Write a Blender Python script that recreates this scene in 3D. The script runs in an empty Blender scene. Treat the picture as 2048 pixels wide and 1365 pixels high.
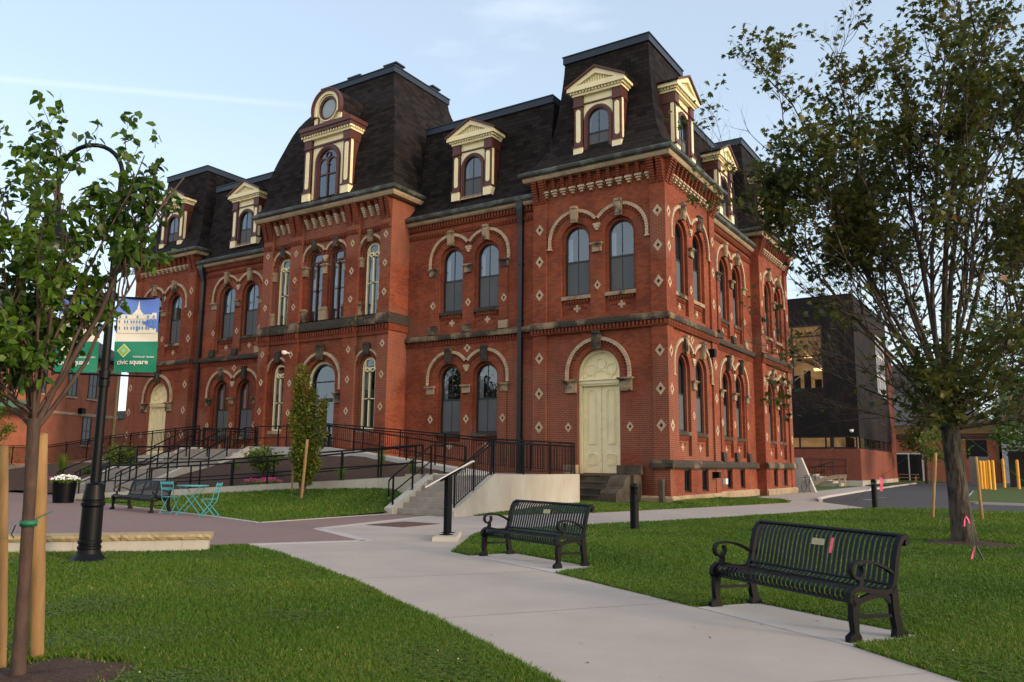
import bpy, math, random
import numpy as np
from mathutils import Matrix, Vector
R = math.radians
sc = bpy.context.scene
rng = random.Random(11)

# ------------------------------------------------------------------ camera
CAM = Vector((11.762, -29.6416, 1.5))
yaw, pitch, roll, FPX = -.573, .1532, .0099, 1594.3
fwd = Vector((math.sin(yaw)*math.cos(pitch), math.cos(yaw)*math.cos(pitch), math.sin(pitch)))
rt0 = Vector((math.cos(yaw), -math.sin(yaw), 0)); up0 = rt0.cross(fwd)
rt = rt0*math.cos(roll) + up0*math.sin(roll); up = -rt0*math.sin(roll) + up0*math.cos(roll)
cd = bpy.data.cameras.new("camera"); cam = bpy.data.objects.new("camera", cd)
sc.collection.objects.link(cam); sc.camera = cam
cam.matrix_world = Matrix(((rt.x, up.x, -fwd.x, CAM.x), (rt.y, up.y, -fwd.y, CAM.y), (rt.z, up.z, -fwd.z, CAM.z), (0, 0, 0, 1)))
cd.sensor_width = 36; cd.sensor_fit = 'HORIZONTAL'; cd.lens = FPX/2048*36
cd.clip_start = .1; cd.clip_end = 4000

# ------------------------------------------------------------------ light
SUN_EL, SUN_ROT = 13.0, 93.0
world = bpy.data.worlds.new("World"); sc.world = world; world.use_nodes = True
nt = world.node_tree; nt.nodes.clear()
def wn(t, **k):
    n = nt.nodes.new(t)
    for a, b in k.items(): setattr(n, a, b)
    return n
sky = wn('ShaderNodeTexSky', sky_type='NISHITA', sun_disc=False, sun_elevation=R(SUN_EL), sun_rotation=R(SUN_ROT), air_density=1.0, dust_density=.6, ozone_density=1.6)
tc = wn('ShaderNodeTexCoord'); mp = wn('ShaderNodeMapping'); mp.inputs['Scale'].default_value = (1.1, 2.2, 5.5)
mp.inputs['Rotation'].default_value = (0, 0, .5)
nz = wn('ShaderNodeTexNoise'); nz.inputs['Scale'].default_value = 1.5; nz.inputs['Detail'].default_value = 9; nz.inputs['Roughness'].default_value = .56
cr = wn('ShaderNodeMapRange'); cr.inputs[1].default_value = .38; cr.inputs[2].default_value = .72; cr.inputs[3].default_value = 0; cr.inputs[4].default_value = .75
mx = wn('ShaderNodeMix', data_type='RGBA')
sep = wn('ShaderNodeSeparateXYZ'); hz = wn('ShaderNodeMapRange'); hz.inputs[1].default_value = .0; hz.inputs[2].default_value = .42; hz.inputs[3].default_value = .9; hz.inputs[4].default_value = .45
mxx = wn('ShaderNodeMath', operation='MAXIMUM')
bg = wn('ShaderNodeBackground'); bg.inputs['Strength'].default_value = .13; wo = wn('ShaderNodeOutputWorld')
L = nt.links.new
L(tc.outputs['Generated'], mp.inputs['Vector']); L(mp.outputs[0], nz.inputs['Vector']); L(nz.outputs['Fac'], cr.inputs[0])
L(tc.outputs['Generated'], sep.inputs[0]); L(sep.outputs['Z'], hz.inputs[0])
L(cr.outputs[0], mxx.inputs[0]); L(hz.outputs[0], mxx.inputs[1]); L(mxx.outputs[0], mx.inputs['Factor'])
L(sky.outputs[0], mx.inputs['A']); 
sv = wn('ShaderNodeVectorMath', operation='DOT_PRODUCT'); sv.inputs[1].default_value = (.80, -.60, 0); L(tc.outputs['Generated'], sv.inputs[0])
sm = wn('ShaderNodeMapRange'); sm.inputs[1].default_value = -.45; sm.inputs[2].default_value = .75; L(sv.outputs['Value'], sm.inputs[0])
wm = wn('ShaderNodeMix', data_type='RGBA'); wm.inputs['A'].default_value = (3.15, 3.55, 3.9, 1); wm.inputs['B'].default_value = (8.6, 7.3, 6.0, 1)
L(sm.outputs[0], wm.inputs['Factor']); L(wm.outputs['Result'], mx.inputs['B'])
# a thin contrail, low in the left of the sky
cn = wn('ShaderNodeVectorMath', operation='DOT_PRODUCT'); cn.inputs[1].default_value = (-0.283483, 0.299297, -0.911076); L(tc.outputs['Generated'], cn.inputs[0])
ca = wn('ShaderNodeMath', operation='ABSOLUTE'); L(cn.outputs['Value'], ca.inputs[0])
cw = wn('ShaderNodeMapRange'); cw.inputs[1].default_value = 0; cw.inputs[2].default_value = .005; cw.inputs[3].default_value = 1; cw.inputs[4].default_value = 0; L(ca.outputs[0], cw.inputs[0])
cm = wn('ShaderNodeVectorMath', operation='DOT_PRODUCT'); cm.inputs[1].default_value = (-0.800137, 0.449858, 0.396747); L(tc.outputs['Generated'], cm.inputs[0])
ce = wn('ShaderNodeMapRange'); ce.inputs[1].default_value = .972; ce.inputs[2].default_value = .992; ce.inputs[3].default_value = 0; ce.inputs[4].default_value = .14; L(cm.outputs['Value'], ce.inputs[0])
cq = wn('ShaderNodeMath', operation='MULTIPLY'); L(cw.outputs[0], cq.inputs[0]); L(ce.outputs[0], cq.inputs[1])
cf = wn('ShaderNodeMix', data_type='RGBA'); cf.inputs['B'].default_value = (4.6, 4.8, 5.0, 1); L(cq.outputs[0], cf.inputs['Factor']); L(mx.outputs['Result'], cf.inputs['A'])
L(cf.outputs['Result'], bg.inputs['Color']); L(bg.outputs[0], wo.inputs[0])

sd = bpy.data.lights.new("sun", 'SUN'); sun = bpy.data.objects.new("sun", sd); sc.collection.objects.link(sun)
sd.energy = 1.4; sd.angle = R(11); sd.color = (1, .72, .48)
sdir = Vector((math.sin(R(SUN_ROT))*math.cos(R(SUN_EL)), math.cos(R(SUN_ROT))*math.cos(R(SUN_EL)), math.sin(R(SUN_EL))))
sun.rotation_euler = sdir.to_track_quat('Z', 'Y').to_euler(); sun.location = (60, -10, 40)
sc.view_settings.view_transform = 'Standard'; sc.view_settings.look = 'None'
sc.view_settings.exposure = 1.2; sc.view_settings.gamma = 1
sc.cycles.max_bounces = 6; sc.cycles.transparent_max_bounces = 12
sc.cycles.use_denoising = True

# ------------------------------------------------------------------ materials
class NT:
    def __init__(s, name):
        s.m = bpy.data.materials.new(name); s.m.use_nodes = True; s.t = s.m.node_tree
        s.b = s.t.nodes['Principled BSDF']; s.out = s.t.nodes['Material Output']
    def n(s, t, ins=None, **k):
        x = s.t.nodes.new(t)
        for a, b in k.items(): setattr(x, a, b)
        for a, b in (ins or {}).items():
            if hasattr(b, 'bl_idname') or isinstance(b, bpy.types.NodeSocket): s.t.links.new(b, x.inputs[a])
            else: x.inputs[a].default_value = b
        return x
    def l(s, a, b): s.t.links.new(a, b)
def c4(c): return (c[0], c[1], c[2], 1)
def mixc(N, fac, a, b, blend='MIX'):
    x = N.n('ShaderNodeMix', data_type='RGBA', blend_type=blend)
    for sock, v in (('Factor', fac), ('A', a), ('B', b)):
        if isinstance(v, bpy.types.NodeSocket): N.l(v, x.inputs[sock])
        elif sock == 'Factor': x.inputs[sock].default_value = v
        else: x.inputs[sock].default_value = c4(v)
    return x.outputs['Result']
def noise(N, scale, detail=4, rough=.55, coord='Object', stretch=None, vec=None):
    if vec is None:
        vec = N.n('ShaderNodeTexCoord').outputs[coord]
    if stretch: vec = N.n('ShaderNodeMapping', {'Vector': vec, 'Scale': stretch}).outputs[0]
    return N.n('ShaderNodeTexNoise', {'Vector': vec, 'Scale': scale, 'Detail': detail, 'Roughness': rough}).outputs['Fac']
def rmp(N, v, a, b, c=0., d=1.): return N.n('ShaderNodeMapRange', {0: v, 1: a, 2: b, 3: c, 4: d}).outputs[0]
def bump(N, h, strength=.3, dist=.02):
    N.l(N.n('ShaderNodeBump', {'Height': h, 'Strength': strength, 'Distance': dist}).outputs[0], N.b.inputs['Normal'])
def simple(name, col, rough=.6, var=.25, scale=3, metal=0, col2=None, bmp=0, spec=.5, detail=5, stretch=None, lo=.3, hi=.7):
    N = NT(name)
    f = rmp(N, noise(N, scale, detail, stretch=stretch), lo, hi)
    c2 = col2 or tuple(x*(1-var) for x in col)
    N.l(mixc(N, f, col, c2), N.b.inputs['Base Color'])
    N.b.inputs['Roughness'].default_value = rough; N.b.inputs['Metallic'].default_value = metal
    N.b.inputs['Specular IOR Level'].default_value = spec
    if bmp: bump(N, f, bmp)
    return N.m
def brick_mat(name, c1, c2, mortar, bw=.23, rh=.08, pale=None, shade=(.62, .53, .57), sc1=.5):
    N = NT(name); uv = N.n('ShaderNodeTexCoord').outputs['UV']
    b = N.n('ShaderNodeTexBrick', {'Vector': uv, 'Color1': c4(c1), 'Color2': c4(c2), 'Mortar': c4(mortar), 'Scale': 1., 'Mortar Size': .007, 'Mortar Smooth': .4, 'Bias': -.1, 'Brick Width': bw, 'Row Height': rh})
    b.offset = .5
    f = rmp(N, noise(N, sc1, 5, .6), .35, .68)
    col = mixc(N, f, b.outputs['Color'], shade, 'MULTIPLY')
    if pale:   # repointed patches with light mortar
        b2 = N.n('ShaderNodeTexBrick', {'Vector': uv, 'Color1': c4(tuple(x*.75 for x in c1)), 'Color2': c4(c2), 'Mortar': c4(pale), 'Scale': 1., 'Mortar Size': .011, 'Mortar Smooth': .3, 'Brick Width': bw, 'Row Height': rh})
        g = rmp(N, noise(N, .16, 2, .4), .5, .54)
        col = mixc(N, g, col, b2.outputs['Color'])
    s = rmp(N, noise(N, 1.3, 8, .7, stretch=(1, 1, .35)), .48, .82, 0, .62)
    col = mixc(N, s, col, (.06, .028, .022))
    N.l(col, N.b.inputs['Base Color']); N.b.inputs['Roughness'].default_value = .85; N.b.inputs['Specular IOR Level'].default_value = .22
    bump(N, b.outputs['Fac'], -.35, .01)
    return N.m
def stone_mat(name, c1, c2, thr=(.42, .6), scale=.8):
    N = NT(name)
    f = rmp(N, noise(N, scale, 9, .62), thr[0], thr[1])
    g = noise(N, 14, 5)
    col = mixc(N, f, c1, c2); col = mixc(N, rmp(N, g, .3, .7, 0, .45), col, (.1, .085, .06))
    N.l(col, N.b.inputs['Base Color']); N.b.inputs['Roughness'].default_value = .9
    bump(N, g, .4, .015)
    return N.m
M = {}
M['brick'] = brick_mat('brick', (.305, .078, .033), (.175, .047, .026), (.19, .09, .06), pale=(.25, .145, .11))
M['brick_trim'] = brick_mat('brick_trim', (.245, .064, .028), (.19, .048, .023), (.09, .035, .025), .2, .08)
M['stone_dark'] = stone_mat('weathered_stone', (.28, .21, .13), (.016, .013, .011), (.34, .47), .6)
M['stone'] = stone_mat('sandstone', (.40, .31, .20), (.16, .12, .08), (.45, .75), 1.2)
M['coping'] = stone_mat('coping_sandstone', (.42, .34, .19), (.30, .23, .12), (.4, .7), 3)
M['stone_block'] = stone_mat('sandstone_black_top', (.36, .27, .17), (.02, .017, .015), (.47, .58), 1.3)
M['stone_black'] = stone_mat('sooty_stone', (.075, .062, .042), (.014, .012, .010), (.35, .62), 1.5)
M['leaf_bg'] = None
M['cream_stone'] = simple('cream_stone', (.53, .41, .28), .8, .4, 4)
M['cream'] = simple('cream_paint', (.84, .77, .49), .5, .12, 3)
M['cream_dark'] = simple('cream_recess', (.52, .44, .22), .6, .15, 8)
M['maroon'] = simple('maroon_paint', (.085, .021, .015), .5, .2, 3)
M['window_black'] = simple('black_window_frame', (.012, .013, .016), .4, .2, 3)
M['metal_cap'] = simple('blue_black_metal', (.012, .026, .050), .42, .25, 1.5, spec=.35)
M['copper'] = simple('weathered_copper', (.03, .032, .03), .55, 0, 2.2, col2=(.10, .145, .125), detail=8, lo=.46, hi=.72)
M['downspout'] = simple('downspout_metal', (.007, .010, .015), .42, .2, 2)
M['screen'] = simple('window_screen', (.085, .098, .112), .7, .15, 1.2)
M['blind'] = simple('blind', (.085, .088, .09), .8, .1, 2)
M['reveal_white'] = simple('white_shutter', (.55, .55, .53), .6, .05, 2)
M['dark'] = simple('dark_room', (.012, .012, .013), .9, .1, 2)
def shingle_mat():
    N = NT('shingles'); uv = N.n('ShaderNodeTexCoord').outputs['UV']
    b = N.n('ShaderNodeTexBrick', {'Vector': uv, 'Color1': c4((.022, .0185, .0195)), 'Color2': c4((.0058, .0048, .0052)), 'Mortar': c4((.0018, .0015, .0016)), 'Scale': 1., 'Mortar Size': .012, 'Mortar Smooth': .3, 'Bias': 0., 'Brick Width': .42, 'Row Height': .2})
    f = rmp(N, noise(N, 1.6, 8, .75), .45, .8, 0, .5)
    N.l(mixc(N, f, b.outputs['Color'], (.022, .017, .0165)), N.b.inputs['Base Color']); N.b.inputs['Roughness'].default_value = .85; N.b.inputs['Specular IOR Level'].default_value = .12
    bump(N, b.outputs['Fac'], -.5, .015)
    return N.m
M['shingle'] = shingle_mat()
def glass_mat(name, refl=2.4, tint=(.55, .6, .65)):
    N = NT(name); N.t.nodes.remove(N.b)
    lw = N.n('ShaderNodeLayerWeight', {'Blend': .5}); p5 = N.n('ShaderNodeMath', {0: lw.outputs['Facing'], 1: 4.0}, operation='POWER')
    f0 = ((refl-1)/(refl+1))**2; fr = N.n('ShaderNodeMapRange', {0: p5.outputs[0], 1: 0., 2: 1., 3: f0, 4: .95}); tr = N.n('ShaderNodeBsdfTransparent', {'Color': c4(tint)})
    nb = N.n('ShaderNodeBump', {'Height': noise(N, 1.6, 2), 'Strength': .07, 'Distance': .05})
    gl = N.n('ShaderNodeBsdfGlossy', {'Color': (.72, .86, 1, 1), 'Roughness': .015, 'Normal': nb.outputs[0]})
    mxs = N.n('ShaderNodeMixShader', {'Fac': fr.outputs[0]}); N.l(tr.outputs[0], mxs.inputs[1]); N.l(gl.outputs[0], mxs.inputs[2])
    N.l(mxs.outputs[0], N.out.inputs['Surface']); return N.m
M['glass'] = glass_mat('window_glass', 2.25)
def ground_mat(name, c1, c2, scale, c3=None, bmp=.2, fine=60, rough=.9):
    N = NT(name)
    f = rmp(N, noise(N, scale, 6, .6), .3, .7); g = noise(N, fine, 3)
    col = mixc(N, f, c1, c2); col = mixc(N, rmp(N, g, .35, .65, 0, .4), col, c3 or tuple(x*.55 for x in c1))
    N.l(col, N.b.inputs['Base Color']); N.b.inputs['Roughness'].default_value = rough; N.b.inputs['Specular IOR Level'].default_value = .25
    bump(N, g, bmp, .02); return N.m
M['grass'] = ground_mat('grass_ground', (.045, .085, .014), (.07, .11, .022), .5, (.03, .05, .012), .5, 25)
M['concrete'] = ground_mat('path_concrete', (.41, .375, .35), (.33, .305, .285), .9, (.30, .27, .25), .08, 120, .85)
M['concrete_new'] = ground_mat('pad_concrete', (.44, .43, .42), (.39, .38, .37), 1.2, (.36, .35, .34), .08, 120, .85)
M['asphalt'] = ground_mat('asphalt', (.055, .055, .06), (.04, .04, .044), .4, (.075, .075, .08), .2, 150, .8)
M['mulch'] = ground_mat('mulch', (.06, .036, .027), (.03, .019, .015), 6, (.12, .078, .06), 1., 45)
def paver_mat():
    N = NT('brick_pavers'); uv = N.n('ShaderNodeTexCoord').outputs['UV']
    rr = N.n('ShaderNodeMapping', {'Vector': uv, 'Rotation': (0, 0, .3)}).outputs[0]
    b = N.n('ShaderNodeTexBrick', {'Vector': rr, 'Color1': c4((.235, .125, .115)), 'Color2': c4((.165, .125, .125)), 'Mortar': c4((.13, .10, .095)), 'Scale': 1., 'Mortar Size': .006, 'Mortar Smooth': .3, 'Brick Width': .21, 'Row Height': .105})
    f = rmp(N, noise(N, .6, 5), .35, .7)
    N.l(mixc(N, f, b.outputs['Color'], (.19, .14, .135)), N.b.inputs['Base Color']); N.b.inputs['Roughness'].default_value = .85
    bump(N, b.outputs['Fac'], -.2, .01); return N.m
M['paver'] = paver_mat()
def wallconc():
    N = NT('board_formed_concrete'); tc = N.n('ShaderNodeTexCoord').outputs['UV']
    sp = N.n('ShaderNodeSeparateXYZ', {0: tc})
    md = N.n('ShaderNodeMath', {0: sp.outputs['X'], 1: .62}, operation='PINGPONG').outputs[0]
    line = rmp(N, md, 0, .012, 1, 0)
    f = rmp(N, noise(N, 1.1, 9, .68, stretch=(1, 1, .4)), .35, .72)
    col = mixc(N, f, (.43, .43, .385), (.32, .295, .25)); col = mixc(N, rmp(N, noise(N, 6, 9, .75), .58, .75, 0, .7), col, (.16, .12, .09))
    col = mixc(N, N.n('ShaderNodeMath', {0: line, 1: .45}, operation='MULTIPLY').outputs[0], col, (.2, .17, .13))
    N.l(col, N.b.inputs['Base Color']); N.b.inputs['Roughness'].default_value = .88; bump(N, f, .15, .02); return N.m
M['wallconc'] = wallconc()
M['stepconc'] = simple('step_concrete', (.33, .30, .265), .9, .3, 2.5, bmp=.2)
M['black_metal'] = simple('black_painted_metal', (.0015, .0028, .0045), .45, .2, 4, spec=.18)
M['bench_metal'] = simple('bench_powder_coat', (.0015, .004, .009), .36, .2, 5, spec=.22)
M['bark'] = simple('bark', (.085, .066, .05), .9, 0, 13, col2=(.015, .012, .009), lo=.42, hi=.6, bmp=1, stretch=(1, 1, .25), detail=8)
M['bark_young'] = simple('young_bark', (.082, .047, .034), .75, 0, 12, col2=(.03, .018, .015), bmp=.5, stretch=(1, 1, .3), detail=8)
M['wood'] = simple('stake_wood', (.36, .225, .09), .8, 0, 11, col2=(.20, .115, .045), bmp=.3, stretch=(1, 1, .08), detail=8)
M['teal'] = simple('turquoise_paint', (.07, .36, .42), .45, .15, 5)
M['white'] = simple('white_plastic', (.7, .7, .7), .5, .05, 5)
M['pink'] = simple('pink_ribbon', (.85, .12, .28), .6, .1, 8)
M['green_strap'] = simple('green_strap', (.01, .16, .085), .6, .3, 12)
M['yellow'] = simple('yellow_paint', (.72, .36, .02), .55, .12, 3)
M['plaque'] = simple('brass_plaque', (.45, .41, .28), .4, .2, 60)
M['orange'] = simple('orange_plastic', (.8, .12, .03), .5, .1, 5)
def leaf_mat(name, cols, trans=.35, rough=.45):
    N = NT(name)
    oi = N.n('ShaderNodeAttribute', attribute_name='rnd').outputs['Fac']
    r = N.n('ShaderNodeValToRGB', {0: oi}); cr = r.color_ramp
    for i, c in enumerate(cols):
        e = cr.elements[i] if i < 2 else cr.elements.new(.5)
        e.position = i/(len(cols)-1); e.color = c4(c)
    for i, c in enumerate(cols): cr.elements[i].color = c4(c)
    N.l(r.outputs[0], N.b.inputs['Base Color']); N.b.inputs['Roughness'].default_value = rough; N.b.inputs['Specular IOR Level'].default_value = .35
    tl = N.n('ShaderNodeBsdfTranslucent'); N.l(r.outputs[0], tl.inputs[0])
    ms = N.n('ShaderNodeMixShader', {0: trans}); N.l(N.b.outputs[0], ms.inputs[1]); N.l(tl.outputs[0], ms.inputs[2]); N.l(ms.outputs[0], N.out.inputs[0])
    return N.m
M['leaf_pear'] = leaf_mat('pear_leaves', [(.032, .078, .010), (.075, .15, .014), (.13, .22, .02), (.24, .33, .04)])
M['leaf_maple'] = leaf_mat('bronze_maple_leaves', [(.024, .044, .012), (.065, .088, .018), (.14, .13, .026), (.20, .085, .03)], .45)
M['leaf_green'] = leaf_mat('bright_green_leaves', [(.07, .13, .018), (.12, .20, .022), (.20, .28, .035), (.30, .34, .06)], .45)
M['leaf_bg'] = leaf_mat('background_leaves', [(.04, .075, .015), (.07, .12, .02), (.11, .17, .028), (.16, .20, .045)], .4)
M['leaf_horn'] = leaf_mat('columnar_leaves', [(.07, .10, .014), (.13, .17, .02), (.21, .23, .03), (.32, .22, .035)])
M['leaf_shrub'] = leaf_mat('shrub_leaves', [(.05, .10, .014), (.10, .17, .022), (.18, .24, .035), (.34, .30, .06)])
M['blade'] = leaf_mat('grass_blades', [(.034, .086, .009), (.074, .160, .013), (.135, .215, .020), (.30, .27, .08)], .35, .5)
M['petal_white'] = simple('white_petals', (.75, .75, .72), .6, .1, 9)
M['petal_pink'] = simple('pink_petals', (.4, .02, .14), .6, .3, 9)

# ------------------------------------------------------------------ mesh builder
class MB:
    def __init__(s, T=None): s.v = []; s.f = []; s.mi = []; s.T = T
    def face(s, pts, m=0):
        i = len(s.v); s.v += [tuple(p) for p in pts]; s.f.append(tuple(range(i, i+len(pts)))); s.mi.append(m)
    def mesh(s, vs, fs, m=0):
        i = len(s.v); s.v += [tuple(p) for p in vs]
        for f in fs: s.f.append(tuple(i+k for k in f)); s.mi.append(m)
    def box(s, x0, x1, y0, y1, z0, z1, m=0):
        vs = [(x, y, z) for z in (z0, z1) for y in (y0, y1) for x in (x0, x1)]
        s.mesh(vs, [(0, 1, 3, 2), (4, 6, 7, 5), (0, 4, 5, 1), (2, 3, 7, 6), (0, 2, 6, 4), (1, 5, 7, 3)], m)
    def bev(s, x0, x1, y0, y1, z0, z1, b, m=0):   # box with chamfered vertical and top edges
        P = [(x0+b, y0), (x1-b, y0), (x1, y0+b), (x1, y1-b), (x1-b, y1), (x0+b, y1), (x0, y1-b), (x0, y0+b)]
        cx, cy = (x0+x1)/2, (y0+y1)/2
        sh = lambda k: [(cx+(x-cx)*(1-k*2/(x1-x0)), cy+(y-cy)*(1-k*2/(y1-y0))) for x, y in P]
        s.loft([[(x, y, z0) for x, y in P], [(x, y, z1-b) for x, y in P], [(x, y, z1) for x, y in sh(b)]], m=m, caps=True)
    def loft(s, rings, m=0, caps=False, closed=True):
        n = len(rings[0]); i = len(s.v)
        for r in rings: s.v += [tuple(p) for p in r]
        for a in range(len(rings)-1):
            for k in range(n if closed else n-1):
                k2 = (k+1) % n
                s.f.append((i+a*n+k, i+a*n+k2, i+(a+1)*n+k2, i+(a+1)*n+k)); s.mi.append(m)
        if caps:
            s.f.append(tuple(i+k for k in range(n))[::-1]); s.mi.append(m)
            s.f.append(tuple(i+(len(rings)-1)*n+k for k in range(n))); s.mi.append(m)
    def prism(s, poly, y0, y1, m=0, plane='xz'):
        if plane == 'xz': a = [(x, y0, z) for x, z in poly]; b = [(x, y1, z) for x, z in poly]
        elif plane == 'yz': a = [(y0, x, z) for x, z in poly]; b = [(y1, x, z) for x, z in poly]
        else: a = [(x, z, y0) for x, z in poly]; b = [(x, z, y1) for x, z in poly]
        s.loft([a, b], m=m, caps=True)
    def tube(s, path, r, n=8, m=0, caps=True):
        P = [Vector(p) for p in path]; rr = r if isinstance(r, (list, tuple)) else [r]*len(P)
        rings = []; pa = None
        for i, p in enumerate(P):
            t = (P[min(i+1, len(P)-1)]-P[max(i-1, 0)])
            if t.length < 1e-9: t = Vector((0, 0, 1))
            t.normalize()
            if pa is None:
                a = t.orthogonal().normalized()
            else:
                a = pa - t*pa.dot(t)
                a = a.normalized() if a.length > 1e-6 else t.orthogonal().normalized()
            pa = a; b = t.cross(a)
            rings.append([p+(a*math.cos(q)+b*math.sin(q))*rr[i] for q in [2*math.pi*k/n for k in range(n)]])
        s.loft(rings, m=m, caps=caps)
    def bar(s, p, q, w, h, m=0):      # rectangular bar, w sideways (horizontal), h the other way
        p, q = Vector(p), Vector(q); t = (q-p).normalized()
        a = t.cross(Vector((0, 0, 1)))
        a = a.normalized() if a.length > 1e-4 else Vector((1, 0, 0))
        b = a.cross(t)
        s.loft([[c+a*i*w/2+b*j*h/2 for i, j in ((-1, -1), (1, -1), (1, 1), (-1, 1))] for c in (p, q)], m=m, caps=True)
    def strip(s, prof, x0, x1, th, m=0):   # profile [(y,z)] thick ribbon extruded in x
        n = len(prof); nor = []
        for i in range(n):
            a = prof[max(i-1, 0)]; b = prof[min(i+1, n-1)]; d = math.hypot(b[0]-a[0], b[1]-a[1]) or 1
            nor.append((-(b[1]-a[1])/d, (b[0]-a[0])/d))
        rings = [[(x0, y+nx*th/2, z+nz_*th/2), (x1, y+nx*th/2, z+nz_*th/2), (x1, y-nx*th/2, z-nz_*th/2), (x0, y-nx*th/2, z-nz_*th/2)] for (y, z), (nx, nz_) in zip(prof, nor)]
        s.loft(rings, m=m, caps=True)
    def lathe(s, prof, cx=0, cy=0, n=24, m=0, z0=0):
        s.loft([[(cx+r*math.cos(2*math.pi*k/n), cy+r*math.sin(2*math.pi*k/n), z0+z) for k in range(n)] for r, z in prof], m=m, caps=True)
    def build(s, name, mats, parent=None, org=(0, 0, 0), smooth=False, uvo=(0, 0)):
        if not isinstance(mats, (list, tuple)): mats = [mats]
        T = s.T; vs = [T(*p) for p in s.v] if T else s.v
        V = np.array(vs, dtype=np.float64).reshape(-1, 3)
        me = bpy.data.meshes.new(name)
        me.from_pydata((V-np.array(org)).tolist(), [], s.f)
        for mm in mats: me.materials.append(M[mm] if isinstance(mm, str) else mm)
        me.polygons.foreach_set('material_index', s.mi)
        if smooth: me.polygons.foreach_set('use_smooth', [True]*len(s.f))
        uvl = me.uv_layers.new(name='UVMap'); me.update()
        nl = len(me.loops); li = np.zeros(nl, dtype=np.int32); me.loops.foreach_get('vertex_index', li)
        npoly = len(me.polygons); N = np.zeros(npoly*3); me.polygons.foreach_get('normal', N); N = N.reshape(-1, 3)
        tot = np.zeros(npoly, dtype=np.int32); me.polygons.foreach_get('loop_total', tot)
        NL = np.repeat(N, tot, axis=0); P = V[li]; A = np.abs(NL)
        U = np.where(A[:, 0] > A[:, 1], P[:, 1], P[:, 0]); W = P[:, 2].copy()
        hzn = A[:, 2] > .8; U = np.where(hzn, P[:, 0], U); W = np.where(hzn, P[:, 1], W)
        uvl.data.foreach_set('uv', np.stack([U+uvo[0], W+uvo[1]], 1).ravel())
        o = bpy.data.objects.new(name, me); sc.collection.objects.link(o)
        if parent: o.parent = parent
        elif tuple(org) != (0, 0, 0): o.location = org
        return o
def tag(o, label=None, cat=None, group=None, kind=None):
    if label: o['label'] = label
    if cat: o['category'] = cat
    if group: o['group'] = group
    if kind: o['kind'] = kind
    return o
def empty(name, loc, label, cat, group=None, rz=0):
    o = bpy.data.objects.new(name, None); sc.collection.objects.link(o)
    o.location = loc; o.rotation_euler = (0, 0, rz); o.empty_display_size = .3
    return tag(o, label, cat, group)
def kids(o): return [c for c in bpy.data.objects if c.parent == o]
def copy_tree(o, parent=None):
    ch = kids(o); c = o.copy(); sc.collection.objects.link(c)
    if parent: c.parent = parent
    for k in ch: copy_tree(k, c)
    return c
# ================================================================== the brick building
W, TW, XC = 36.8, 6.28, -18.4
ORG = (XC, 0, 0)
root = empty('brick_building', ORG, 'long red brick Victorian hall with black mansard roofs, cream dormers and pale arch trim', 'building')
def front(y0): return lambda u, d, z: (u, y0-d, z)
def side(x0): return lambda u, d, z: (x0+d, u, z)
def part(mb, name, mats, parent=None, smooth=False): return mb.build(name, mats, parent or root, ORG, smooth)
def arc(c, r, zs, n=16, a0=180., a1=0.): return [(c+r*math.cos(R(a0+(a1-a0)*i/n)), zs+r*math.sin(R(a0+(a1-a0)*i/n))) for i in range(n+1)]
def wall_layer(mb, u0, u1, z0, z1, d, th, ops=(), m=0):
    x = u0
    def q(a, b, c, e):
        if b-a > 1e-4 and e-c > 1e-4: mb.face([(a, d, c), (b, d, c), (b, d, e), (a, d, e)], m)
    for (c, r, zb, zs, ar) in ops:
        a, b = c-r, c+r
        q(x, a, z0, z1); q(a, b, z0, zb)
        if ar:
            P = arc(c, r, zs)
            for p, t in zip(P[:-1], P[1:]):
                mb.face([(p[0], d, p[1]), (t[0], d, t[1]), (t[0], d, z1), (p[0], d, z1)], m)
                mb.face([(p[0], d, p[1]), (p[0], d-th, p[1]), (t[0], d-th, t[1]), (t[0], d, t[1])], m)
        else:
            q(a, b, zs, z1); mb.face([(a, d, zs), (a, d-th, zs), (b, d-th, zs), (b, d, zs)], m)
        mb.face([(a, d, zb), (a, d-th, zb), (a, d-th, zs), (a, d, zs)], m)
        mb.face([(b, d, zb), (b, d, zs), (b, d-th, zs), (b, d-th, zb)], m)
        mb.face([(a, d, zb), (b, d, zb), (b, d-th, zb), (a, d-th, zb)], m)
        x = b
    q(x, u1, z0, z1)
def ubox(mb, u0, u1, z0, z1, d0, d1, m=0): mb.box(u0, u1, d0, d1, z0, z1, m)
def ring(mb, out, inn, d0, d1, m=0, closed=False):
    n = len(out)
    for i in range(n if closed else n-1):
        j = (i+1) % n
        a, b, c, e = out[i], out[j], inn[j], inn[i]
        mb.face([(a[0], d1, a[1]), (b[0], d1, b[1]), (c[0], d1, c[1]), (e[0], d1, e[1])], m)
        mb.face([(a[0], d0, a[1]), (a[0], d1, a[1]), (b[0], d1, b[1]), (b[0], d0, b[1])][::-1], m)
        mb.face([(e[0], d0, e[1]), (e[0], d1, e[1]), (c[0], d1, c[1]), (c[0], d0, c[1])], m)
    if not closed:
        for k in (0, n-1):
            a, e = out[k], inn[k]; mb.face([(a[0], d0, a[1]), (a[0], d1, a[1]), (e[0], d1, e[1]), (e[0], d0, e[1])], m)
def apath(c, r, zb, zs, n=16): return [(c-r, zb)]+arc(c, r, zs, n)+[(c+r, zb)]
def diamond(mb, u, z, s, d, mc=1, md=2, flip=False):
    o = [(u, z+s), (u-s*.78, z), (u, z-s), (u+s*.78, z)]; k = .42
    i = [(u+(a-u)*k, z+(b-z)*k) for a, b in o]
    ring(mb, o, i, d, d+.012, mc, True)
    k2 = .3 if not flip else .15
    mb.face([(u+(a-u)*k2, d+.004, z+(b-z)*k2) for a, b in o], md)
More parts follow.
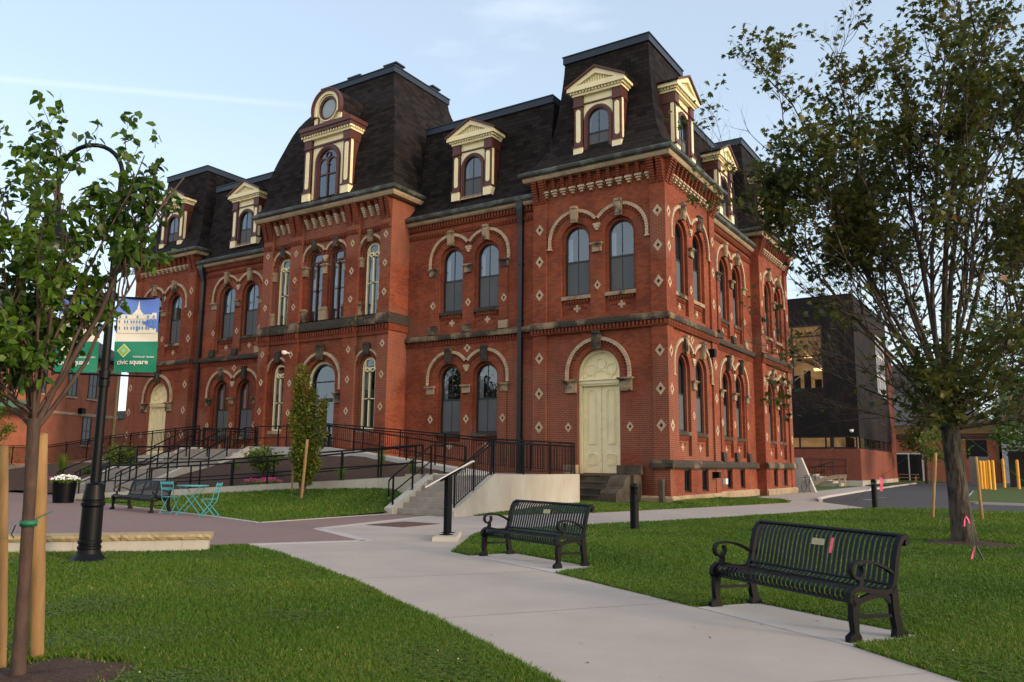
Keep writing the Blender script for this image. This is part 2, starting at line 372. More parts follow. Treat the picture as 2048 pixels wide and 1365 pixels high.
def cross(mb, u, z, s, d, m=1, core=False):
    for a, b in ((s, s*.3), (s*.3, s)):
        if core:
            for sg in (-1, 1):
                if a > b: ubox(mb, *sorted((u+sg*s*.35, u+sg*s)), z-b, z+b, d, d+.012, m)
                else: ubox(mb, u-a, u+a, *sorted((z+sg*s*.35, z+sg*s)), d, d+.014, m)
        else: ubox(mb, u-a, u+a, z-b, z+b, d, d+(.012 if a > b else .014), m)
    if core:
        for i in (-1, 1):
            for j in (-1, 1): ubox(mb, u+i*s*.42-s*.16, u+i*s*.42+s*.16, z+j*s*.42-s*.16, z+j*s*.42+s*.16, d, d+.010, m)

def window(T, c, zb, zs, r, d, frame='window_black', blind=.45, meet=.5, curtain=True, style='sash', name='window', parent=None, glass='glass'):
    zt = zs+r
    f = MB(T); w = .055
    ring(f, apath(c, r, zb, zs), apath(c, r-w, zb+w, zs), d-.09, d, 0)
    ubox(f, c-r, c+r, zb, zb+w*1.6, d-.09, d+.004)
    zm = zb+(zt-zb)*meet
    if style == 'sash':
        ubox(f, c-r+w, c+r-w, zm-.035, zm+.035, d-.075, d-.02)
        ubox(f, c-.016, c+.016, zb+w, zt-w, d-.07, d-.035)
    elif style == 'gothic':
        zq = zs-.15; g = .035
        ubox(f, c-g, c+g, zb+w, zq+.12, d-.08, d+.03)
        for k in (-1, 1): ubox(f, c+k*(r-w)-g, c+k*(r-w)+g, zb+w, zq-.1, d-.08, d+.03)
        for sgn in (-1, 1):
            rr = (r-w)/2
            ring(f, arc(c+sgn*rr, rr+.02, zq-.1, 10), arc(c+sgn*rr, rr-.045, zq-.1, 10), d-.06, d+.015)
            for zz in (zq-.12, zm-.02): ubox(f, c-g*1.6, c+g*1.6, zz-.03, zz+.03, d-.08, d+.045)
        ubox(f, c-r+w, c+r-w, zm-.02, zm+.02, d-.07, d-.02)
        Rr = (r-w)*.86; zc = zs+r-w-Rr
        cc = [(c+Rr*math.cos(R(a))*(1-.10*math.cos(R(4*a))), zc+Rr*math.sin(R(a))*(1-.10*math.cos(R(4*a)))) for a in range(0, 360, 15)]
        ci = [(c+(a-c)*.84, zc+(b-zc)*.84) for a, b in cc]
        ring(f, cc, ci, d-.07, d+.012, 0, True)
        P = arc(c, r-w*.5, zs, 20); Q = [(c+(a-c)*.90, zc+(b-zc)*.90+0*b) for a, b in P]
        ring(f, P, Q, d-.07, d-.01)
    fo = f.build(name, frame, parent or root, ORG)
    g = MB(T); P = apath(c, r-w*.5, zb+w*.5, zs, 16)
    g.face([(a, d-.055, b) for a, b in P]); gp = g.build('pane', glass, fo, ORG)
    e = MB(T); D = d-.5
    P = apath(c, r, zb, zs, 16)
    e.face([(a, D, b) for a, b in P], 1)
    for p, t in zip(P[:-1], P[1:]): e.face([(p[0], d-.092, p[1]), (t[0], d-.092, t[1]), (t[0], D, t[1]), (p[0], D, p[1])], 0)
    e.face([(c-r, d-.092, zb), (c+r, d-.092, zb), (c+r, D, zb), (c-r, D, zb)], 1)
    if blind: e.box(c-r+w, c+r-w, d-.13, d-.12, zb+w, zb+(zt-zb)*blind, 2)
    if style == 'sash':
        k = MB(T); k.box(c-r+w, c-.016, d-.052, d-.048, zb+w*1.6, zm-.03); k.box(c+.016, c+r-w, d-.052, d-.048, zb+w*1.6, zm-.03); k.build('window_screen', 'screen', fo, ORG)
    if curtain: e.box(c-r+w, c-r+w+.2, d-.17, d-.16, zb+w, zs+.25*r, 0)
    e.build('window_recess', ['reveal_white' if curtain else 'dark', 'dark', 'blind'], fo, ORG)
    return fo
def sill(T, c, r, z, d, mat='stone_dark', parent=None, h=.16):
    s = MB(T); s.box(c-r-.03, c+r+.03, d-.2, d+.14, z-h, z)
    s.mesh([(c-r-.03, d-.2, z), (c+r+.03, d-.2, z), (c+r+.03, d+.12, z+.002), (c-r-.03, d+.12, z+.002), (c-r-.03, d-.2, z+.04), (c+r+.03, d-.2, z+.04)], [(4, 5, 2, 3)])
    return s.build('sill', mat, parent or root, ORG)
def sillbricks(mb, c, r, z, d, m=3):
    n = 9; w = 2*r/n
    for i in range(n): ubox(mb, c-r+i*w+.02, c-r+(i+1)*w-.02, z-.14, z-.003, d, d+.09, m)
    ubox(mb, c-r, c+r, z-.19, z-.14, d, d+.05, m)
    for k, (a, h) in enumerate(((.45, .30), (.62, .36))): 
        for sg in (-1, 1): ubox(mb, *sorted((c+sg*r*.35, c+sg*r*a*1.25)), z-h-.03, z-h+.02, d, d+.03, m)
def hood(T, cs, zs, Ro, w, dd, drop=0., keyz=None, kw=.36, kmat='stone_block', brick=True, caps=None, capw=.42, capmat='stone_block', name='arch_hood', ends=True):
    f = MB(T); hf = (cs[1]-cs[0])/2 if len(cs) == 2 else None; Ri = Ro-w
    for k, c in enumerate(cs):
        a0, a1 = 180., 0.
        if hf:
            cut = math.degrees(math.acos(min(1, hf/Ro)))
            if k == 0: a1 = cut
            else: a0 = 180-cut
        L_ = (a0-a1)*math.pi/180*Ro; n = max(8, int(L_/.115))
        for i in range(n):
            p = a0+(a1-a0)*(i+.07)/n; q = a0+(a1-a0)*(i+.93)/n
            pr = []
            for rr_ in (Ri, Ro):
                for aa in (p, q): pr.append((c+rr_*math.cos(R(aa)), zs+rr_*math.sin(R(aa))))
            if hf:
                mid = cs[0]+hf
                pr = [((min(a, mid-.003) if k == 0 else max(a, mid+.003)), b) for a, b in pr]
            v = [(a, e, b) for e in (0, dd) for a, b in pr]
            f.mesh(v, [(0, 1, 3, 2), (4, 6, 7, 5), (0, 4, 5, 1), (2, 3, 7, 6), (0, 2, 6, 4), (1, 5, 7, 3)], 0)
        f_in = arc(c, Ro-.004, zs, 20, a0, a1); f_ii = arc(c, Ri+.004, zs, 20, a0, a1)
        if hf:
            mid = cs[0]+hf; cl = (lambda a: min(a, mid-.004)) if k == 0 else (lambda a: max(a, mid+.004))
            f_in = [(cl(a), b) for a, b in f_in]; f_ii = [(cl(a), b) for a, b in f_ii]
        ring(f, f_in, f_ii, 0, dd-.02, 2)
        if brick:
            rb0, rb1 = Ri-.13, Ri-.02; nb = int(math.pi*rb0/.14)
            for i in range(nb):
                aa = 180-180*(i+.5)/nb; bb = 90/nb*.62
                pr = [(c+rr_*math.cos(R(x)), zs+rr_*math.sin(R(x))) for rr_ in (rb0, rb1) for x in (aa+bb, aa-bb)]
                if hf:
                    mid = cs[0]+hf
                    if (k == 0 and max(a for a, b in pr) > mid) or (k == 1 and min(a for a, b in pr) < mid): continue
                v = [(a, e, b) for e in (0, dd*.6) for a, b in pr]
                f.mesh(v, [(0, 1, 3, 2), (4, 6, 7, 5), (0, 4, 5, 1), (2, 3, 7, 6), (0, 2, 6, 4), (1, 5, 7, 3)], 1)
        for sg in (-1, 1):
            if drop and not (hf and ((k == 0 and sg > 0) or (k == 1 and sg < 0))):
                nn = max(1, int(drop/.11))
                for i in range(nn):
                    ubox(f, *sorted((c+sg*Ri, c+sg*Ro)), zs-drop*(i+1)/nn+.008, zs-drop*i/nn-.004, 0, dd)
                    ubox(f, *sorted((c+sg*(Ri-.11), c+sg*(Ri-.02))), zs-drop*(i+1)/nn+.02, zs-drop*i/nn-.02, 0, dd*.6, 1)
                if ends: ubox(f, *sorted((c+sg*(Ri-.04), c+sg*(Ro+.05))), zs-drop-.05, zs-drop, 0, dd+.02)
    if hf:
        zc = zs+math.sqrt(max(0, Ri*Ri-hf*hf)); m_ = cs[0]+hf
        for (a, h0, h1) in ((.17, -.10, .0), (.12, -.20, -.11), (.06, -.3, -.21)): ubox(f, m_-a, m_+a, zc+h0, zc+h1, 0, dd)
    h = f.build(name, ['cream_stone', 'brick_trim', 'brick_trim'], root, ORG)
    if keyz:
        for c in cs:
            k = MB(T); z0, z1 = keyz
            v = [(c-kw*.36, z0), (c+kw*.36, z0), (c+kw*.5, z1-.08), (c-kw*.5, z1-.08)]
            k.loft([[(a, 0, b) for a, b in v], [(a, dd+.10, b) for a, b in v]], caps=True)
            vi = [(c+(a-c)*.7, z0+.08+(b-z0)*.8) for a, b in v]
            k.loft([[(a, dd+.10, b) for a, b in vi], [(a, dd+.13, b) for a, b in vi]], caps=True)
            k.box(c-kw*.36, c+kw*.36, 0, dd+.15, z1-.08, z1+.03)
            k.build('keystone', kmat, h, ORG)
    if caps:
        for (c, z0, z1) in caps:
            k = MB(T); k.box(c-capw*.5, c+capw*.5, -.2, .10, z0, z1-.13); k.box(c-capw*.5-.04, c+capw*.5+.04, -.2, .15, z1-.10, z1-.06)
            k.box(c-capw*.5-.08, c+capw*.5+.08, -.2, .20, z1-.06, z1); k.box(c-capw*.5-.01, c+capw*.5+.01, -.2, .12, z1-.14, z1-.11)
            k.build('capital', capmat, h, ORG)
    return h
BM = ['brick', 'cream_stone', 'dark', 'brick_trim']
def dentils(mb, u0, u1, z0, z1, d, pitch=.17, m=3, dep=.07):
    n = int((u1-u0)/pitch)
    for i in range(n): a = u0+(u1-u0)*i/n; ubox(mb, a, a+pitch*.58, z0, z1, d, d+dep, m)
    ubox(mb, u0, u1, z0-.05, z0, d, d+dep*.7, m)
def band(T, u0, u1, z0, z1, d=.10, mat='stone_dark', name='stone_band'):
    b = MB(T); n = max(1, int((u1-u0)/1.4)); r2 = random.Random(int(u0*10)+7)
    cuts = [u0]+[u0+(u1-u0)*(i+r2.uniform(-.2, .2))/n for i in range(1, n)]+[u1]
    for a, c in zip(cuts[:-1], cuts[1:]):
        b.loft([[(a+.004, 0, z0), (a+.004, d, z0), (a+.004, d+.02, z0+.1), (a+.004, d, z1-.03), (a+.004, 0, z1+.02)], [(c-.004, 0, z0), (c-.004, d, z0), (c-.004, d+.02, z0+.1), (c-.004, d, z1-.03), (c-.004, 0, z1+.02)]], caps=True)
    return b.build(name, mat, root, ORG)
ZB0, ZB1 = 7.33, 7.60           # belt course
def corbel_table(T, ua, ub, pw, z0=14.05, pitch=.45):
    b = MB(T)
    for s0 in (ua, ub-pw):
        for k in range(2):
            w = pw*.38; a = s0+.03+k*(pw-.06-w)
            for i in range(9):
                zz = z0-1.0+i*.11; ubox(b, a, a+w, zz+.012, zz+.098, 0, .05+.034*i, 0)
            b.prism([(0, z0-1.0), (.03, z0-1.0), (.28, z0-.05), (.28, z0), (0, z0)], a+.02, a+w-.02, 0, 'yz')
    n = int(round((ub-ua-2*pw)/pitch)); p = (ub-ua-2*pw)/n; x0 = ua+pw
    for i in range(n+1):
        c = x0+i*p
        for j in range(5):
            zz = z0-.50+j*.10; ubox(b, c-.075, c+.075, zz+.01, zz+.09, -.1, .13+.03*j, 0)
        ubox(b, c-.06, c+.06, z0-.5, z0, -.1, .11, 0)
        for (hw, a0, a1, dd) in ((.16, -.50-.09, -.50, .15), (.12, -.69, -.60, .10), (.07, -.79, -.70, .05)): ubox(b, c-hw, c+hw, z0+a0+.006, z0+a1-.006, -.1, dd, 1)
        if i < n:   # gabled brick panel between two corbels
            m_ = c+p/2; P = [(c, z0), (c, z0-.5), (c+.16, z0-.5), (m_, z0-.3), (c+p-.16, z0-.5), (c+p, z0-.5), (c+p, z0)]
            b.loft([[(a, -.11, z) for a, z in P[::-1]], [(a, .03, z) for a, z in P[::-1]]], m=0, caps=True)
    b.build('corbel_table', ['brick_trim', 'cream_stone'], root, ORG)
HW, HR = 1.05, .585
def tower_face(T, ua, ub, ground='door', basement=False, cc=None, apron=True):
    c = cc if cc is not None else (ua+ub)/2; P = MB(T); pw = .68
    # brick skin: piers d=0, panel d=-.1, inner order d=-.24
    cs = [c-HW, c+HW]
    wz = 8.70; zs = 11.2
    for a, b in ((ua, ua+pw), (ub-pw, ub)):
        wall_layer(P, a, b, .30, 14.05, 0, .1)
    P.face([(ua+pw, 0, .3), (ua+pw, 0, 14.05), (ua+pw, -.1, 14.05), (ua+pw, -.1, .3)]); P.face([(ub-pw, 0, .3), (ub-pw, 0, 14.05), (ub-pw, -.1, 14.05), (ub-pw, -.1, .3)])
    A, B = ua+pw, ub-pw
    wall_layer(P, A, B, 7.5, 14.05, -.1, .14, [(x, HR+.13, 7.8, zs, 1) for x in cs])
    wall_layer(P, A, B, 7.5, 13.5, -.24, .16, [(x, HR, wz, zs, 1) for x in cs])
    if ground == 'windows':
        z2 = 5.47
        wall_layer(P, A, B, 1.70, 7.5, -.1, .14, [(x, HR+.13, 1.9, z2, 1) for x in cs]); wall_layer(P, A, B, 1.7, 7.5, -.24, .16, [(x, HR, 2.9, z2, 1) for x in cs])
    else:
        wall_layer(P, A, B, .3, 7.5, -.1, .35, [(c, .98, 1.15, 5.33, 1)])
    if basement:
        wall_layer(P, A, B, .30, 1.40, -.04, .18, [(x, .40, .42, 1.38, 0) for x in cs])
        for x in cs:
            f = MB(T); D = -.17
            for a0, a1, b0, b1 in ((-.4, -.35, .42, 1.38), (.35, .4, .42, 1.38), (-.35, .35, .42, .5), (-.35, .35, 1.30, 1.38), (-.015, .015, .5, 1.3)): ubox(f, x+a0, x+a1, b0, b1, D, D+.05)
            fo = f.build('basement_window', 'window_black', root, ORG)
            g = MB(T); g.face([(x-.36, D+.02, .45), (x+.36, D+.02, .45), (x+.36, D+.02, 1.35), (x-.36, D+.02, 1.35)]); g.build('pane', 'glass', fo, ORG)
            g = MB(T); g.box(x-.4, x+.4, D-.12, D-.1, .42, 1.38); g.build('blind', 'blind', fo, ORG)
    # trim
    dentils(P, ua-.06, ub+.06, 7.12, 7.31, -.0, dep=.09)
    for s0 in (ua+pw*.5, ub-pw*.5):
        for z in (3.07, 4.52, 6.06, 8.88, 10.38, 11.85): diamond(P, s0, z, .26, 0)
    diamond(P, c, 9.05, .21, -.1); 
    for x in cs: cross(P, x, 8.15, .16, -.24); sillbricks(P, x, HR, wz-.16, -.24)
    if ground == 'door':
        for sg in (-1, 1): diamond(P, c+sg*1.42, 3.05, .21, -.1)
    else:
        cross(P, c, 6.86, .19, -.1, core=True)
        for x in cs: cross(P, x, 2.25, .15, -.24); sillbricks(P, x, HR, 2.74, -.24)
        diamond(P, c, 3.6, .2, -.1)
    part(P, 'brick_wall', BM)
    hT = lambda u, d, z: T(u, d-.1, z)
    hood(hT, cs, zs, 1.33, .14, .09, .30, (zs+.72, zs+1.42), .40, 'stone_block', caps=[(c, 10.5, 10.88)], capw=.42)
    if ground == 'windows': hood(hT, cs, 5.47, 1.33, .14, .09, .30, (6.12, 6.86), .38, 'stone_block', caps=[(c, 4.7, 5.08)], capw=.42)
    else:
        hood(hT, [c], 5.3, 1.52, .15, .10, .25, (6.30, 7.02), .46, 'stone_dark', caps=[(c-1.28, 4.5, 5.05), (c+1.28, 4.5, 5.05)], capw=.55, ends=False)
        door(T, c)
    for x in cs:
        w = window(T, x, wz, zs, HR, -.33); sill(T, x, HR+.1, wz, -.24, 'stone_block', w)
        if ground == 'windows': w = window(T, x, 2.9, 5.47, HR, -.33, blind=.98, curtain=False); sill(T, x, HR+.1, 2.9, -.24, 'stone_dark', w)
    b = band(T, ua-.1, ub+.1, ZB0, ZB1, .12)
    if ground == 'windows' or basement:
        b = MB(T)
        n = 4
        for i in range(n):
            a0, a1 = ua-.12+(ub-ua+.24)*i/n+.004, ua-.12+(ub-ua+.24)*(i+1)/n-.004
            pr = [(0, 1.38), (.10, 1.38), (.16, 1.45), (.17, 1.6), (.1, 1.70), (0, 1.72)]
            b.loft([[(a0, d, z) for d, z in pr], [(a1, d, z) for d, z in pr]], caps=True)
        part(b, 'water_table', 'stone_dark')
    corbel_table(T, ua, ub, pw)
    b = MB(T); b.prism([(0, -.3), (.10, -.3), (.13, .25), (.05, .33), (0, .33)], ua-.1, ub+.1, 0, 'yz')
    part(b, 'stone_plinth', 'stone')
def door(T, c):
    d = -.42; zi = 4.95
    f = MB(T); ring(f, apath(c, .98, 1.15, 5.33), apath(c, .86, 1.15, 5.33), d-.05, d+.14)
    ubox(f, c-.98, c+.98, zi-.08, zi+.06, d-.02, d+.2); ubox(f, c-.98, c+.98, zi+.06, zi+.11, d-.02, d+.26); ubox(f, c-.9, c+.9, zi-.16, zi-.08, d, d+.15)
    fo = part(f, 'door', 'cream')
    g = MB(T); P = apath(c, .87, zi+.11, 5.33)
    g.face([(a, d, b) for a, b in P])
    def circ(u, z, r, w=.035, a0=0, a1=360):
        s = 24 if a1-a0 == 360 else 14
        o = [(u+r*math.cos(R(a0+(a1-a0)*i/s)), z+r*math.sin(R(a0+(a1-a0)*i/s))) for i in range(s+(0 if s == 24 else 1))]
        i_ = [(u+(a-u)*(1-w/r), z+(b-z)*(1-w/r)) for a, b in o]; ring(g, o, i_, d, d+.04, 0, s == 24)
    zz = zi+.14; circ(c, zz+.0, .36, a0=0, a1=180)
    for an in (90, 38, 142): circ(c+.60*math.cos(R(an)), zz+.02+.62*math.sin(R(an)), .235)
    for sg in (-1, 1): circ(c+sg*.64, zz, .2, a0=0, a1=180)
    ring(g, arc(c, .84, 5.33), arc(c, .79, 5.33), d, d+.04)
    g.build('fanlight', 'cream', fo, ORG)
    for sg in (-1, 1):
        L_ = MB(T); a, b = sorted((c+sg*.012, c+sg*.855)); L_.box(a, b, d-.05, d, 1.17, zi-.16)
        m_ = (a+b)/2
        def panel(z0, z1, top):
            r = .22
            def path(k):
                q = r-k
                if top: return [(m_-q, z0+k+.08), (m_-q+.08, z0+k), (m_+q-.08, z0+k), (m_+q, z0+k+.08)]+arc(m_, q, z1-r, 10, 0, 180)
                return [(m_-q, z0+k+.08), (m_-q+.08, z0+k), (m_+q-.08, z0+k), (m_+q, z0+k+.08), (m_+q, z1-k-.08), (m_+q-.08, z1-k), (m_-q+.08, z1-k), (m_-q, z1-k-.08)]
            ring(L_, path(0), path(.035), d, d+.035, 0, True); ring(L_, path(.07), path(.10), d, d+.02, 0, True)
        panel(2.35, 4.65, True); panel(1.50, 1.98, False)
        for z in (1.3, 1.7, 2.15, 2.6, 3.0, 3.4, 3.8, 4.2, 4.6):
            for q in (a+.07, b-.07): ubox(L_, q-.02, q+.02, z-.02, z+.02, d, d+.03)
        L_.build('door_leaf', 'cream', fo, ORG)

def wing_face(T, ua, ub, cc, zc=13.2, basement=False, blocks=True, gdark=True):
    P = MB(T); cs = [cc-1.03, cc+1.03]; wz = 8.70; zs = 11.2; z2 = 5.47
    wall_layer(P, ua, ub, 7.5, zc+.1, -.0, .14, [(x, HR+.13, 7.8, zs, 1) for x in cs]); wall_layer(P, ua, ub, 7.5, 13, -.14, .16, [(x, HR, wz, zs, 1) for x in cs])
    wall_layer(P, ua, ub, 1.7, 7.5, 0, .14, [(x, HR+.13, 1.9, z2, 1) for x in cs]); wall_layer(P, ua, ub, 1.7, 7.5, -.14, .16, [(x, HR, 2.9, z2, 1) for x in cs])
    if basement:
        wall_layer(P, ua, ub, .3, 1.4, 0, .18, [(x, .40, .42, 1.38, 0) for x in cs])
        for x in cs:
            f = MB(T); D = -.14
            for a0, a1, b0, b1 in ((-.4, -.35, .42, 1.38), (.35, .4, .42, 1.38), (-.35, .35, .42, .5), (-.35, .35, 1.30, 1.38), (-.015, .015, .5, 1.3)): ubox(f, x+a0, x+a1, b0, b1, D, D+.05)
            fo = f.build('basement_window', 'window_black', root, ORG)
            g = MB(T); g.face([(x-.36, D+.02, .45), (x+.36, D+.02, .45), (x+.36, D+.02, 1.35), (x-.36, D+.02, 1.35)]); g.build('pane', 'glass', fo, ORG)
            g = MB(T); g.box(x-.4, x+.4, D-.12, D-.1, .42, 1.38); g.build('blind', 'blind', fo, ORG)
    else: wall_layer(P, ua, ub, .3, 1.7, 0, .3)
    dentils(P, ua, ub, 7.12, 7.31, 0, dep=.07); dentils(P, ua, ub, zc-.22, zc-.02, 0, dep=.14); dentils(P, ua, ub, zc-.62, zc-.48, 0, dep=.08)
    for u in (cc-2.06, cc, cc+2.06):
        diamond(P, u, 9.05, .21, .055 if u != cc else 0); diamond(P, u, 3.55, .21, .055 if u != cc else 0)
        if u != cc:
            for z0, z1 in ((8.05, 10.5), (1.72, 4.75)): ubox(P, u-.2, u+.2, z0, z1, -.01, .055, 0)
    cross(P, cc, 6.86, .19, 0, core=True)
    for x in cs:
        cross(P, x, 8.15, .16, -.14); cross(P, x, 2.3, .15, -.14)
        sillbricks(P, x, HR, wz-.16, -.14); sillbricks(P, x, HR, 2.74, -.14)
    part(P, 'brick_wall', BM)
    hood(T, cs, zs, 1.33, .14, .09, .30, (zs+.72, zs+1.42), .40, 'stone_block', caps=[(u, 10.5, 10.88) for u in (cc-2.1, cc, cc+2.1)], ends=False)
    hood(T, cs, z2, 1.33, .14, .09, .30, (z2+.68, z2+1.40), .40, 'stone_dark', caps=[(u, 4.75, 5.12) for u in (cc-2.1, cc, cc+2.1)], capmat='stone_block', ends=False)
    for x in cs:
        w = window(T, x, wz, zs, HR, -.23); sill(T, x, HR+.1, wz, -.14, 'stone_dark', w)
        w = window(T, x, 2.9, z2, HR, -.23, blind=.5 if gdark else .98, curtain=gdark); sill(T, x, HR+.1, 2.9, -.14, 'stone_dark', w)
    band(T, ua, ub, ZB0, ZB1, .17)
    if blocks:
        for u in (cc-2.06, cc, cc+2.06):
            b = MB(T); b.loft([[(u-.22, 0, ZB1+.02), (u+.22, 0, ZB1+.02), (u+.22, .17, ZB1+.02), (u-.22, .17, ZB1+.02)], [(u-.26, 0, ZB1+.4), (u+.26, 0, ZB1+.4), (u+.26, .13, ZB1+.4), (u-.26, .13, ZB1+.4)]], caps=True)
            part(b, 'stone_block', 'stone_dark' if u < cc+1 else 'stone')
    if basement:
        b = MB(T); pr = [(0, 1.38), (.10, 1.38), (.16, 1.45), (.17, 1.6), (.1, 1.70), (0, 1.72)]
        b.loft([[(ua, d, z) for d, z in pr], [(ub, d, z) for d, z in pr]], caps=True); part(b, 'water_table', 'stone_dark')
        for u in (cc-2.06, cc, cc+2.06):
            b = MB(T); b.loft([[(u-.22, 0, 1.74), (u+.22, 0, 1.74), (u+.22, .17, 1.74), (u-.22, .17, 1.74)], [(u-.26, 0, 2.16), (u+.26, 0, 2.16), (u+.26, .13, 2.16), (u-.26, .13, 2.16)]], caps=True)
            part(b, 'stone_block', 'stone_dark')
        b = MB(T); b.prism([(0, -.3), (.10, -.3), (.13, .25), (.05, .33), (0, .33)], ua, ub, 0, 'yz'); part(b, 'stone_plinth', 'stone')
    b = MB(T); b.prism([(-.1, zc), (.20, zc), (.26, zc+.06), (.30, zc+.17), (-.1, zc+.17)], ua, ub, 0, 'yz'); part(b, 'stone_cornice', 'stone')
    b = MB(T); b.prism([(-.1, zc+.17), (.34, zc+.17), (.42, zc+.25), (.44, zc+.36), (.40, zc+.43), (-.1, zc+.43)], ua, ub, 0, 'yz'); part(b, 'gutter', 'copper')

FY = front(0); FW = front(.3); SX = side(0); SWG = side(-.5)
b = MB(FY); b.loft([[(a_, d, z) for d, z in [(0, 1.38), (.10, 1.38), (.16, 1.45), (.17, 1.6), (.1, 1.70), (0, 1.72)]] for a_ in (-.82, .16)], caps=True); part(b, 'water_table', 'stone_dark')
tower_face(FY, -TW, 0, 'door'); tower_face(FY, -W, -W+TW, 'door')
tower_face(SX, 0, 6.1, 'windows', True); tower_face(SX, 13.5, 19.6, 'windows', True)
wing_face(FW, -13.75, -TW, -10.05); wing_face(FW, -W+TW, -23.05, -W+10.05)
wing_face(SWG, 6.1, 13.5, 9.95, basement=True, gdark=False)
# returns and rear walls
P = MB()
def vq(x0, y0, x1, y1, z0, z1): P.face([(x0, y0, z0), (x1, y1, z0), (x1, y1, z1), (x0, y0, z1)])
for x in (-TW, -W+TW): vq(x, 0, x, 2.5, 0, 14.05)
vq(-W, 0, -W, 19.6, 0, 14.05); vq(-W, 19.6, 0, 19.6, 0, 14.05)
for y in (6.1, 13.5): vq(-1.5, y, 0, y, 0, 14.05)
for x in (XC-4.65, XC+4.65): vq(x, -1.09, x, 2, 0, 14.5)
part(P, 'return_wall', 'brick')
for x in (XC-4.65, XC+4.65):
    sg = 1 if x > XC else -1
    b = MB(); b.box(*sorted((x, x+sg*.12)), -1.2, .28, 8.19, 8.70); part(b, 'stone_band', 'stone_dark')
    b = MB(); b.box(*sorted((x, x+sg*.08)), -1.15, .28, 7.85, 8.19); part(b, 'corbel_table', 'brick_trim')

# ---- centre pavilion
PV = front(-1.09); pa, pb = XC-4.65, XC+4.65
P = MB(PV)
piers = [(pa, pa+.72), (XC-2.5, XC-1.62), (XC+1.62, XC+2.5), (pb-.72, pb)]
for a, b in piers:
    wall_layer(P, a, b, 0, 14.5, 0, .2)
    for x in (a, b):
        if abs(x-pa) > .01 and abs(x-pb) > .01: P.face([(x, 0, 0), (x, 0, 14.5), (x, -.2, 14.5), (x, -.2, 0)])
    for z in (4.0, 5.55, 7.05, 9.6, 11.05, 12.5) if b-a > .8 or True else (): diamond(P, (a+b)/2, z if b-a > .8 else z+.15, .2, 0)
bays = [(piers[0][1], piers[1][0]), (piers[1][1], piers[2][0]), (piers[2][1], piers[3][0])]
c0, c2 = (bays[0][0]+bays[0][1])/2+.02, (bays[2][0]+bays[2][1])/2-.02
rs = .47
for (a, b), c in zip((bays[0], bays[2]), (c0, c2)):
    wall_layer(P, a, b, 8.0, 14.5, -.2, .12, [(c, rs+.1, 8.7, 12.0, 1)]); wall_layer(P, a, b, 8.0, 13.5, -.32, .14, [(c, rs, 8.7, 12.0, 1)])
    wall_layer(P, a, b, 0, 8.0, -.2, .12, [(c, rs+.1, 3.1, 6.18, 1)]); wall_layer(P, a, b, 0, 8.0, -.32, .14, [(c, rs, 3.1, 6.18, 1)])
a, b = bays[1]; cm = [XC-.79, XC+.79]; rm = .50
wall_layer(P, a, b, 8.0, 14.5, -.2, .12, [(c, rm+.1, 8.7, 12.0, 1) for c in cm]); wall_layer(P, a, b, 8.0, 13.5, -.32, .14, [(c, rm, 8.7, 12.0, 1) for c in cm])
wall_layer(P, a, b, 0, 8.0, -.2, .45, [(XC, 1.03, 2.2, 5.6, 1)])
for a, b in bays: dentils(P, a, b, 13.02, 13.2, -.2, dep=.12)
for a, b in piers: dentils(P, a, b, 13.02, 13.2, 0, dep=.07)
for a, b in bays: dentils(P, a, b, 7.9, 8.15, -.2, dep=.14); ubox(P, a, b, 7.7, 7.85, -.2, -.1, 3)
for a, b in piers: dentils(P, a-.04, b+.04, 7.9, 8.15, 0, dep=.09); ubox(P, a-.03, b+.03, 7.66, 7.84, 0, .05, 3)
part(P, 'brick_wall', BM)
PH = lambda u, d, z: PV(u, d-.2, z)
for c in (c0, c2):
    hood(PH, [c], 12.0, .86, .12, .1, 0, (12.45, 13.0), .34, 'stone_dark', brick=True)
    hood(PH, [c], 6.2, .84, .1, .1, 0, (6.72, 7.3), .40, 'stone_dark')
    w = window(PV, c, 8.7, 12.0, rs, -.4, 'cream', .5, .45, True, 'gothic'); w = window(PV, c, 3.1, 6.18, rs, -.4, 'cream', .55, .42, True, 'gothic'); sill(PV, c, rs+.1, 3.1, -.32, 'stone', w)
hood(PH, cm, 12.0, .93, .12, .1, 0, (12.52, 13.05), .34, 'stone_dark', caps=[(XC, 11.2, 11.7), (XC-1.5, 11.2, 11.7), (XC+1.5, 11.2, 11.7)], capw=.3, capmat='stone')
for c in cm: window(PV, c, 8.7, 12.0, rm, -.4, 'maroon', .5, .45, True, 'gothic')
hood(PH, [XC], 5.6, 1.50, .14, .12, .5, (6.65, 7.45), .5, 'stone_dark', caps=[(XC-1.27, 4.45, 4.95), (XC+1.27, 4.45, 4.95)], capw=.42, ends=False)
for c, k in [(c0-.68, 1), (c0+.68, 1), (c2-.68, 1), (c2+.68, 1), (XC-1.45, 0), (XC+1.45, 0), (XC, 0)]:
    b = MB(PH); b.box(c-.13 if c != XC else c-.24, c+.13 if c != XC else c+.24, -.1, .1, 8.72, 9.3); b.box(c-.16 if c != XC else c-.28, c+.16 if c != XC else c+.28, -.1, .13, 9.3, 9.42); part(b, 'stone_block', 'stone_block')
    if k: b = MB(PH); b.box(c-.13, c+.13, -.1, .1, 11.2, 11.58); b.box(c-.16, c+.16, -.1, .14, 11.58, 11.7); part(b, 'capital', 'stone_block')
for a, b_ in piers: band(PV, a-.06, b_+.06, 8.19, 8.70, .12)
for a, b_ in bays: band(PV, a+.06, b_-.06, 8.21, 8.70, .0)
b = MB(PV)
for a, b_ in bays: b.box(a+.06, b_-.06, -.22, -.02, 8.22, 8.695)
part(b, 'stone_band', 'stone_dark')
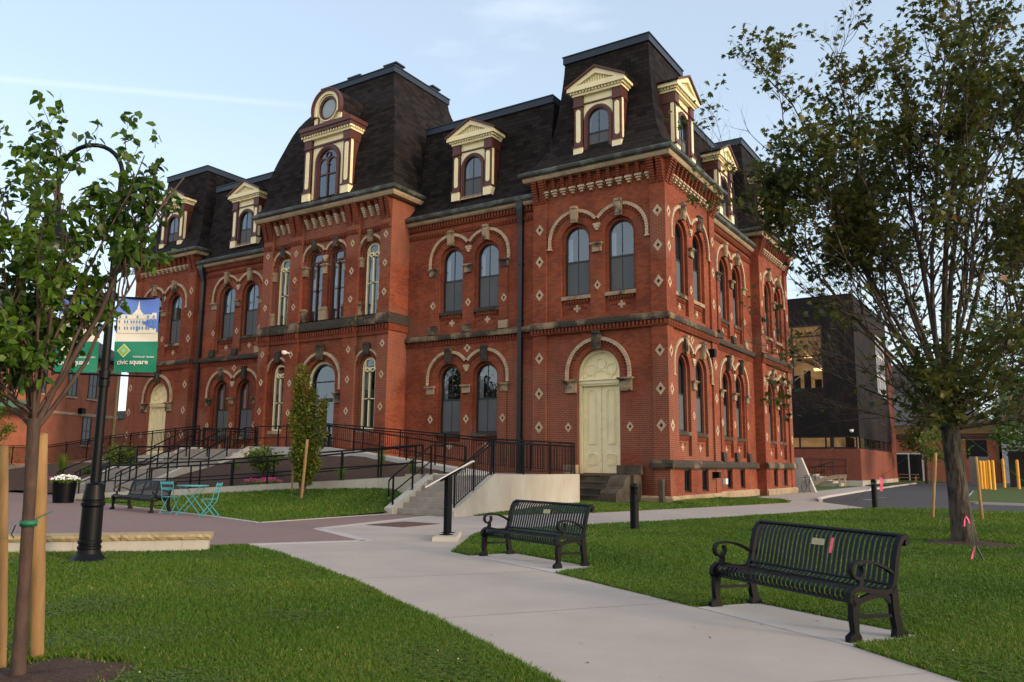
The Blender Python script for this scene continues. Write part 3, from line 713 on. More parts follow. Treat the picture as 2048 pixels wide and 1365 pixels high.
# corbels
for a, c in piers:
    b = MB(PV)
    for k in range(2):
        w = (c-a)*.36; s = a+.04+k*((c-a)-.08-w)
        for i in range(9): ubox(b, s, s+w, 13.48+i*.113, 13.48+i*.113+.098, 0, .05+.034*i, 0)
        b.prism([(0, 13.48), (.03, 13.48), (.28, 14.4), (.28, 14.5), (0, 14.5)], s+.02, s+w-.02, 0, 'yz')
    part(b, 'pier_bracket', ['brick_trim', 'cream_stone'])
for a, c in bays:
    n = 3 if c-a < 2 else 6
    for i in range(n):
        b = MB(PV)
        s = a+(c-a)*(i+.5)/n
        for j in range(6):
            hw = .07+.008*j; ubox(b, s-hw, s+hw, 13.75+j*.10+.008, 13.85+j*.10-.008, -.2, -.08+.05*j, 1 if j < 5 else 0)
        ubox(b, s-.09, s+.09, 14.35, 14.5, -.2, .2, 0)
        part(b, 'corbel', ['brick_trim', 'cream_stone'])
# main entrance
f = MB(PV); ring(f, apath(XC, 1.03, 2.2, 5.6), apath(XC, .90, 2.2, 5.6), -.62, -.42, 0); fo = part(f, 'entrance_door', 'cream')
f = MB(PV); ring(f, apath(XC, .9, 2.2, 5.6), apath(XC, .8, 2.2, 5.6), -.62, -.5, 0); ubox(f, XC-.8, XC+.8, 4.55, 4.72, -.6, -.48); ubox(f, XC-.8, XC+.8, 5.55, 5.6, -.6, -.5)
ubox(f, XC-.04, XC+.04, 2.2, 4.6, -.6, -.5)
for sg in (-1, 1): ubox(f, *sorted((XC+sg*.04, XC+sg*.14)), 2.2, 4.6, -.6, -.52); ubox(f, *sorted((XC+sg*.7, XC+sg*.8)), 2.2, 4.6, -.6, -.52); ubox(f, *sorted((XC+sg*.14, XC+sg*.7)), 2.2, 2.55, -.6, -.53)
f.build('door_frame', 'window_black', fo, ORG)
g = MB(PV); g.face([(x, -.57, z) for x, z in apath(XC, .82, 2.3, 5.6)]); g.build('pane', 'glass', fo, ORG)
g = MB(PV); g.face([(x, -1.4, z) for x, z in apath(XC, 1.0, 2.2, 5.6)]); g.build('window_recess', 'dark', fo, ORG)

# ---- roofs
def rect_ring(mb, x0, x1, y0, y1, prof, m=0, caps=True):
    mb.loft([[(x0-o, y0-o, z), (x1+o, y0-o, z), (x1+o, y1+o, z), (x0-o, y1+o, z)] for o, z in prof], m=m, caps=caps)
TOWER_PROF = [(.47, 14.45), (.30, 14.62), (.06, 14.85), (-.16, 15.12), (-.36, 15.5), (-.52, 15.95), (-.64, 16.4), (-.76, 17.0), (-.86, 17.8), (-.95, 18.7), (-1.02, 19.5), (-1.05, 20.05)]
for (x0, x1, y0, y1) in ((-TW, 0, 0, 6.1), (-W, -W+TW, 0, 6.1), (-TW, 0, 13.5, 19.6)):
    b = MB(); rect_ring(b, x0, x1, y0, y1, TOWER_PROF, caps=False); ro = part(b, 'mansard_roof', 'shingle')
    b = MB(); rect_ring(b, x0, x1, y0, y1, [(-1.06, 20.03), (-.98, 20.03), (-.98, 20.36), (-.94, 20.36), (-.94, 20.40), (-1.1, 20.40)]); b.build('roof_cap', 'metal_cap', ro, ORG)
    b = MB(); rect_ring(b, x0, x1, y0, y1, [(0, 14.05), (.33, 14.05), (.36, 14.10), (.40, 14.24), (0, 14.24)]); part(b, 'stone_cornice', 'stone')
    b = MB(); rect_ring(b, x0, x1, y0, y1, [(0, 14.24), (.44, 14.24), (.52, 14.31), (.54, 14.41), (.49, 14.48), (.3, 14.49)]); part(b, 'gutter', 'copper')
for (x0, x1) in ((-13.7, -TW+.3), (-W+TW-.3, -23.1)):
    b = MB(); b.prism([(-.1, 13.62), (.25, 13.85), (.55, 14.2), (.80, 14.75), (.97, 15.5), (1.10, 16.5), (1.22, 17.6), (1.32, 18.5), (17.8, 18.5), (18.5, 14)], x0, x1, 0, 'yz'); ro = part(b, 'mansard_roof', 'shingle')
    b = MB(); b.box(x0, x1, 1.24, 2.0, 18.48, 18.80); b.box(x0, x1, 1.20, 2.0, 18.80, 18.85); b.build('roof_cap', 'metal_cap', ro, ORG)
b = MB(); b.prism([(-.1, 13.62), (-.45, 13.85), (-.75, 14.2), (-1.0, 14.75), (-1.17, 15.5), (-1.30, 16.5), (-1.42, 17.6), (-1.52, 18.5), (-12, 18.52), (-12, 14)], 5.5, 14.1, 0, 'xz'); ro = part(b, 'mansard_roof', 'shingle')
b = MB(); b.box(-2.0, -1.44, 5.2, 14.5, 18.48, 18.80); b.box(-2.0, -1.40, 5.2, 14.5, 18.80, 18.85); b.build('roof_cap', 'metal_cap', ro, ORG)
PP = [(.5, 14.95), (.30, 15.15), (.12, 15.45), (.03, 15.9), (0, 16.5), (-.08, 17.2), (-.22, 17.8), (-.36, 18.3), (-.50, 18.75), (-.67, 19.3), (-.85, 19.85), (-1.05, 20.35), (-1.30, 20.8), (-1.56, 21.2), (-1.76, 21.65), (-1.89, 22.1), (-1.95, 22.5)]
b = MB(); rect_ring(b, pa, pb, -1.09, 7.6, PP, caps=False); ro = part(b, 'mansard_roof', 'shingle')
b = MB(); rect_ring(b, pa, pb, -1.09, 7.6, [(-2.0, 22.48), (-1.88, 22.48), (-1.88, 22.80), (-1.84, 22.80), (-1.84, 22.85), (-2.1, 22.85)]); b.build('roof_cap', 'metal_cap', ro, ORG)
for (x, y, s) in ((pb-2.45, -1.09+2.5, .40), (XC-.5, -1.09+2.5, .42), (pb-2.4, 4.6, .35)):
    b = MB(); b.box(x-s, x+s, y-.3, y+.3, 22.8, 23.1); b.box(x-s-.08, x+s+.08, y-.38, y+.38, 23.1, 23.18); b.build('roof_vent', 'metal_cap', ro, ORG)
b = MB(); rect_ring(b, pa, pb, -1.09, 2.5, [(0, 14.5), (.36, 14.5), (.42, 14.6), (.44, 14.72), (0, 14.72)]); part(b, 'stone_cornice', 'stone')
b = MB(); rect_ring(b, pa, pb, -1.09, 2.5, [(0, 14.72), (.47, 14.72), (.56, 14.8), (.57, 14.92), (.52, 14.98), (.35, 14.98)]); part(b, 'gutter', 'copper')

# ---- dormers (the window of a dormer carries its own glass)
def dormer_window(T, c, zb, zs, r, d, par, frame='window_black', gothic=False):
    f = MB(T); w = .045
    ring(f, apath(c, r, zb, zs), apath(c, r-w, zb+w, zs), d-.06, d)
    zm = zb+(zs+r-zb)*.48
    if gothic:
        g = .035
        ubox(f, c-g, c+g, zb, zs+.1, d-.06, d+.03); ubox(f, c-r, c+r, zm-.035, zm+.035, d-.05, d+.01)
        for sg in (-1, 1):
            rr = (r-w)/2; ring(f, arc(c+sg*rr, rr+.02, zs-.12, 10), arc(c+sg*rr, rr-.05, zs-.12, 10), d-.05, d+.02); ubox(f, c+sg*(r-.05)-.03, c+sg*(r-.05)+.03, zb, zs-.1, d-.05, d+.02)
        ring(f, [(c+.19*math.cos(R(a)), zs+r*.52+.19*math.sin(R(a))) for a in range(0, 360, 20)], [(c+.14*math.cos(R(a)), zs+r*.52+.14*math.sin(R(a))) for a in range(0, 360, 20)], d-.05, d+.02, 0, True)
        ubox(f, c-.08, c+.08, zs-.2, zs-.12, d-.05, d+.05)
    else: ubox(f, c-r+w, c+r-w, zm-.03, zm+.03, d-.05, d-.01); ubox(f, c-.014, c+.014, zb, zs+r-w, d-.05, d-.02)
    f.face([(a, d-.045, b) for a, b in apath(c, r-.02, zb, zs)], 1)
    f.face([(a, d-.35, b) for a, b in apath(c, r, zb, zs)], 2)
    P_ = apath(c, r, zb, zs)
    for p, t in zip(P_[:-1], P_[1:]): f.face([(p[0], d-.06, p[1]), (t[0], d-.06, t[1]), (t[0], d-.35, t[1]), (p[0], d-.35, p[1])], 3)
    if not gothic: f.box(c-r+w, c+r-w, d-.044, d-.04, zb+w, zm-.02, 4)
    return f.build('window', [frame, 'glass', 'dark', 'reveal_white', 'screen'], par, ORG)
def pilaster(T, u0, u1, z0, z1, d, par, cap_h=.5):
    b = MB(T); sg = (u0+u1)/2
    ubox(b, u0, u1, z0, z0+.42, -1.5, d+.06, 1); ubox(b, u0-.03, u1+.03, z0+.42, z0+.50, -1.5, d+.09, 0)
    ubox(b, u0+.02, u1-.02, z0+.5, z1-cap_h, -1.5, d, 0); ubox(b, u0-.03, u1+.03, z1-cap_h, z1-cap_h+.07, -1.5, d+.06, 0); ubox(b, u0, u1, z1-cap_h+.07, z1, -1.5, d+.03, 0)
    m_ = (u0+u1)/2; r = (u1-u0)*.24
    pth = [(m_-r, z0+.68+r)]+[(m_+r*math.cos(R(a)), z0+.68+r+r*math.sin(R(a))) for a in range(180, 361, 30)]+[(m_+r*math.cos(R(a)), z1-cap_h-.12-r+r*math.sin(R(a))) for a in range(0, 181, 30)]
    b.loft([[(a, d-.01, z) for a, z in pth], [(a, d+.02, z) for a, z in pth]], m=1, caps=True)
    b.build('pilaster', ['maroon', 'cream'], par, ORG)
def corner_strip(b, u, z0, z1, d, m): ubox(b, u-.004, u+.004, z0, z1, d-.16, d-.02, m)
def dormer(T, c, d, z0, dep=1.6, hw=1.17):
    zt = z0+2.85          # top of pilasters
    b = MB(T)
    ubox(b, c-hw+.02, c-hw+.12, z0+.2, zt, d-dep, d-.05, 0); ubox(b, c+hw-.12, c+hw-.02, z0+.2, zt, d-dep, d-.05, 0)
    for sg in (-1, 1): ubox(b, *sorted((c+sg*(hw-.03), c+sg*(hw+.005))), z0+.5, zt-.45, d-.2, d-.05, 1)
    for i in range(18): 
        for sg in (-1, 1): ubox(b, *sorted((c+sg*(hw-.03), c+sg*(hw-.012))), z0+.3+i*.14, z0+.42+i*.14, d-dep, d-.21, 0)
    # front plate with the arched opening
    zs = z0+1.62; r = .60; wr = .50; zp = z0+2.35
    wall_layer(b, c-hw+.45, c+hw-.45, z0, zt, d-.10, .1, [(c, r+.10, z0, zs, 1)], 1)
    ring(b, apath(c, r+.10, z0, zs), apath(c, wr+.02, z0, zs), d-.14, d-.05, 0)
    ring(b, apath(c, r+.06, z0, zs), apath(c, wr+.08, z0, zs), d-.05, d-.02, 0)
    ubox(b, c-hw+.45, c+hw-.45, zp+.10, zp+.16, d-.1, d-.04, 0)
    # entablature with dentils
    ubox(b, c-hw-.05, c+hw+.05, zt, zt+.10, d-dep, d+.08, 1)
    for i in range(17):
        u = c-hw-.12+(2*hw+.24-.08)*i/16; ubox(b, u, u+.08, zt+.10, zt+.19, d-.1, d+.16, 1)
    for sg in (-1, 1):
        for i in range(9): y = d+.1-i*.15; ubox(b, *sorted((c+sg*(hw-.05), c+sg*(hw+.14))), zt+.10, zt+.19, y-.08, y, 1)
    ubox(b, c-hw-.02, c+hw+.02, zt+.1, zt+.19, d-dep, d+.06, 1)
    ubox(b, c-hw-.24, c+hw+.24, zt+.19, zt+.36, d-dep, d+.24, 1)
    bo = part(b, 'dormer', ['maroon', 'cream'])
    # pediment and gable roof
    g = MB(T); e = hw+.26; zb_ = zt+.36; za = zb_+.72
    o = [(c-e, zb_), (c, za), (c+e, zb_)]; i_ = [(c-e+.48, zb_+.07), (c, za-.25), (c+e-.48, zb_+.07)]
    g.loft([[(a, d-.1, z) for a, z in i_[::-1]], [(a, d+.10, z) for a, z in i_[::-1]]], m=1, caps=True)
    for k in (0, 1, 2):
        j = (k+1) % 3; a1, a2, b2, b1 = o[k], o[j], i_[j], i_[k]
        g.loft([[(a1[0], y, a1[1]), (a2[0], y, a2[1]), (b2[0], y, b2[1]), (b1[0], y, b1[1])] for y in (d-.1, d+.22)], m=0, caps=True)
    for k in range(11):
        x = c-.62+k*.124; h = .40*(1-abs(x-c)/.85); g.box(x-.025, x+.025, d+.10, d+.12, zb_+.08, zb_+.08+max(.05, h), 0)
    g.build('pediment', ['cream', 'cream_dark'], bo, ORG)
    g = MB(T); s = .07
    for sg in (-1, 1):
        v = [(c, za+.01), (c+sg*(e+.06), zb_-.02), (c+sg*(e+.06), zb_+.06), (c, za+.10)]
        g.loft([[(a, d+.30, z) for a, z in v], [(a, d-dep-.6, z) for a, z in v]], m=1, caps=True)
        v2 = [(a, z+(.004 if i > 1 else -.004)) for i, (a, z) in enumerate(v)]
        g.loft([[(a, d+.315, z) for a, z in v2], [(a, d+.23, z) for a, z in v2]], m=0, caps=True)
    g.build('dormer_roof', ['maroon', 'shingle'], bo, ORG)
    for sg in (-1, 1): pilaster(T, *sorted((c+sg*hw, c+sg*(hw-.45))), z0, zt, d, bo)
    dormer_window(T, c, z0+.05, zs, wr+.02, d-.12, bo)
    k = MB(T)
    for i in range(22): u = c-.6+i*.056; k.box(u, u+.012, d-.02, d+.0, z0+.05, z0+.17)
    k.box(c-.62, c+.62, d-.12, d+.03, z0+.0, z0+.05); k.build('bird_spikes', 'cream_stone', bo, ORG)
dormer(FY, -TW/2, -.2, 14.95); dormer(FY, -W+TW/2, -.2, 14.95)
dormer(FW, -10.05, -.1, 14.2, 1.4); dormer(FW, -W+10.05, -.1, 14.2, 1.4)
dormer(SX, 3.05, -.2, 14.95); dormer(SX, 16.5, -.2, 14.95); dormer(SWG, 9.95, -.1, 14.2, 1.4)
# pavilion dormer with round window
T = PV; c = XC+.33; d = .40; z0 = 15.1; hw = 1.68; zt = z0+3.38; dep = 1.7
b = MB(T)
for sg in (-1, 1): ubox(b, *sorted((c+sg*(hw-.12), c+sg*(hw-.012))), z0+.2, zt, d-dep, d-.05, 0); ubox(b, *sorted((c+sg*(hw-.03), c+sg*(hw+.005))), z0+.5, zt-.45, d-.22, d-.05, 1)
zs = z0+2.02; r = .80; wr = .68
wall_layer(b, c-hw+.55, c+hw-.55, z0, zt, d-.12, .1, [(c, r+.12, z0, zs, 1)], 1)
ring(b, apath(c, r+.12, z0, zs), apath(c, wr, z0, zs), d-.16, d-.06, 0); ring(b, apath(c, r+.07, z0, zs), apath(c, wr+.08, z0, zs), d-.06, d-.02, 0)
ubox(b, c-hw+.55, c+hw-.55, z0+2.93, z0+3.03, d-.1, d-.03, 0)
ubox(b, c-hw-.06, c+hw+.06, zt, zt+.12, d-dep-1, d+.08, 1)
for i in range(19):
    u = c-hw-.12+(2*hw+.24-.09)*i/18; ubox(b, u, u+.09, zt+.12, zt+.24, d-.1, d+.18, 1)
for sg in (-1, 1):
    for i in range(9): y = d+.1-i*.16; ubox(b, *sorted((c+sg*(hw-.05), c+sg*(hw+.14))), zt+.12, zt+.24, y-.09, y, 1)
ubox(b, c-hw-.02, c+hw+.02, zt+.12, zt+.24, d-dep-1, d+.06, 1)
ubox(b, c-hw-.16, c+hw+.16, zt+.24, zt+.42, d-dep-1, d+.24, 0); ubox(b, c-hw-.22, c+hw+.22, zt+.42, zt+.62, d-dep-1, d+.30, 0); ubox(b, c-hw-.19, c+hw+.19, zt+.62, zt+.66, d-dep-1, d+.27, 0)
bo = part(b, 'dormer', ['maroon', 'cream'])
for sg in (-1, 1): pilaster(T, *sorted((c+sg*hw, c+sg*(hw-.52))), z0, zt, d, bo)
dormer_window(T, c, z0+.05, zs, wr, d-.12, bo, 'maroon', True)
zo = zt+.66+.86; ro_ = 1.02
g = MB(T); y1 = d+.12
def circ(r, n=32): return [(c+r*math.cos(2*math.pi*i/n), zo+r*math.sin(2*math.pi*i/n)) for i in range(n)]
def hp(r, zlow): return [(c-r, zlow)]+arc(c, r, zo, 22)+[(c+r, zlow)]
zl = zt+.66
g.face([(a, y1-.16, z) for a, z in hp(.84, zl)], 1)
ring(g, hp(ro_, zo-.35), hp(ro_-.12, zo-.35), y1-.2, y1+.12, 0); ring(g, hp(ro_-.12, zo-.35), hp(ro_-.28, zo-.35), y1-.2, y1+.06, 1)
ring(g, circ(.72), circ(.67), y1-.16, y1-.02, 1, True); ring(g, circ(.67), circ(.53), y1-.16, y1-.06, 0, True)
g.face([(a, y1-.12, z) for a, z in circ(.55)], 2)
for sg in (-1, 1): ubox(g, *sorted((c+sg*.70, c+sg*1.04)), zl, zl+.5, y1-1.0, y1-.12, 0); ubox(g, *sorted((c+sg*.76, c+sg*.98)), zl+.05, zl+.45, y1-.13, y1-.05, 1)
g.build('round_window', ['maroon', 'cream', 'glass'], bo, ORG)
g = MB(T); P_ = arc(c, ro_+.05, zo, 22, 205, -25)
for p, t in zip(P_[:-1], P_[1:]): g.face([(p[0], y1+.14, p[1]), (t[0], y1+.14, t[1]), (t[0], d-3.0, t[1]), (p[0], d-3.0, p[1])], 1)
ring(g, arc(c, ro_+.06, zo, 22, 205, -25), arc(c, ro_-.02, zo, 22, 205, -25), y1-.1, y1+.15, 0)
g.face([(a, y1-.3, z) for a, z in arc(c, ro_, zo, 22, 205, -25)], 0)
g.build('dormer_roof', ['maroon', 'shingle'], bo, ORG, True)

# ---- downspouts
def downspout(T, u, zt, off=.0):
    b = MB(T); b.box(u-.17, u+.17, .02, .34, zt-.35, zt); b.loft([[(u-.17, .02, zt-.35), (u+.17, .02, zt-.35), (u+.17, .34, zt-.35), (u-.17, .34, zt-.35)], [(u-.1+off, .02, zt-1.1), (u+.1+off, .02, zt-1.1), (u+.1+off, .2, zt-1.1), (u-.1+off, .2, zt-1.1)]], caps=True)
    b.box(u-.10+off, u+.10+off, .02, .19, .2, zt-1.1)
    for z in (10.5, 7.9, 5.2, 2.6): b.box(u-.13+off, u+.13+off, .015, .215, z-.04, z+.04)
    part(b, 'downspout', 'downspout')
downspout(FW, -7.05, 13.4); downspout(FW, -W+TW+.45, 13.4, .12); downspout(SWG, 6.45, 13.4)
def small(mb, name, m, label=None):
    o = part(mb, name, m)
    if label: o['label'] = label
b = MB(SX); b.box(5.0, 5.3, -.1, .22, 6.35, 6.7); small(b, 'loudspeaker', 'black_metal')
b = MB(SX); b.box(5.0, 5.28, -.1, .25, .98, 1.25); small(b, 'loudspeaker', 'black_metal')
b = MB(SX); b.box(6.3, 6.5, -.5, .05, .75, .9); b.box(6.25, 6.55, .0, .15, .7, .95); small(b, 'floodlight', 'white')
b = MB(PV); b.tube([(XC-2.2, -.2, 7.15), (XC-2.2, .28, 7.15)], .05); b.lathe([(.02, .1), (.13, .08), (.14, -.02), (.1, -.1), (.0, -.13)], XC-2.2, .33, 14, z0=7.15); small(b, 'security_camera', 'white')
# ================================================================== ground, paving, stairs, ramps
def sheet(name, polys, z, mat, th=.06):
    b = MB()
    for P in polys: b.loft([[(x, y, z-th) for x, y in P], [(x, y, z) for x, y in P]], caps=True)
    return tag(b.build(name, mat), kind='structure')
b = MB(); S = 900
b.face([(-S, -S, 0), (S, -S, 0), (S, S, 0), (-S, S, 0)]); tag(b.build('ground', 'grass'), kind='structure')
PATH = [(26, -35), (8.86, -24.55), (6.79, -23.26), (4.24, -21.79), (1.23, -20.32), (-.32, -19.80), (.85, -17.8), (-1.94, -16.4), (-2.8, -11.26), (-1.95, -11.2), (-1.95, -10.6), (-1.5, -9.7), (0.02, -7.17), (1.6, -1.0), (3.15, 5.5), (1.5, 8.6), (.25, 10.6), (.25, 41), (2.4, 41), (2.6, 29), (2.85, 20.4), (3.05, 12.9), (3.35, 9.2), (4.0, 7.1), (6.65, 2.77), (6.19, 1.47), (3.8, -7.42), (2.34, -11.74), (1.25, -14.3), (1.92, -15.91), (3.38, -18.45), (6.09, -19.69), (8.6, -21.13), (10.38, -22.17), (11.21, -22.91), (27, -32)]
sheet('path', [PATH], .012, 'concrete')
PAD1 = [(8.66, -21.16), (9.12, -20.5), (10.85, -21.42), (10.40, -22.18)]; PAD2 = [(3.95, -18.74), (4.27, -17.95), (6.28, -18.85), (6.02, -19.66)]
sheet('bench_pad', [PAD1, PAD2], .017, 'concrete_new')
PLAZA = [(-.32, -19.80), (-.87, -20.1), (-2.3, -22.1), (-4.5, -24.7), (-9, -30), (-60, -30), (-60, -4), (-23, -4), (-22.2, -11.4), (-17.2, -11.4), (-18.9, -12.7), (-10.41, -14.58), (-6.81, -15.35), (-4.44, -16.0), (-4.40, -11.27), (-2.8, -11.26), (-1.94, -16.4), (.85, -17.8)]
sheet('brick_plaza', [PLAZA], .008, 'paver')
def strip_line(name, pts, w, z, mat):
    b = MB()
    for p, q in zip(pts[:-1], pts[1:]):
        p, q = Vector((*p, 0)), Vector((*q, 0)); t = (q-p).normalized(); n = Vector((-t.y, t.x, 0))*w/2
        v = [p-n, q-n, q+n, p+n]; b.loft([[(a.x, a.y, z-.03) for a in v], [(a.x, a.y, z) for a in v]], caps=True)
    return b.build(name, mat)
tag(strip_line('paving_border', [(-2.8, -11.3), (-1.94, -16.45), (.85, -17.85), (-.30, -19.7)], .22, .016, 'concrete_new'), kind='structure')
tag(strip_line('plaza_edging', [(-19.5, -12.6), (-10.41, -14.62), (-6.81, -15.39), (-4.4, -16.05), (-4.36, -11.3)], .14, .018, 'concrete_new'), kind='structure')
b = MB(); rr = random.Random(4)   # tooled joints in the walk
def joint(p, q): 
    p, q = Vector((*p, 0)), Vector((*q, 0)); t = (q-p).normalized(); n = Vector((-t.y, t.x, 0))*.013
    b.face([(a.x, a.y, .0135) for a in (p-n, q-n, q+n, p+n)])
for (p, q) in (((4.24, -21.79), (5.9, -19.62)), ((6.79, -23.26), (8.35, -21.0)), ((1.23, -20.32), (2.9, -17.7)), ((9.3, -24.8), (11.0, -22.8)), ((1.25, -14.3), (-2.35, -13.6)), ((2.34, -11.74), (-2.0, -11.2)), ((3.0, -9.5), (-.8, -8.3)), ((3.8, -7.42), (.1, -6.9)), ((4.8, -3.6), (1.1, -3.0)), ((5.7, -.2), (2.0, .5)), ((6.2, 1.6), (2.6, 3.4)), ((8.63, -21.14), (10.42, -22.14)), ((3.9, -18.7), (6.05, -19.68))): joint(p, q)
tag(b.build('path_joints', 'stepconc'), kind='structure')
ROAD = [(6.65, 2.85), (4.05, 7.15), (3.4, 9.3), (3.1, 12.9), (2.9, 20.4), (2.65, 29), (2.45, 41), (2.3, 57), (-3, 63), (-3, 74), (8.3, 74), (30, 90), (60, 90), (60, 10), (30, 4.5), (9.1, 3.9)]
sheet('road', [ROAD], .006, 'asphalt')
ISL = [(9.15, 14.2), (9.6, 10.3), (14, 10.0), (40, 14), (40, 60), (14, 60), (9.0, 38), (8.6, 30)]
sheet('grass_island', [ISL], .12, 'grass')
def kerb(pts, name='kerb', w=.16, h=.13):
    b = MB()
    for p, q in zip(pts[:-1], pts[1:]): b.bar((p[0], p[1], h/2-.02), (q[0], q[1], h/2-.02), w, h)
    return tag(b.build(name, 'concrete_new'), kind='structure')
kerb([(4.0, 7.2), (3.38, 9.4), (3.1, 12.9), (2.88, 20.4), (2.65, 29), (2.45, 41), (2.3, 57), (0, 60)])
kerb([(8.6, 30), (9.12, 14.2), (9.3, 11.3), (9.7, 10.1), (14, 9.8), (40, 13.6)], 'kerb')
sheet('grass_strip', [[(.3, 42), (2.3, 42), (2.2, 57), (.3, 57)], [(-4, 64), (4.2, 66), (3.0, 73), (-5, 72)]], .10, 'grass')
b = MB(); b.lathe([(0, .014), (.30, .014), (.30, .0135)], 5.3, 11.5, 20); b.box(4.9, 5.5, 15.0, 15.2, .008, .013); tag(b.build('road_marking', 'concrete_new'), kind='structure')

# raised lawns
def strip_mesh(name, rows, mat):   # rows: list of polylines of equal length -> grid
    b = MB(); n = len(rows[0]); i = 0
    vs = [p for r in rows for p in r]; fs = []
    for a in range(len(rows)-1):
        for k in range(n-1): fs.append((a*n+k, a*n+k+1, (a+1)*n+k+1, (a+1)*n+k))
    b.mesh(vs, fs); return b.build(name, mat, smooth=True)
RA, RB = Vector((-18.7, -13.2, 0)), Vector((-4.5, -9.3, 0)); rd = (RB-RA).normalized(); rn = Vector((-rd.y, rd.x, 0)); RLEN = (RB-RA).length
def rampx(x): return RA+rd*((x-RA.x)/rd.x)
def lerp(x, pts):
    if x <= pts[0][0]: return pts[0][1]
    for (a, b), (c, d) in zip(pts[:-1], pts[1:]):
        if x <= c: return b+(d-b)*(x-a)/(c-a)
    return pts[-1][1]
wallg = lambda x: lerp(x, [(-18.7, 0.03), (-18, .04), (-13.4, .28), (-9.75, .55), (-6.2, .66), (-4.6, .62)])
wallt = lambda x: lerp(x, [(-18.7, .22), (-14.1, .48), (-9.76, .78), (-7.2, .92), (-4.5, 1.14)])
edge2 = lambda x: lerp(x, [(-18.9, -12.7), (-18.0, -13.1), (-10.41, -14.58), (-6.81, -15.35), (-4.44, -16.0)])
def bermz(x, y):
    yw = rampx(x).y; ye = edge2(x); t = min(1, max(0, (y-ye)/(yw-ye) if yw > ye+.01 else 0))
    ex = min(1, max(0, (-4.42-x)/1.2))
    return .012+wallg(x)*(t**1.5)*(.15+.85*ex)
xs = [-18.6+i*.4 for i in range(36)]; xs[-1] = -4.42
rows = []
for j in range(13):
    t = j/12; rows.append([(x, edge2(x)+(rampx(x).y-edge2(x))*t, bermz(x, edge2(x)+(rampx(x).y-edge2(x))*t)) for x in xs])
tag(strip_mesh('lawn_bank', rows, 'grass'), kind='structure')
WX = [(-1.95, -10.5), (-1.4, -9.6), (0.02, -7.17), (1.6, -1.0), (3.15, 5.5)]
def wedgez(x, y): return .10
rows = []
for j in range(9):
    t = j/8; r = []
    for k in range(25):
        y = -10.4+k*(15.9)/24
        xe = lerp(y, [(a[1], a[0]) for a in WX]); xi = -1.94 if y < -3.8 else (-1.94+(y+3.8)*.0 if y < -.2 else .12)
        if -.2 > y >= -3.8: xi = -3.9
        xi = min(xi, xe-.01); r.append((xi+(xe-xi)*t, y, .14*(1-t)*min(1, (y+10.4)/5)+.014))
    rows.append(r)
b = strip_mesh('lawn_wedge', rows[::-1], 'grass'); tag(b, kind='structure')
b = MB(); b.loft([[(.1, 5.4, -.02), (3.15, 5.4, -.02), (1.5, 8.6, -.02), (.1, 10.6, -.02)], [(.1, 5.4, .12), (3.12, 5.4, .02), (1.5, 8.5, .02), (.1, 10.5, .05)]], caps=True); tag(b.build('lawn_wedge', 'grass'), kind='structure')

# low wall of the ramp, the ramp itself
def wall_seg(mb, p, q, z0, zp, zq, th, m=0):
    p, q = Vector((p[0], p[1], 0)), Vector((q[0], q[1], 0)); t = (q-p).normalized(); n = Vector((-t.y, t.x, 0))*th
    def r(a, z): return [(a.x, a.y, z0), ((a+n).x, (a+n).y, z0), ((a+n).x, (a+n).y, z), (a.x, a.y, z)]
    mb.loft([r(p, zp), r(q, zq)], m=m, caps=True)
b = MB(); X = [-18.7, -16, -14.1, -12, -9.76, -7.2, -4.75]
for a, c in zip(X[:-1], X[1:]):
    p, q = rampx(a), rampx(c); wall_seg(b, p, q, -.1, wallt(a), wallt(c), .2)
ramp = empty('access_ramp', (-11, -11, 0), 'long low concrete ramp with planted bed behind, rising right along the grass bank', 'ramp')
b.build('low_wall', 'wallconc', ramp, (-11, -11, 0))
b = MB(); p0, p1 = RA+rn*.2, RB+rn*.2; q0, q1 = p0+rn*1.35, p1+rn*1.35
b.loft([[(p0.x, p0.y, -.1), (q0.x, q0.y, -.1), (q0.x, q0.y, .16), (p0.x, p0.y, .16)], [(p1.x, p1.y, -.1), (q1.x, q1.y, -.1), (q1.x, q1.y, 1.13), (p1.x, p1.y, 1.13)]], caps=True)
b.build('ramp_slab', 'stepconc', ramp, (-11, -11, 0))
TER = empty('entrance_terrace', (-3, -6, 0), 'pale board marked concrete terrace block beside the cream side door', 'terrace')
TO = (-3, -6, 0)
b = MB(); b.box(-5.6, -1.95, -9.15, -3.8, -.1, 1.14); b.box(-2.25, -1.95, -9.15, -3.8, 1.14, 1.17); b.build('terrace_wall', 'wallconc', TER, TO)
# side stairs (five risers) with cheek walls
SS = empty('side_stairs', (-3.3, -10.2, 0), 'short grey concrete stair between two sloped walls, behind the angled sign', 'stairs'); so = (-3.3, -10.2, 0)
b = MB(); n = 7
for i in range(n): b.box(-4.25, -2.25, -11.05+i*.28, -9.15, (0 if i == 0 else 1.14*i/n)+.002, 1.14*(i+1)/n)
b.build('steps', 'stepconc', SS, so)
for x0, x1 in ((-4.55, -4.25), (-2.25, -1.95)):
    b = MB(); b.prism([(-11.3, -.05), (-11.3, .17), (-9.25, 1.19), (-9.15, 1.19), (-9.15, -.05)], x0, x1, 0, 'yz'); b.build('cheek_wall', 'wallconc', SS, so)
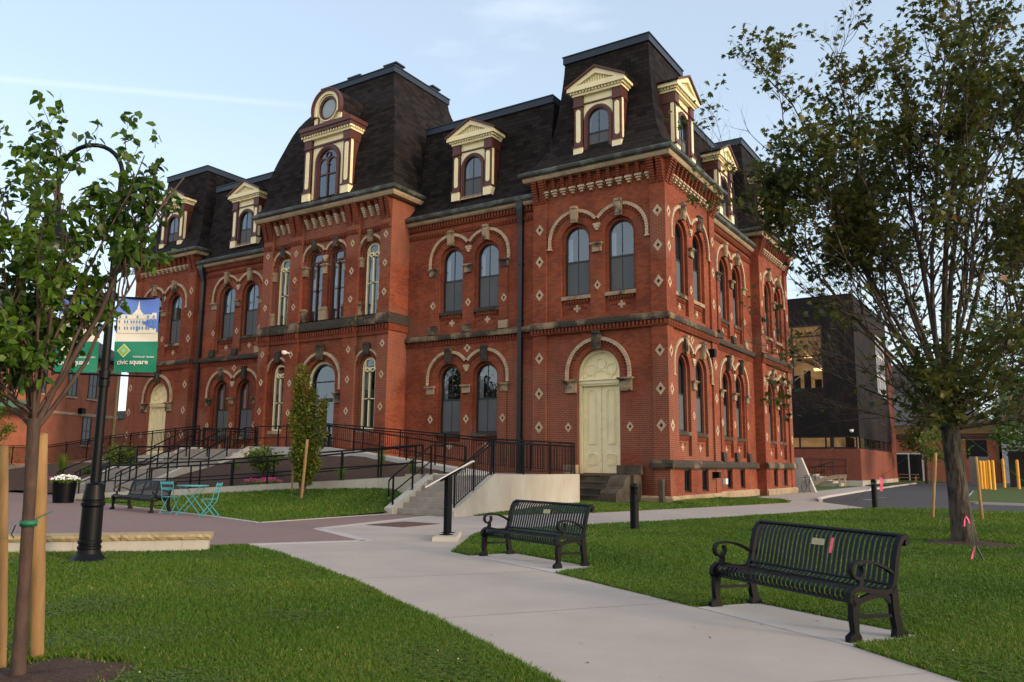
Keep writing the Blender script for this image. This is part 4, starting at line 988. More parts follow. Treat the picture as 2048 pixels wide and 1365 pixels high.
# upper ramp and entrance landing
zup = lambda x: lerp(x, [(-15.5, 2.05), (-12.6, 2.02), (-5.4, 1.14)])
UR = empty('upper_ramp', (-9, -4.8, 0), 'upper grey concrete ramp running along the brick wall up to the main door', 'ramp'); uo = (-9, -4.8, 0)
b = MB(); X = [-17.3, -12.6, -9, -5.6]
for a, c in zip(X[:-1], X[1:]):
    b.loft([[(x, y, z) for y, z in ((-5.7, -.1), (-3.9, -.1), (-3.9, zup(x)), (-5.7, zup(x)))] for x in (a, c)], caps=True)
    b.loft([[(x, y, z) for y, z in ((-5.9, -.1), (-5.7, -.1), (-5.7, zup(x)+.10), (-5.9, zup(x)+.10))] for x in (a, c)], caps=True)
b.build('ramp_slab', 'concrete_new', UR, uo)
MS = empty('main_stairs', (-19.7, -8, 0), 'wide main staircase in two flights with pale sloped cheek walls, behind the turquoise table', 'stairs'); mo = (-19.7, -8, 0)
b = MB(); x0, x1 = -22.0, -17.6
for i in range(7): b.box(x0, x1, -11.6+i*.34, -9.2, (0 if i == 0 else 1.15*i/7)+.002, 1.15*(i+1)/7)
b.build('lower_flight', 'stepconc', MS, mo)
b = MB(); b.box(x0, x1, -9.2, -7.7, 0, 1.15)
for i in range(5): b.box(x0, x1, -7.7+i*.36, -5.9, (1.15*1.0 if i == 0 else 1.15+.9*i/5)+.002-(.0), 1.15+.9*(i+1)/5)
b.build('upper_flight', 'stepconc', MS, mo)
b = MB(); b.box(-22.3, -17.3, -5.9, -1.3, -.1, 2.05); b.build('landing', 'stepconc', MS, mo)
for a0, a1 in ((-17.6, -17.3), (-22.3, -22.0)):
    b = MB(); b.prism([(-11.7, -.1), (-11.7, .20), (-9.2, 1.24), (-7.65, 1.24), (-5.85, 2.16), (-4.9, 2.16), (-4.9, -.1)], a0, a1, 0, 'yz'); b.build('cheek_wall', 'wallconc', MS, mo)
# planting beds
rows = []
for j in range(9):
    t = j/8; r = []
    for k in range(30):
        x = -17.25+k*(11.7)/29; yf = min((rampx(x)+rn*1.6).y, -6.2); yb = -5.92; zf = lerp(x, [(-18.7, .2), (-4.5, 1.1)])+.0; zb = min(zup(x)-.05, 1.75)
        r.append((x, yf+(yb-yf)*t, zf+(zb-zf)*(t**.8)+rr.uniform(-.03, .03)))
    rows.append(r)
tag(strip_mesh('mulch_bed', rows, 'mulch'), kind='stuff')
rows = []
for j in range(7):
    t = j/6; rows.append([(-36+k*13.7/24, -11.0+(6.0)*t, .10+(1.25+.35*k/24-.1)*(t**.8)+rr.uniform(-.03, .03)) for k in range(25)])
tag(strip_mesh('mulch_bed', rows, 'mulch'), kind='stuff')
LR = empty('left_ramp', (-29, -4.5, 0), 'far left concrete ramp wall behind the shrub bed, left of the main stairs', 'ramp'); lo_ = (-29, -4.5, 0)
zl_ = lambda x: lerp(x, [(-36.5, 1.15), (-22.3, 2.05)])
b = MB(); b.loft([[(x, y, z) for y, z in ((-5.0, -.1), (-3.2, -.1), (-3.2, zl_(x)), (-5.0, zl_(x)))] for x in (-36.5, -22.3)], caps=True); b.box(-46, -36.5, -5, -3.2, -.1, 1.15); b.build('ramp_slab', 'wallconc', LR, lo_)

# stone stoop of the side door
ST = empty('door_stoop', (-2.9, -.9, 0), 'old dark sandstone steps with a curved cheek block under the cream side door', 'steps'); sto = (-2.9, -.9, 0)
b = MB(); b.box(-4.3, -1.75, -.75, -.02, .05, 1.13)
for i in range(4): b.box(-4.2, -2.05, -.75-.33*(3-i)-.33, -.75, .05 if i == 0 else .12+.25*i, .12+.25*(i+1)-.005); b.box(-4.2, -2.05, -.78-.33*(3-i)-.33, -.75, .06+.25*(i+1), .12+.25*(i+1))
b.build('steps', 'stone_black', ST, sto)
b = MB(); P = [(-.75, 0), (-.75, 1.12), (-.95, 1.10), (-1.15, 1.0), (-1.3, .85), (-1.42, .68), (-1.6, .60), (-1.85, .57), (-2.0, .45), (-2.05, .25), (-2.05, 0)]
b.prism(P, -2.05, -1.35, 0, 'yz'); b.build('cheek_block', 'stone_black', ST, sto)
b = MB(); b.box(-2.05, -1.2, -.75, -.02, .2, 1.14); b.box(-2.15, -1.1, -.3, -.02, 1.14, 1.5); b.build('cheek_block', 'stone_black', ST, sto)
b = MB(); b.box(-4.6, -4.0, -.25, -.02, 1.14, 1.5); b.build('base_stone', 'stone', ST, sto)
b = MB(); b.bev(-.38, -.18, -.32, -.14, 0, 1.0, .02); tag(b.build('old_post', 'stone_black', None, (-.28, -.2, 0)), 'black weathered square post stub standing at the brick corner', 'post')

# ---- railings
def railing(name, label, P, h=.95, sp=1.5, mid=(.42,), pickets=False, group=None, r=.024, term=None, plate=True):
    P = [Vector(p) for p in P]; base = P[0]
    e = empty(name, tuple(base), label, 'railing', group); org = tuple(base)
    u = Vector((0, 0, 1))
    b = MB()
    pts = [p+u*h for p in P]
    if term: pts = [pts[0]-(P[1]-P[0]).normalized()*.22-u*.04]+pts
    b.tube(pts, r*1.15, 8)
    b.build('handrail', 'black_metal', e, org, True)
    for m_ in mid:
        b = MB(); q = [p+u*(h*m_ if m_ < 1 else m_) for p in P]
        if term: q = [pts[0], pts[0]-u*(h*(1-m_)-.03)]+q
        b.tube(q, r*.9, 8); b.build('lower_rail', 'black_metal', e, org, True)
    for a, c in zip(P[:-1], P[1:]):
        n = max(1, int(round((c-a).length/sp)))
        for i in range(n+(1 if c is P[-1] else 0)):
            p = a+(c-a)*i/n; b = MB(); b.box(p.x-.022, p.x+.022, p.y-.022, p.y+.022, p.z, p.z+h)
            if plate: b.box(p.x-.07, p.x+.07, p.y-.07, p.y+.07, p.z, p.z+.012)
            b.build('post', 'black_metal', e, org)
    if pickets:
        b = MB()
        for a, c in zip(P[:-1], P[1:]):
            n = int((c-a).length/.115)
            for i in range(1, n):
                p = a+(c-a)*i/n; b.box(p.x-.008, p.x+.008, p.y-.008, p.y+.008, p.z+.10, p.z+h-.09)
            for zz in (.10, h-.09): b.bar(tuple(a+u*zz), tuple(c+u*zz), .03, .02)
        b.build('pickets', 'black_metal', e, org)
    return e
def rp(x, off, dz): p = rampx(x)+rn*off; return (p.x, p.y, dz)
rz = lambda x: lerp(x, [(-17.1, .33), (-13, .54), (-9.07, .82), (-4.0, 1.17)])
railing('ramp_railing', 'black two-bar railing standing on the low concrete wall above the grass bank', [rp(-17.0, .1, rz(-17)), rp(-13, .1, rz(-13)), rp(-9, .1, rz(-9)), rp(-4.75, .1, 1.14)], .95, 1.55, (.42,), term=True)
railing('ramp_railing', 'black two-bar railing along the inner edge of the low ramp, against the mulch bed', [rp(-16.2, 1.5, rz(-16.7)-.12), rp(-11, 1.5, rz(-11.2)-.1), rp(-5.6, 1.5, 1.1)], .98, 1.6, (.42,), term=True)
railing('picket_railing', 'tall black picket railing sloping down along the brick wall to the terrace', [(-17.2, -3.98, 2.12), (-14.5, -3.98, 2.10), (-10.3, -3.98, 1.77), (-5.6, -3.98, 1.36), (-2.2, -3.98, 1.17)], 1.1, 2.0, (.9,), True)
railing('upper_ramp_railing', 'black two-bar handrail on the front edge of the upper ramp', [(-17.2, -5.8, 2.12), (-12.6, -5.8, 2.1), (-5.6, -5.8, 1.2)], .92, 1.5, (.45,))
railing('picket_railing', 'black picket railing on the edge of the terrace facing the side door', [(-2.08, -9.15, 1.16), (-2.08, -3.98, 1.16)], 1.1, 1.7, (.9,), True)
def stair_rail(label, x, pts, h=.9, group=None, pick=False):
    return railing('stair_railing', label, [(x, y, z) for y, z in pts], h, 1.25, (.45,), pick, group, term=True)
stair_rail('black stair handrail with two bars on the left wall of the side stairs', -4.4, [(-11.1, .22), (-9.3, 1.17), (-8.6, 1.17)])
railing('stair_railing', 'black stair railing with pickets on the right wall of the side stairs', [(-2.1, -11.1, .22), (-2.1, -9.25, 1.17)], 1.05, 1.2, (.9,), True)
g_ = 'handrails of the main staircase'
fl = [(-11.6, .15), (-9.2, 1.15), (-7.7, 1.15), (-5.9, 2.05), (-5.2, 2.05)]
stair_rail('black handrail on the right cheek wall of the wide main staircase', -17.75, fl, .95, g_)
stair_rail('black handrail dividing the wide main staircase, right of its middle', -19.1, fl, .95, g_)
stair_rail('black handrail dividing the wide main staircase, left of its middle', -20.6, fl, .95, g_)
stair_rail('black handrail on the left cheek wall of the wide main staircase', -21.9, fl, .95, g_)
railing('picket_railing', 'black picket railing on the far left ramp, behind the shrub bed', [(-22.4, -4.9, 2.1), (-30, -4.9, 1.7), (-36.4, -4.9, 1.2), (-46, -4.9, 1.2)], 1.1, 2.0, (.9,), True)
railing('picket_railing', 'short black picket railing across the landing in front of the brick hall', [(-22.2, -1.6, 2.06), (-22.2, -4.8, 2.06)], 1.05, 1.6, (.9,), True)

# seat wall
sw0, sw1 = Vector((.0, -20.80, 0)), Vector((-4.6, -26.0, 0)); sdv = (sw1-sw0).normalized(); snv = Vector((sdv.y, -sdv.x, 0))
if snv.x > 0: snv = -snv
SW = empty('seat_wall', (0, -20.8, 0), 'low tan concrete seat wall with rough-edged sandstone coping at the lawn edge', 'wall')
b = MB()
def obox(mb, p, q, n, t0, t1, z0, z1, m=0, jag=0):
    r = [(p+n*t0), (q+n*t0), (q+n*t1), (p+n*t1)]
    mb.loft([[(a.x, a.y, z0) for a in r], [(a.x, a.y, z1) for a in r]], m=m, caps=True)
obox(b, sw0, sw1, snv, .04, .40, -.05, .19); b.build('wall_body', 'wallconc', SW, (0, -20.8, 0))
ln = (sw1-sw0).length; cuts = [-.05, 1.35, 2.75, 4.2, 5.6, ln]
for a, c in zip(cuts[:-1], cuts[1:]):
    b = MB(); n = int((c-a)/.06); p_ = []
    rows = []
    for i in range(n+1):
        t = sw0+sdv*(a+.006+(c-a-.012)*i/n); j = [rr.uniform(0, .018) for _ in range(3)]
        rows.append([tuple(t+snv*(.0+j[0])+Vector((0, 0, .195))), tuple(t+snv*(-.022+j[1])+Vector((0, 0, .24))), tuple(t+snv*(-.01+j[2]*.5)+Vector((0, 0, .285))), tuple(t+snv*.46+Vector((0, 0, .29))), tuple(t+snv*.46+Vector((0, 0, .195)))])
    b.loft(rows, caps=True); b.build('coping_stone', M['coping'] if 'coping' in M else 'stone', SW, (0, -20.8, 0))
b = MB(); b.box(-1.85, -.7, -14.95, -13.55, .013, .022); tag(b.build('tree_grate', simple('rust', (.10, .05, .035), .8, .3, 20), None, (-1.3, -14.2, 0)), 'flat rusty square grate set in the pavement left of the sign', 'grate')

# ================================================================== neighbouring buildings
BR2 = brick_mat('salmon_brick', (.42, .15, .085), (.36, .12, .07), (.30, .17, .12), .25, .09, shade=(.9, .85, .85))
BR3 = brick_mat('annex_brick', (.22, .055, .032), (.15, .04, .026), (.28, .18, .14), .23, .085, shade=(.85, .8, .8))
panel = brick_mat('black_panels', (.012, .0115, .013), (.0095, .009, .011), (.003, .003, .0035), .9, .6, shade=(.8, .8, .8))
# left salmon building
A_, B_ = Vector((-41.3, -11.0, 0)), Vector((-49.5, 7.1, 0)); dv = (B_-A_).normalized(); nv = Vector((-dv.y, dv.x, 0))
if nv.x < 0: nv = -nv
LEN = (B_-A_).length
def LT(u, d, z): p = A_+dv*u+nv*d; return (p.x, p.y, z)
LO = (-46, 0, 0)
lb = empty('salmon_brick_building', LO, 'salmon brick two-storey building with dark hip roof and green awning at far left', 'building')
b = MB(LT); b.box(-6, LEN, -12, 0, 0, 9.1); b.build('wall', BR2, lb, LO)
b = MB(LT); b.box(-6.1, LEN+.02, -.01, .03, 4.75, 4.95); b.box(-6.1, LEN+.02, -.01, .03, 8.3, 8.5); b.build('stone_band', 'cream_stone', lb, LO)
b = MB(LT); b.loft([[(-6.5, .5, 9.1), (LEN+.5, .5, 9.1), (LEN+.5, -12.5, 9.1), (-6.5, -12.5, 9.1)], [(-6.5, .55, 9.4), (LEN+.55, .55, 9.4), (LEN+.55, -12.5, 9.4), (-6.5, -12.5, 9.4)], [(-1.5, -5.5, 14.2), (LEN-6, -5.5, 14.2), (LEN-6, -6.5, 14.2), (-1.5, -6.5, 14.2)]], caps=True); rf = b.build('roof', simple('grey_shingle', (.075, .065, .065), .9, .3, 3), lb, LO)
b = MB(LT); b.box(-6.6, LEN+.6, .5, .66, 9.18, 9.42); b.build('gutter', simple('dark_green_metal', (.02, .05, .04), .5), rf, LO)
for u, z0, z1 in ((14.35, 6.1, 8.1), (16.6, 6.1, 8.1), (9.0, 6.1, 8.1), (11.2, 6.1, 8.1), (16.3, 2.6, 4.7), (11, 2.6, 4.7), (4, 6.1, 8.1), (6, 6.1, 8.1)):
    b = MB(LT); ring(b, [(u-.5, z0), (u+.5, z0), (u+.5, z1), (u-.5, z1)], [(u-.42, z0+.08), (u+.42, z0+.08), (u+.42, z1-.08), (u-.42, z1-.08)], 0, .05, 0, True); b.box(u-.42, u+.42, .0, .04, (z0+z1)/2-.03, (z0+z1)/2+.03); b.box(u-.02, u+.02, .0, .035, z0, z1)
    w = b.build('window', 'window_black', lb, LO)
    b = MB(LT); b.face([(u-.45, .015, z0), (u+.45, .015, z0), (u+.45, .015, z1), (u-.45, .015, z1)]); b.build('pane', simple('grey_glass', (.05, .055, .06), .08, .2, 1) if 'gg' not in M else M['gg'], w, LO)
    b = MB(LT); b.box(u-.58, u+.58, 0, .09, z0-.12, z0-.005); b.build('sill', 'cream_stone', w, LO)
b = MB(LT); b.loft([[(3.5, 0, 5.5), (9.5, 0, 5.5), (9.5, 0, 5.4), (3.5, 0, 5.4)], [(3.2, 2.0, 4.9), (9.8, 2.0, 4.9), (9.8, 2.0, 4.75), (3.2, 2.0, 4.75)]], caps=True); b.build('awning', simple('green_awning', (.10, .22, .17), .6), lb, LO)
b = MB(LT); b.box(LEN-.45, LEN-.33, 0, .12, 0, 9.1); b.build('downspout', 'cream_dark', lb, LO)
b = MB(LT); b.box(15.2, 15.6, 0, .35, 4.9, 5.3); b.build('wall_lamp', 'black_metal', lb, LO)
b = MB(); b.box(-62, -49, 12, 24, 0, 5.2); b.box(-62.2, -48.8, 11.9, 24.2, 5.2, 5.9, 1); b.box(-62, -48.9, 11.94, 24, 3.6, 3.75, 2); tag(b.build('low_brick_building', [BR2, 'copper', 'cream_stone'], None, (-55, 18, 0)), 'low brick building with dark eaves seen in the gap left of the hall', 'building')

# black annex behind the hall
AO = (-8, 48, 0)
an = empty('black_annex', AO, 'modern black panelled annex on a red brick base behind the hall', 'building')
b = MB(); b.box(-22, .14, 41, 62, .45, 3.05); b.box(-22, .141, 59.0, 62.5, 3.05, 13.5); b.build('brick_base', BR3, an, AO)
b = MB(); b.box(-22, .2, 40.95, 62, 0, .45); b.build('plinth', 'wallconc', an, AO)
b = MB()
XW = (-9.5, -2.45); ZW = (8.1, 13.5)
for x0, x1, z0, z1 in ((-22, XW[0], 4.05, 16), (XW[1], .14, 4.05, 16), (XW[0], XW[1], 4.05, ZW[0]), (XW[0], XW[1], ZW[1], 16)): b.box(x0, x1, 41, 41.3, z0, z1)
b.box(-.16, .14, 41.3, 52.2, 4.05, 16); b.box(-.16, .14, 57.2, 59.3, 4.05, 16); b.box(-.16, .14, 52.2, 57.2, 4.05, 8.3); b.box(-.16, .14, 52.2, 57.2, 14.0, 16); b.box(-22, .14, 41, 59.3, 15.9, 16.02)
b.build('panel_cladding', panel, an, AO)
warm = NT('lit_interior'); wc = mixc(warm, rmp(warm, noise(warm, .55, 3, stretch=(1, 1, 2)), .35, .7), (.16, .09, .035), (.05, .03, .015)); warm.l(wc, warm.b.inputs['Base Color']); warm.l(wc, warm.b.inputs['Emission Color']); warm.b.inputs['Emission Strength'].default_value = .9
M['warm'] = warm.m
lampm = NT('ceiling_lamp'); lampm.b.inputs['Emission Color'].default_value = (1, .55, .2, 1); lampm.b.inputs['Emission Strength'].default_value = 1.4; M['lampm'] = lampm.m
def awin(x0, x1, z0, z1, y, vs, hs, name='window', diag=False):
    f = MB()
    for x in [x0, x1]+list(vs): f.box(x-.06, x+.06, y-.03, y+.12, z0, z1)
    for z in [z0, z1]+list(hs): f.box(x0, x1, y-.02, y+.11, z-.06, z+.06)
    fo = f.build(name, 'window_black', an, AO)
    g = MB(); g.face([(x0, y+.05, z0), (x1, y+.05, z0), (x1, y+.05, z1), (x0, y+.05, z1)]); g.build('pane', 'glass_clear', fo, AO)
    g = MB(); g.box(x0, x1, y+4.0, y+4.1, z0-1, z1); g.box(x0, x1, y+.2, y+4, z1, z1+.02); g.box(x0-.1, x0, y+.2, y+4, z0-1, z1); g.box(x1, x1+.1, y+.2, y+4, z0-1, z1)
    if diag:
        for k in range(7): g.box(x0+.5+k*.9, x0+1.0+k*.9, y+2.2, y+2.6, z0-1, z0+1.0+(k % 3)*.4, 1)
    g.build('room', ['warm', 'dark'], fo, AO)
    if diag:
        g = MB(); g.tube([(XW[1]-3.6, y+.6, z0), (XW[1], y+.6, z0+2.6)], .04); g.tube([(XW[1]-2.6, y+.6, z1-2.6), (XW[1], y+.6, z1)], .04); g.build('brace', 'white', fo, AO)
        g = MB()
        for (x, z) in ((-4.0, 11.1), (-5.6, 11.0), (-3.2, 9.9), (-7.2, 11.0)): g.box(x-.3, x+.3, y+1.5, y+2.0, z-.1, z+.1)
        g.build('lamp', 'lampm', fo, AO)
M['glass_clear'] = glass_mat('clear_glass', 1.45, (.8, .8, .8))
awin(XW[0], XW[1], ZW[0], ZW[1], 41, (-7.2, -4.9), (10.9, 12.6), diag=True)
awin(-7, -2.1, 3.1, 4.0, 41, (-4.6, -2.5), ()); awin(-1.95, -.1, 3.1, 4.0, 41, (), ())
f = MB()
for y in (41.3, 44, 46.6, 49.2, 51.8, 54.4, 57): f.box(-.1, .16, y-.06, y+.06, 3.05, 4.05)
f.box(-.1, .17, 41.3, 57, 3.05, 3.15); f.box(-.1, .17, 41.3, 57, 3.95, 4.05); fo = f.build('window', 'window_black', an, AO)
g = MB(); g.face([(.08, 41.3, 3.1), (.08, 57, 3.1), (.08, 57, 4.0), (.08, 41.3, 4.0)]); g.build('pane', 'glass', fo, AO); g = MB(); g.box(-1, -.95, 41.3, 57, 3.05, 4.05); g.build('room', 'dark', fo, AO)
f = MB()
for y in (52.3, 53.9, 55.5, 57.1): f.box(-.05, .18, y-.07, y+.07, 8.3, 14)
for z in (8.35, 10.2, 12.1, 13.95): f.box(-.05, .18, 52.2, 57.2, z-.07, z+.07)
fo = f.build('window', 'white', an, AO); g = MB(); g.face([(.05, 52.3, 8.4), (.05, 57.1, 8.4), (.05, 57.1, 14), (.05, 52.3, 14)]); g.build('pane', 'glass', fo, AO); g = MB(); g.box(-1, -.95, 52, 57.3, 8.3, 14); g.build('room', 'dark', fo, AO)
b = MB(); b.tube([(-.4, 40.9, 4.55), (-.4, 40.75, 4.55)], .05); b.lathe([(.03, .1), (.16, .08), (.17, -.04), (.12, -.13), (0, -.17)], -.4, 40.7, 12, z0=4.5); b.build('security_camera', 'white', an, AO)
# concrete wing wall, entrance ramp with handrail
b = MB(); b.prism([(-2.2, -.1), (.95, -.1), (.15, 2.05), (-2.2, 2.05)], 20.6, 21.0, 0, 'xz'); tag(b.build('wing_wall', M['wallconc_grey'] if 'wallconc_grey' in M else 'concrete_new', None, (-.6, 20.8, 0)), 'smooth grey concrete wing wall with slanted end beside the hall rear corner', 'wall')
er = empty('entry_steps', (-2, 38.5, 0), 'cream curved stair side with grey handrail at the annex brick base', 'steps'); eo = (-2, 38.5, 0)
b = MB(); P = [(-3.9, .0), (-3.0, .0), (-2.0, .45), (-1.2, .62), (-.55, .66), (-.55, .95), (-1.3, .92), (-2.2, .72)]
b.prism(P, 38.2, 38.35, 0, 'xz'); b.box(-1.15, -1.0, 38.2, 38.35, 0, .65); b.box(-.72, -.6, 38.2, 38.35, 0, .66); b.build('stringer', 'cream_stone', er, eo)
b = MB(); b.box(-12, -3.6, 38.4, 40.9, 0, .95)
for i in range(5): b.box(-3.6+i*.5, -3.1+i*.5, 38.4, 40.9, 0, .95-.18*i)
b.build('steps', 'wallconc', er, eo)
b = MB()
for x, z in ((-4.3, .0), (-3.6, .2), (-2.9, .4), (-2.2, .6), (-1.5, .8)): b.tube([(x, 38.25, z), (x, 38.25, z+1.15)], .03)
b.tube([(-4.3, 38.25, 1.05), (-1.5, 38.25, 1.95)], .035); b.tube([(-4.3, 38.25, .55), (-1.5, 38.25, 1.45)], .03); b.build('handrail', 'downspout', er, eo)
railing('picket_railing', 'black railing in front of the brick base of the annex', [(-8, 38.6, .95), (-.6, 38.6, .95)], 1.2, 1.8, (.5,), True)

# far right buildings
BO = (4, 72, 0)
bk = empty('brick_outbuilding', BO, 'low brick hall with grey gabled roof and glass doors beyond the car park', 'building')
b = MB(); b.box(-14, 9.0, 72, 95, 0, 6.35); b.build('wall', BR2, bk, BO)
b = MB(); b.box(-14, 9.05, 71.9, 72.2, 4.75, 5.05); b.box(-14, 9.3, 71.6, 72.0, 5.3, 6.3, 1); b.build('fascia', [simple('dark_fascia', (.035, .03, .03), .6), simple('ochre_fascia', (.22, .13, .05), .6)], bk, BO)
b = MB(); b.loft([[(-14.5, 71.5, 6.3), (9.5, 71.5, 6.3), (9.5, 96, 6.3), (-14.5, 96, 6.3)], [(-6, 80, 10.5), (3, 80, 10.5), (3, 88, 10.5), (-6, 88, 10.5)]], caps=True); b.loft([[(-9, 86, 6), (1.5, 86, 6), (1.5, 100, 6), (-9, 100, 6)], [(-9, 86.5, 15), (-1.0, 86.5, 15), (-1.0, 99, 15), (-9, 99, 15)]], caps=True)
b.build('roof', simple('grey_roof', (.10, .095, .10), .9, .2, 2), bk, BO)
b = MB(); b.box(-1.4, 1.6, 71.93, 71.99, .0, 3.2, 0); b.box(-1.25, .05, 71.88, 71.96, .1, 3.05, 1); b.box(.2, 1.45, 71.88, 71.96, .1, 3.05, 1); b.build('glass_door', ['white', M.setdefault('gg', simple('dark_glass', (.02, .022, .025), .1, .2, 1))], bk, BO)
b = MB(); b.box(5.9, 7.9, 71.9, 71.98, 2.6, 4.6); b.build('window', 'dark', bk, BO)
gb = MB(); gb.box(9.3, 24, 70, 84, 0, 9); gb.prism([(9.3, 9), (24, 9), (16.6, 13)], 70, 84, 1, 'xz'); gb.box(10.0, 11.3, 69.95, 70, 4.7, 5.9, 2); gb.box(9.7, 24, 69.9, 70, 3.6, 3.75, 1)
tag(gb.build('grey_shed', [simple('pale_siding', (.36, .38, .42), .7, .1, 2), 'metal_cap', 'white'], None, (16, 77, 0)), 'pale grey clad shed with small white notices at the far right', 'shed')
b = MB(); b.box(10.2, 16, 50, 53, .05, 3.0); b.box(10.1, 16.1, 49.9, 50, 2.6, 2.75); tag(b.build('waste_container', 'window_black', None, (13, 51.5, 0)), 'big black waste container behind the yellow posts at right', 'container')
b = MB(); b.box(7.0, 8.6, 56, 56.1, 0, 2.6); tag(b.build('grey_cabinet', simple('grey_metal', (.16, .17, .18), .5), None, (7.8, 56, 0)), 'grey metal gate panel standing behind the yellow posts', 'gate')
# ================================================================== vegetation
def raw_mesh(name, V, nper, faces, mat, rnd, parent=None, org=(0, 0, 0), smooth=False, mats=None):
    """V: (n, nper, 3) vertices of n copies; faces: vertex index tuples of one copy (all same length)"""
    n = len(V); k = len(faces[0]); nf = len(faces)
    me = bpy.data.meshes.new(name); me.vertices.add(n*nper); me.vertices.foreach_set('co', (V.reshape(-1, 3)-np.array(org)).astype(np.float32).ravel())
    F = (np.array(faces)[None]+(np.arange(n)*nper)[:, None, None]).reshape(-1, k)
    me.loops.add(F.size); me.loops.foreach_set('vertex_index', F.astype(np.int32).ravel())
    me.polygons.add(len(F)); me.polygons.foreach_set('loop_start', np.arange(0, F.size, k, dtype=np.int32)); me.polygons.foreach_set('loop_total', np.full(len(F), k, dtype=np.int32))
    me.update(calc_edges=True)
    at = me.attributes.new('rnd', 'FLOAT', 'FACE'); at.data.foreach_set('value', np.repeat(rnd, nf).astype(np.float32))
    for m in (mats or [mat]): me.materials.append(M[m])
    o = bpy.data.objects.new(name, me); sc.collection.objects.link(o)
    if parent: o.parent = parent
    return o
OVAL = np.array([(0, 0, 0), (.33, .34, .06), (.20, .76, .03), (0, 1.05, -.10), (-.20, .76, .03), (-.33, .34, .06), (0, .5, -.03)])
OVAL_F = [(0, 1, 6), (1, 2, 6), (2, 3, 6), (3, 4, 6), (4, 5, 6), (5, 0, 6)]
MAPLE = np.array([(0, 0, 0), (.28, .05, .02), (.62, .22, -.04), (.30, .36, .02), (.42, .72, -.03), (.14, .60, .02), (0, 1.05, -.08), (-.14, .60, .02), (-.42, .72, -.03), (-.30, .36, .02), (-.62, .22, -.04), (-.28, .05, .02)])
MAPLE_F = [(0, 1, 3), (1, 2, 3), (0, 3, 5), (3, 4, 5), (0, 5, 7), (5, 6, 7), (0, 7, 9), (7, 8, 9), (0, 9, 11), (9, 10, 11)]
SIMPLE = np.array([(0, 0, 0), (.30, .45, .06), (0, 1, -.05), (-.30, .45, .06)]); SIMPLE_F = [(0, 1, 2), (0, 2, 3)]
def leaves(name, pos, size, shape, mat, parent, org, seed=0, droop=.45, rbias=None, flat=.6):
    g = np.random.default_rng(seed); T_, Fc = {'oval': (OVAL, OVAL_F), 'maple': (MAPLE, MAPLE_F), 'simple': (SIMPLE, SIMPLE_F)}[shape]
    P = np.array(pos); n = len(P)
    az = g.uniform(0, 2*np.pi, n); el = g.normal(-droop, .5, n)
    d = np.stack([np.cos(az)*np.cos(el), np.sin(az)*np.cos(el), np.sin(el)], 1)
    nn = g.normal(0, 1, (n, 3)); nn[:, 2] = np.abs(nn[:, 2])+flat; nn -= d*(nn*d).sum(1)[:, None]; nn /= np.linalg.norm(nn, axis=1)[:, None]
    x = np.cross(d, nn); s = size*g.uniform(.65, 1.25, n)
    V = P[:, None, :]+s[:, None, None]*(T_[None, :, 0, None]*x[:, None]+T_[None, :, 1, None]*d[:, None]+T_[None, :, 2, None]*nn[:, None])
    r = g.uniform(0, 1, n) if rbias is None else np.clip(np.array(rbias)+g.normal(0, .16, n), 0, 1)
    return raw_mesh(name, V, len(T_), Fc, mat, r, parent, org)

def grow(start, dirs, levels, seed, up=.25, wob=.16, seg=6):
    """recursive limbs; returns list of (path, radii, level) ; levels = [(length, radius, nchild, spread)]"""
    r = random.Random(seed); out = []
    def limb(p, d, lv, L_, rad):
        path = [Vector(p)]; d = Vector(d).normalized(); n = seg
        for i in range(n):
            d = (d+Vector((r.gauss(0, wob), r.gauss(0, wob), r.gauss(0, wob*.6)+up*.12))).normalized(); path.append(path[-1]+d*L_/n)
        rr_ = [rad*(1-.72*i/n) for i in range(n+1)]; out.append((path, rr_, lv))
        if lv+1 < len(levels):
            Lc, rc, nc, sp = levels[lv+1]
            for k in range(nc):
                t = r.uniform(.28, 1.0) if k < nc-1 else 1.0; i = min(n-1, int(t*n)); q = path[i].lerp(path[i+1], t*n-i) if t < 1 else path[-1]
                dd = (path[i+1]-path[i]).normalized(); side = dd.orthogonal().normalized(); side.rotate(Matrix.Rotation(r.uniform(0, 6.283), 3, dd))
                nd = (dd*math.cos(sp)+side*math.sin(sp)+Vector((0, 0, up*.3))).normalized()
                limb(q, nd, lv+1, Lc*r.uniform(.6, 1.2)*(1.15-.35*t), min(rc, rr_[i]*.8))
    for p, d, L_, rad in dirs: limb(p, d, 0, L_, rad)
    return out
def tubes(paths, mat, name, parent, org, nn=(9, 7, 5, 4)):
    b = MB()
    for P, r_, lv in paths: b.tube(P, r_, nn[min(lv, 3)], caps=False)
    return b.build(name, mat, parent, org, True)

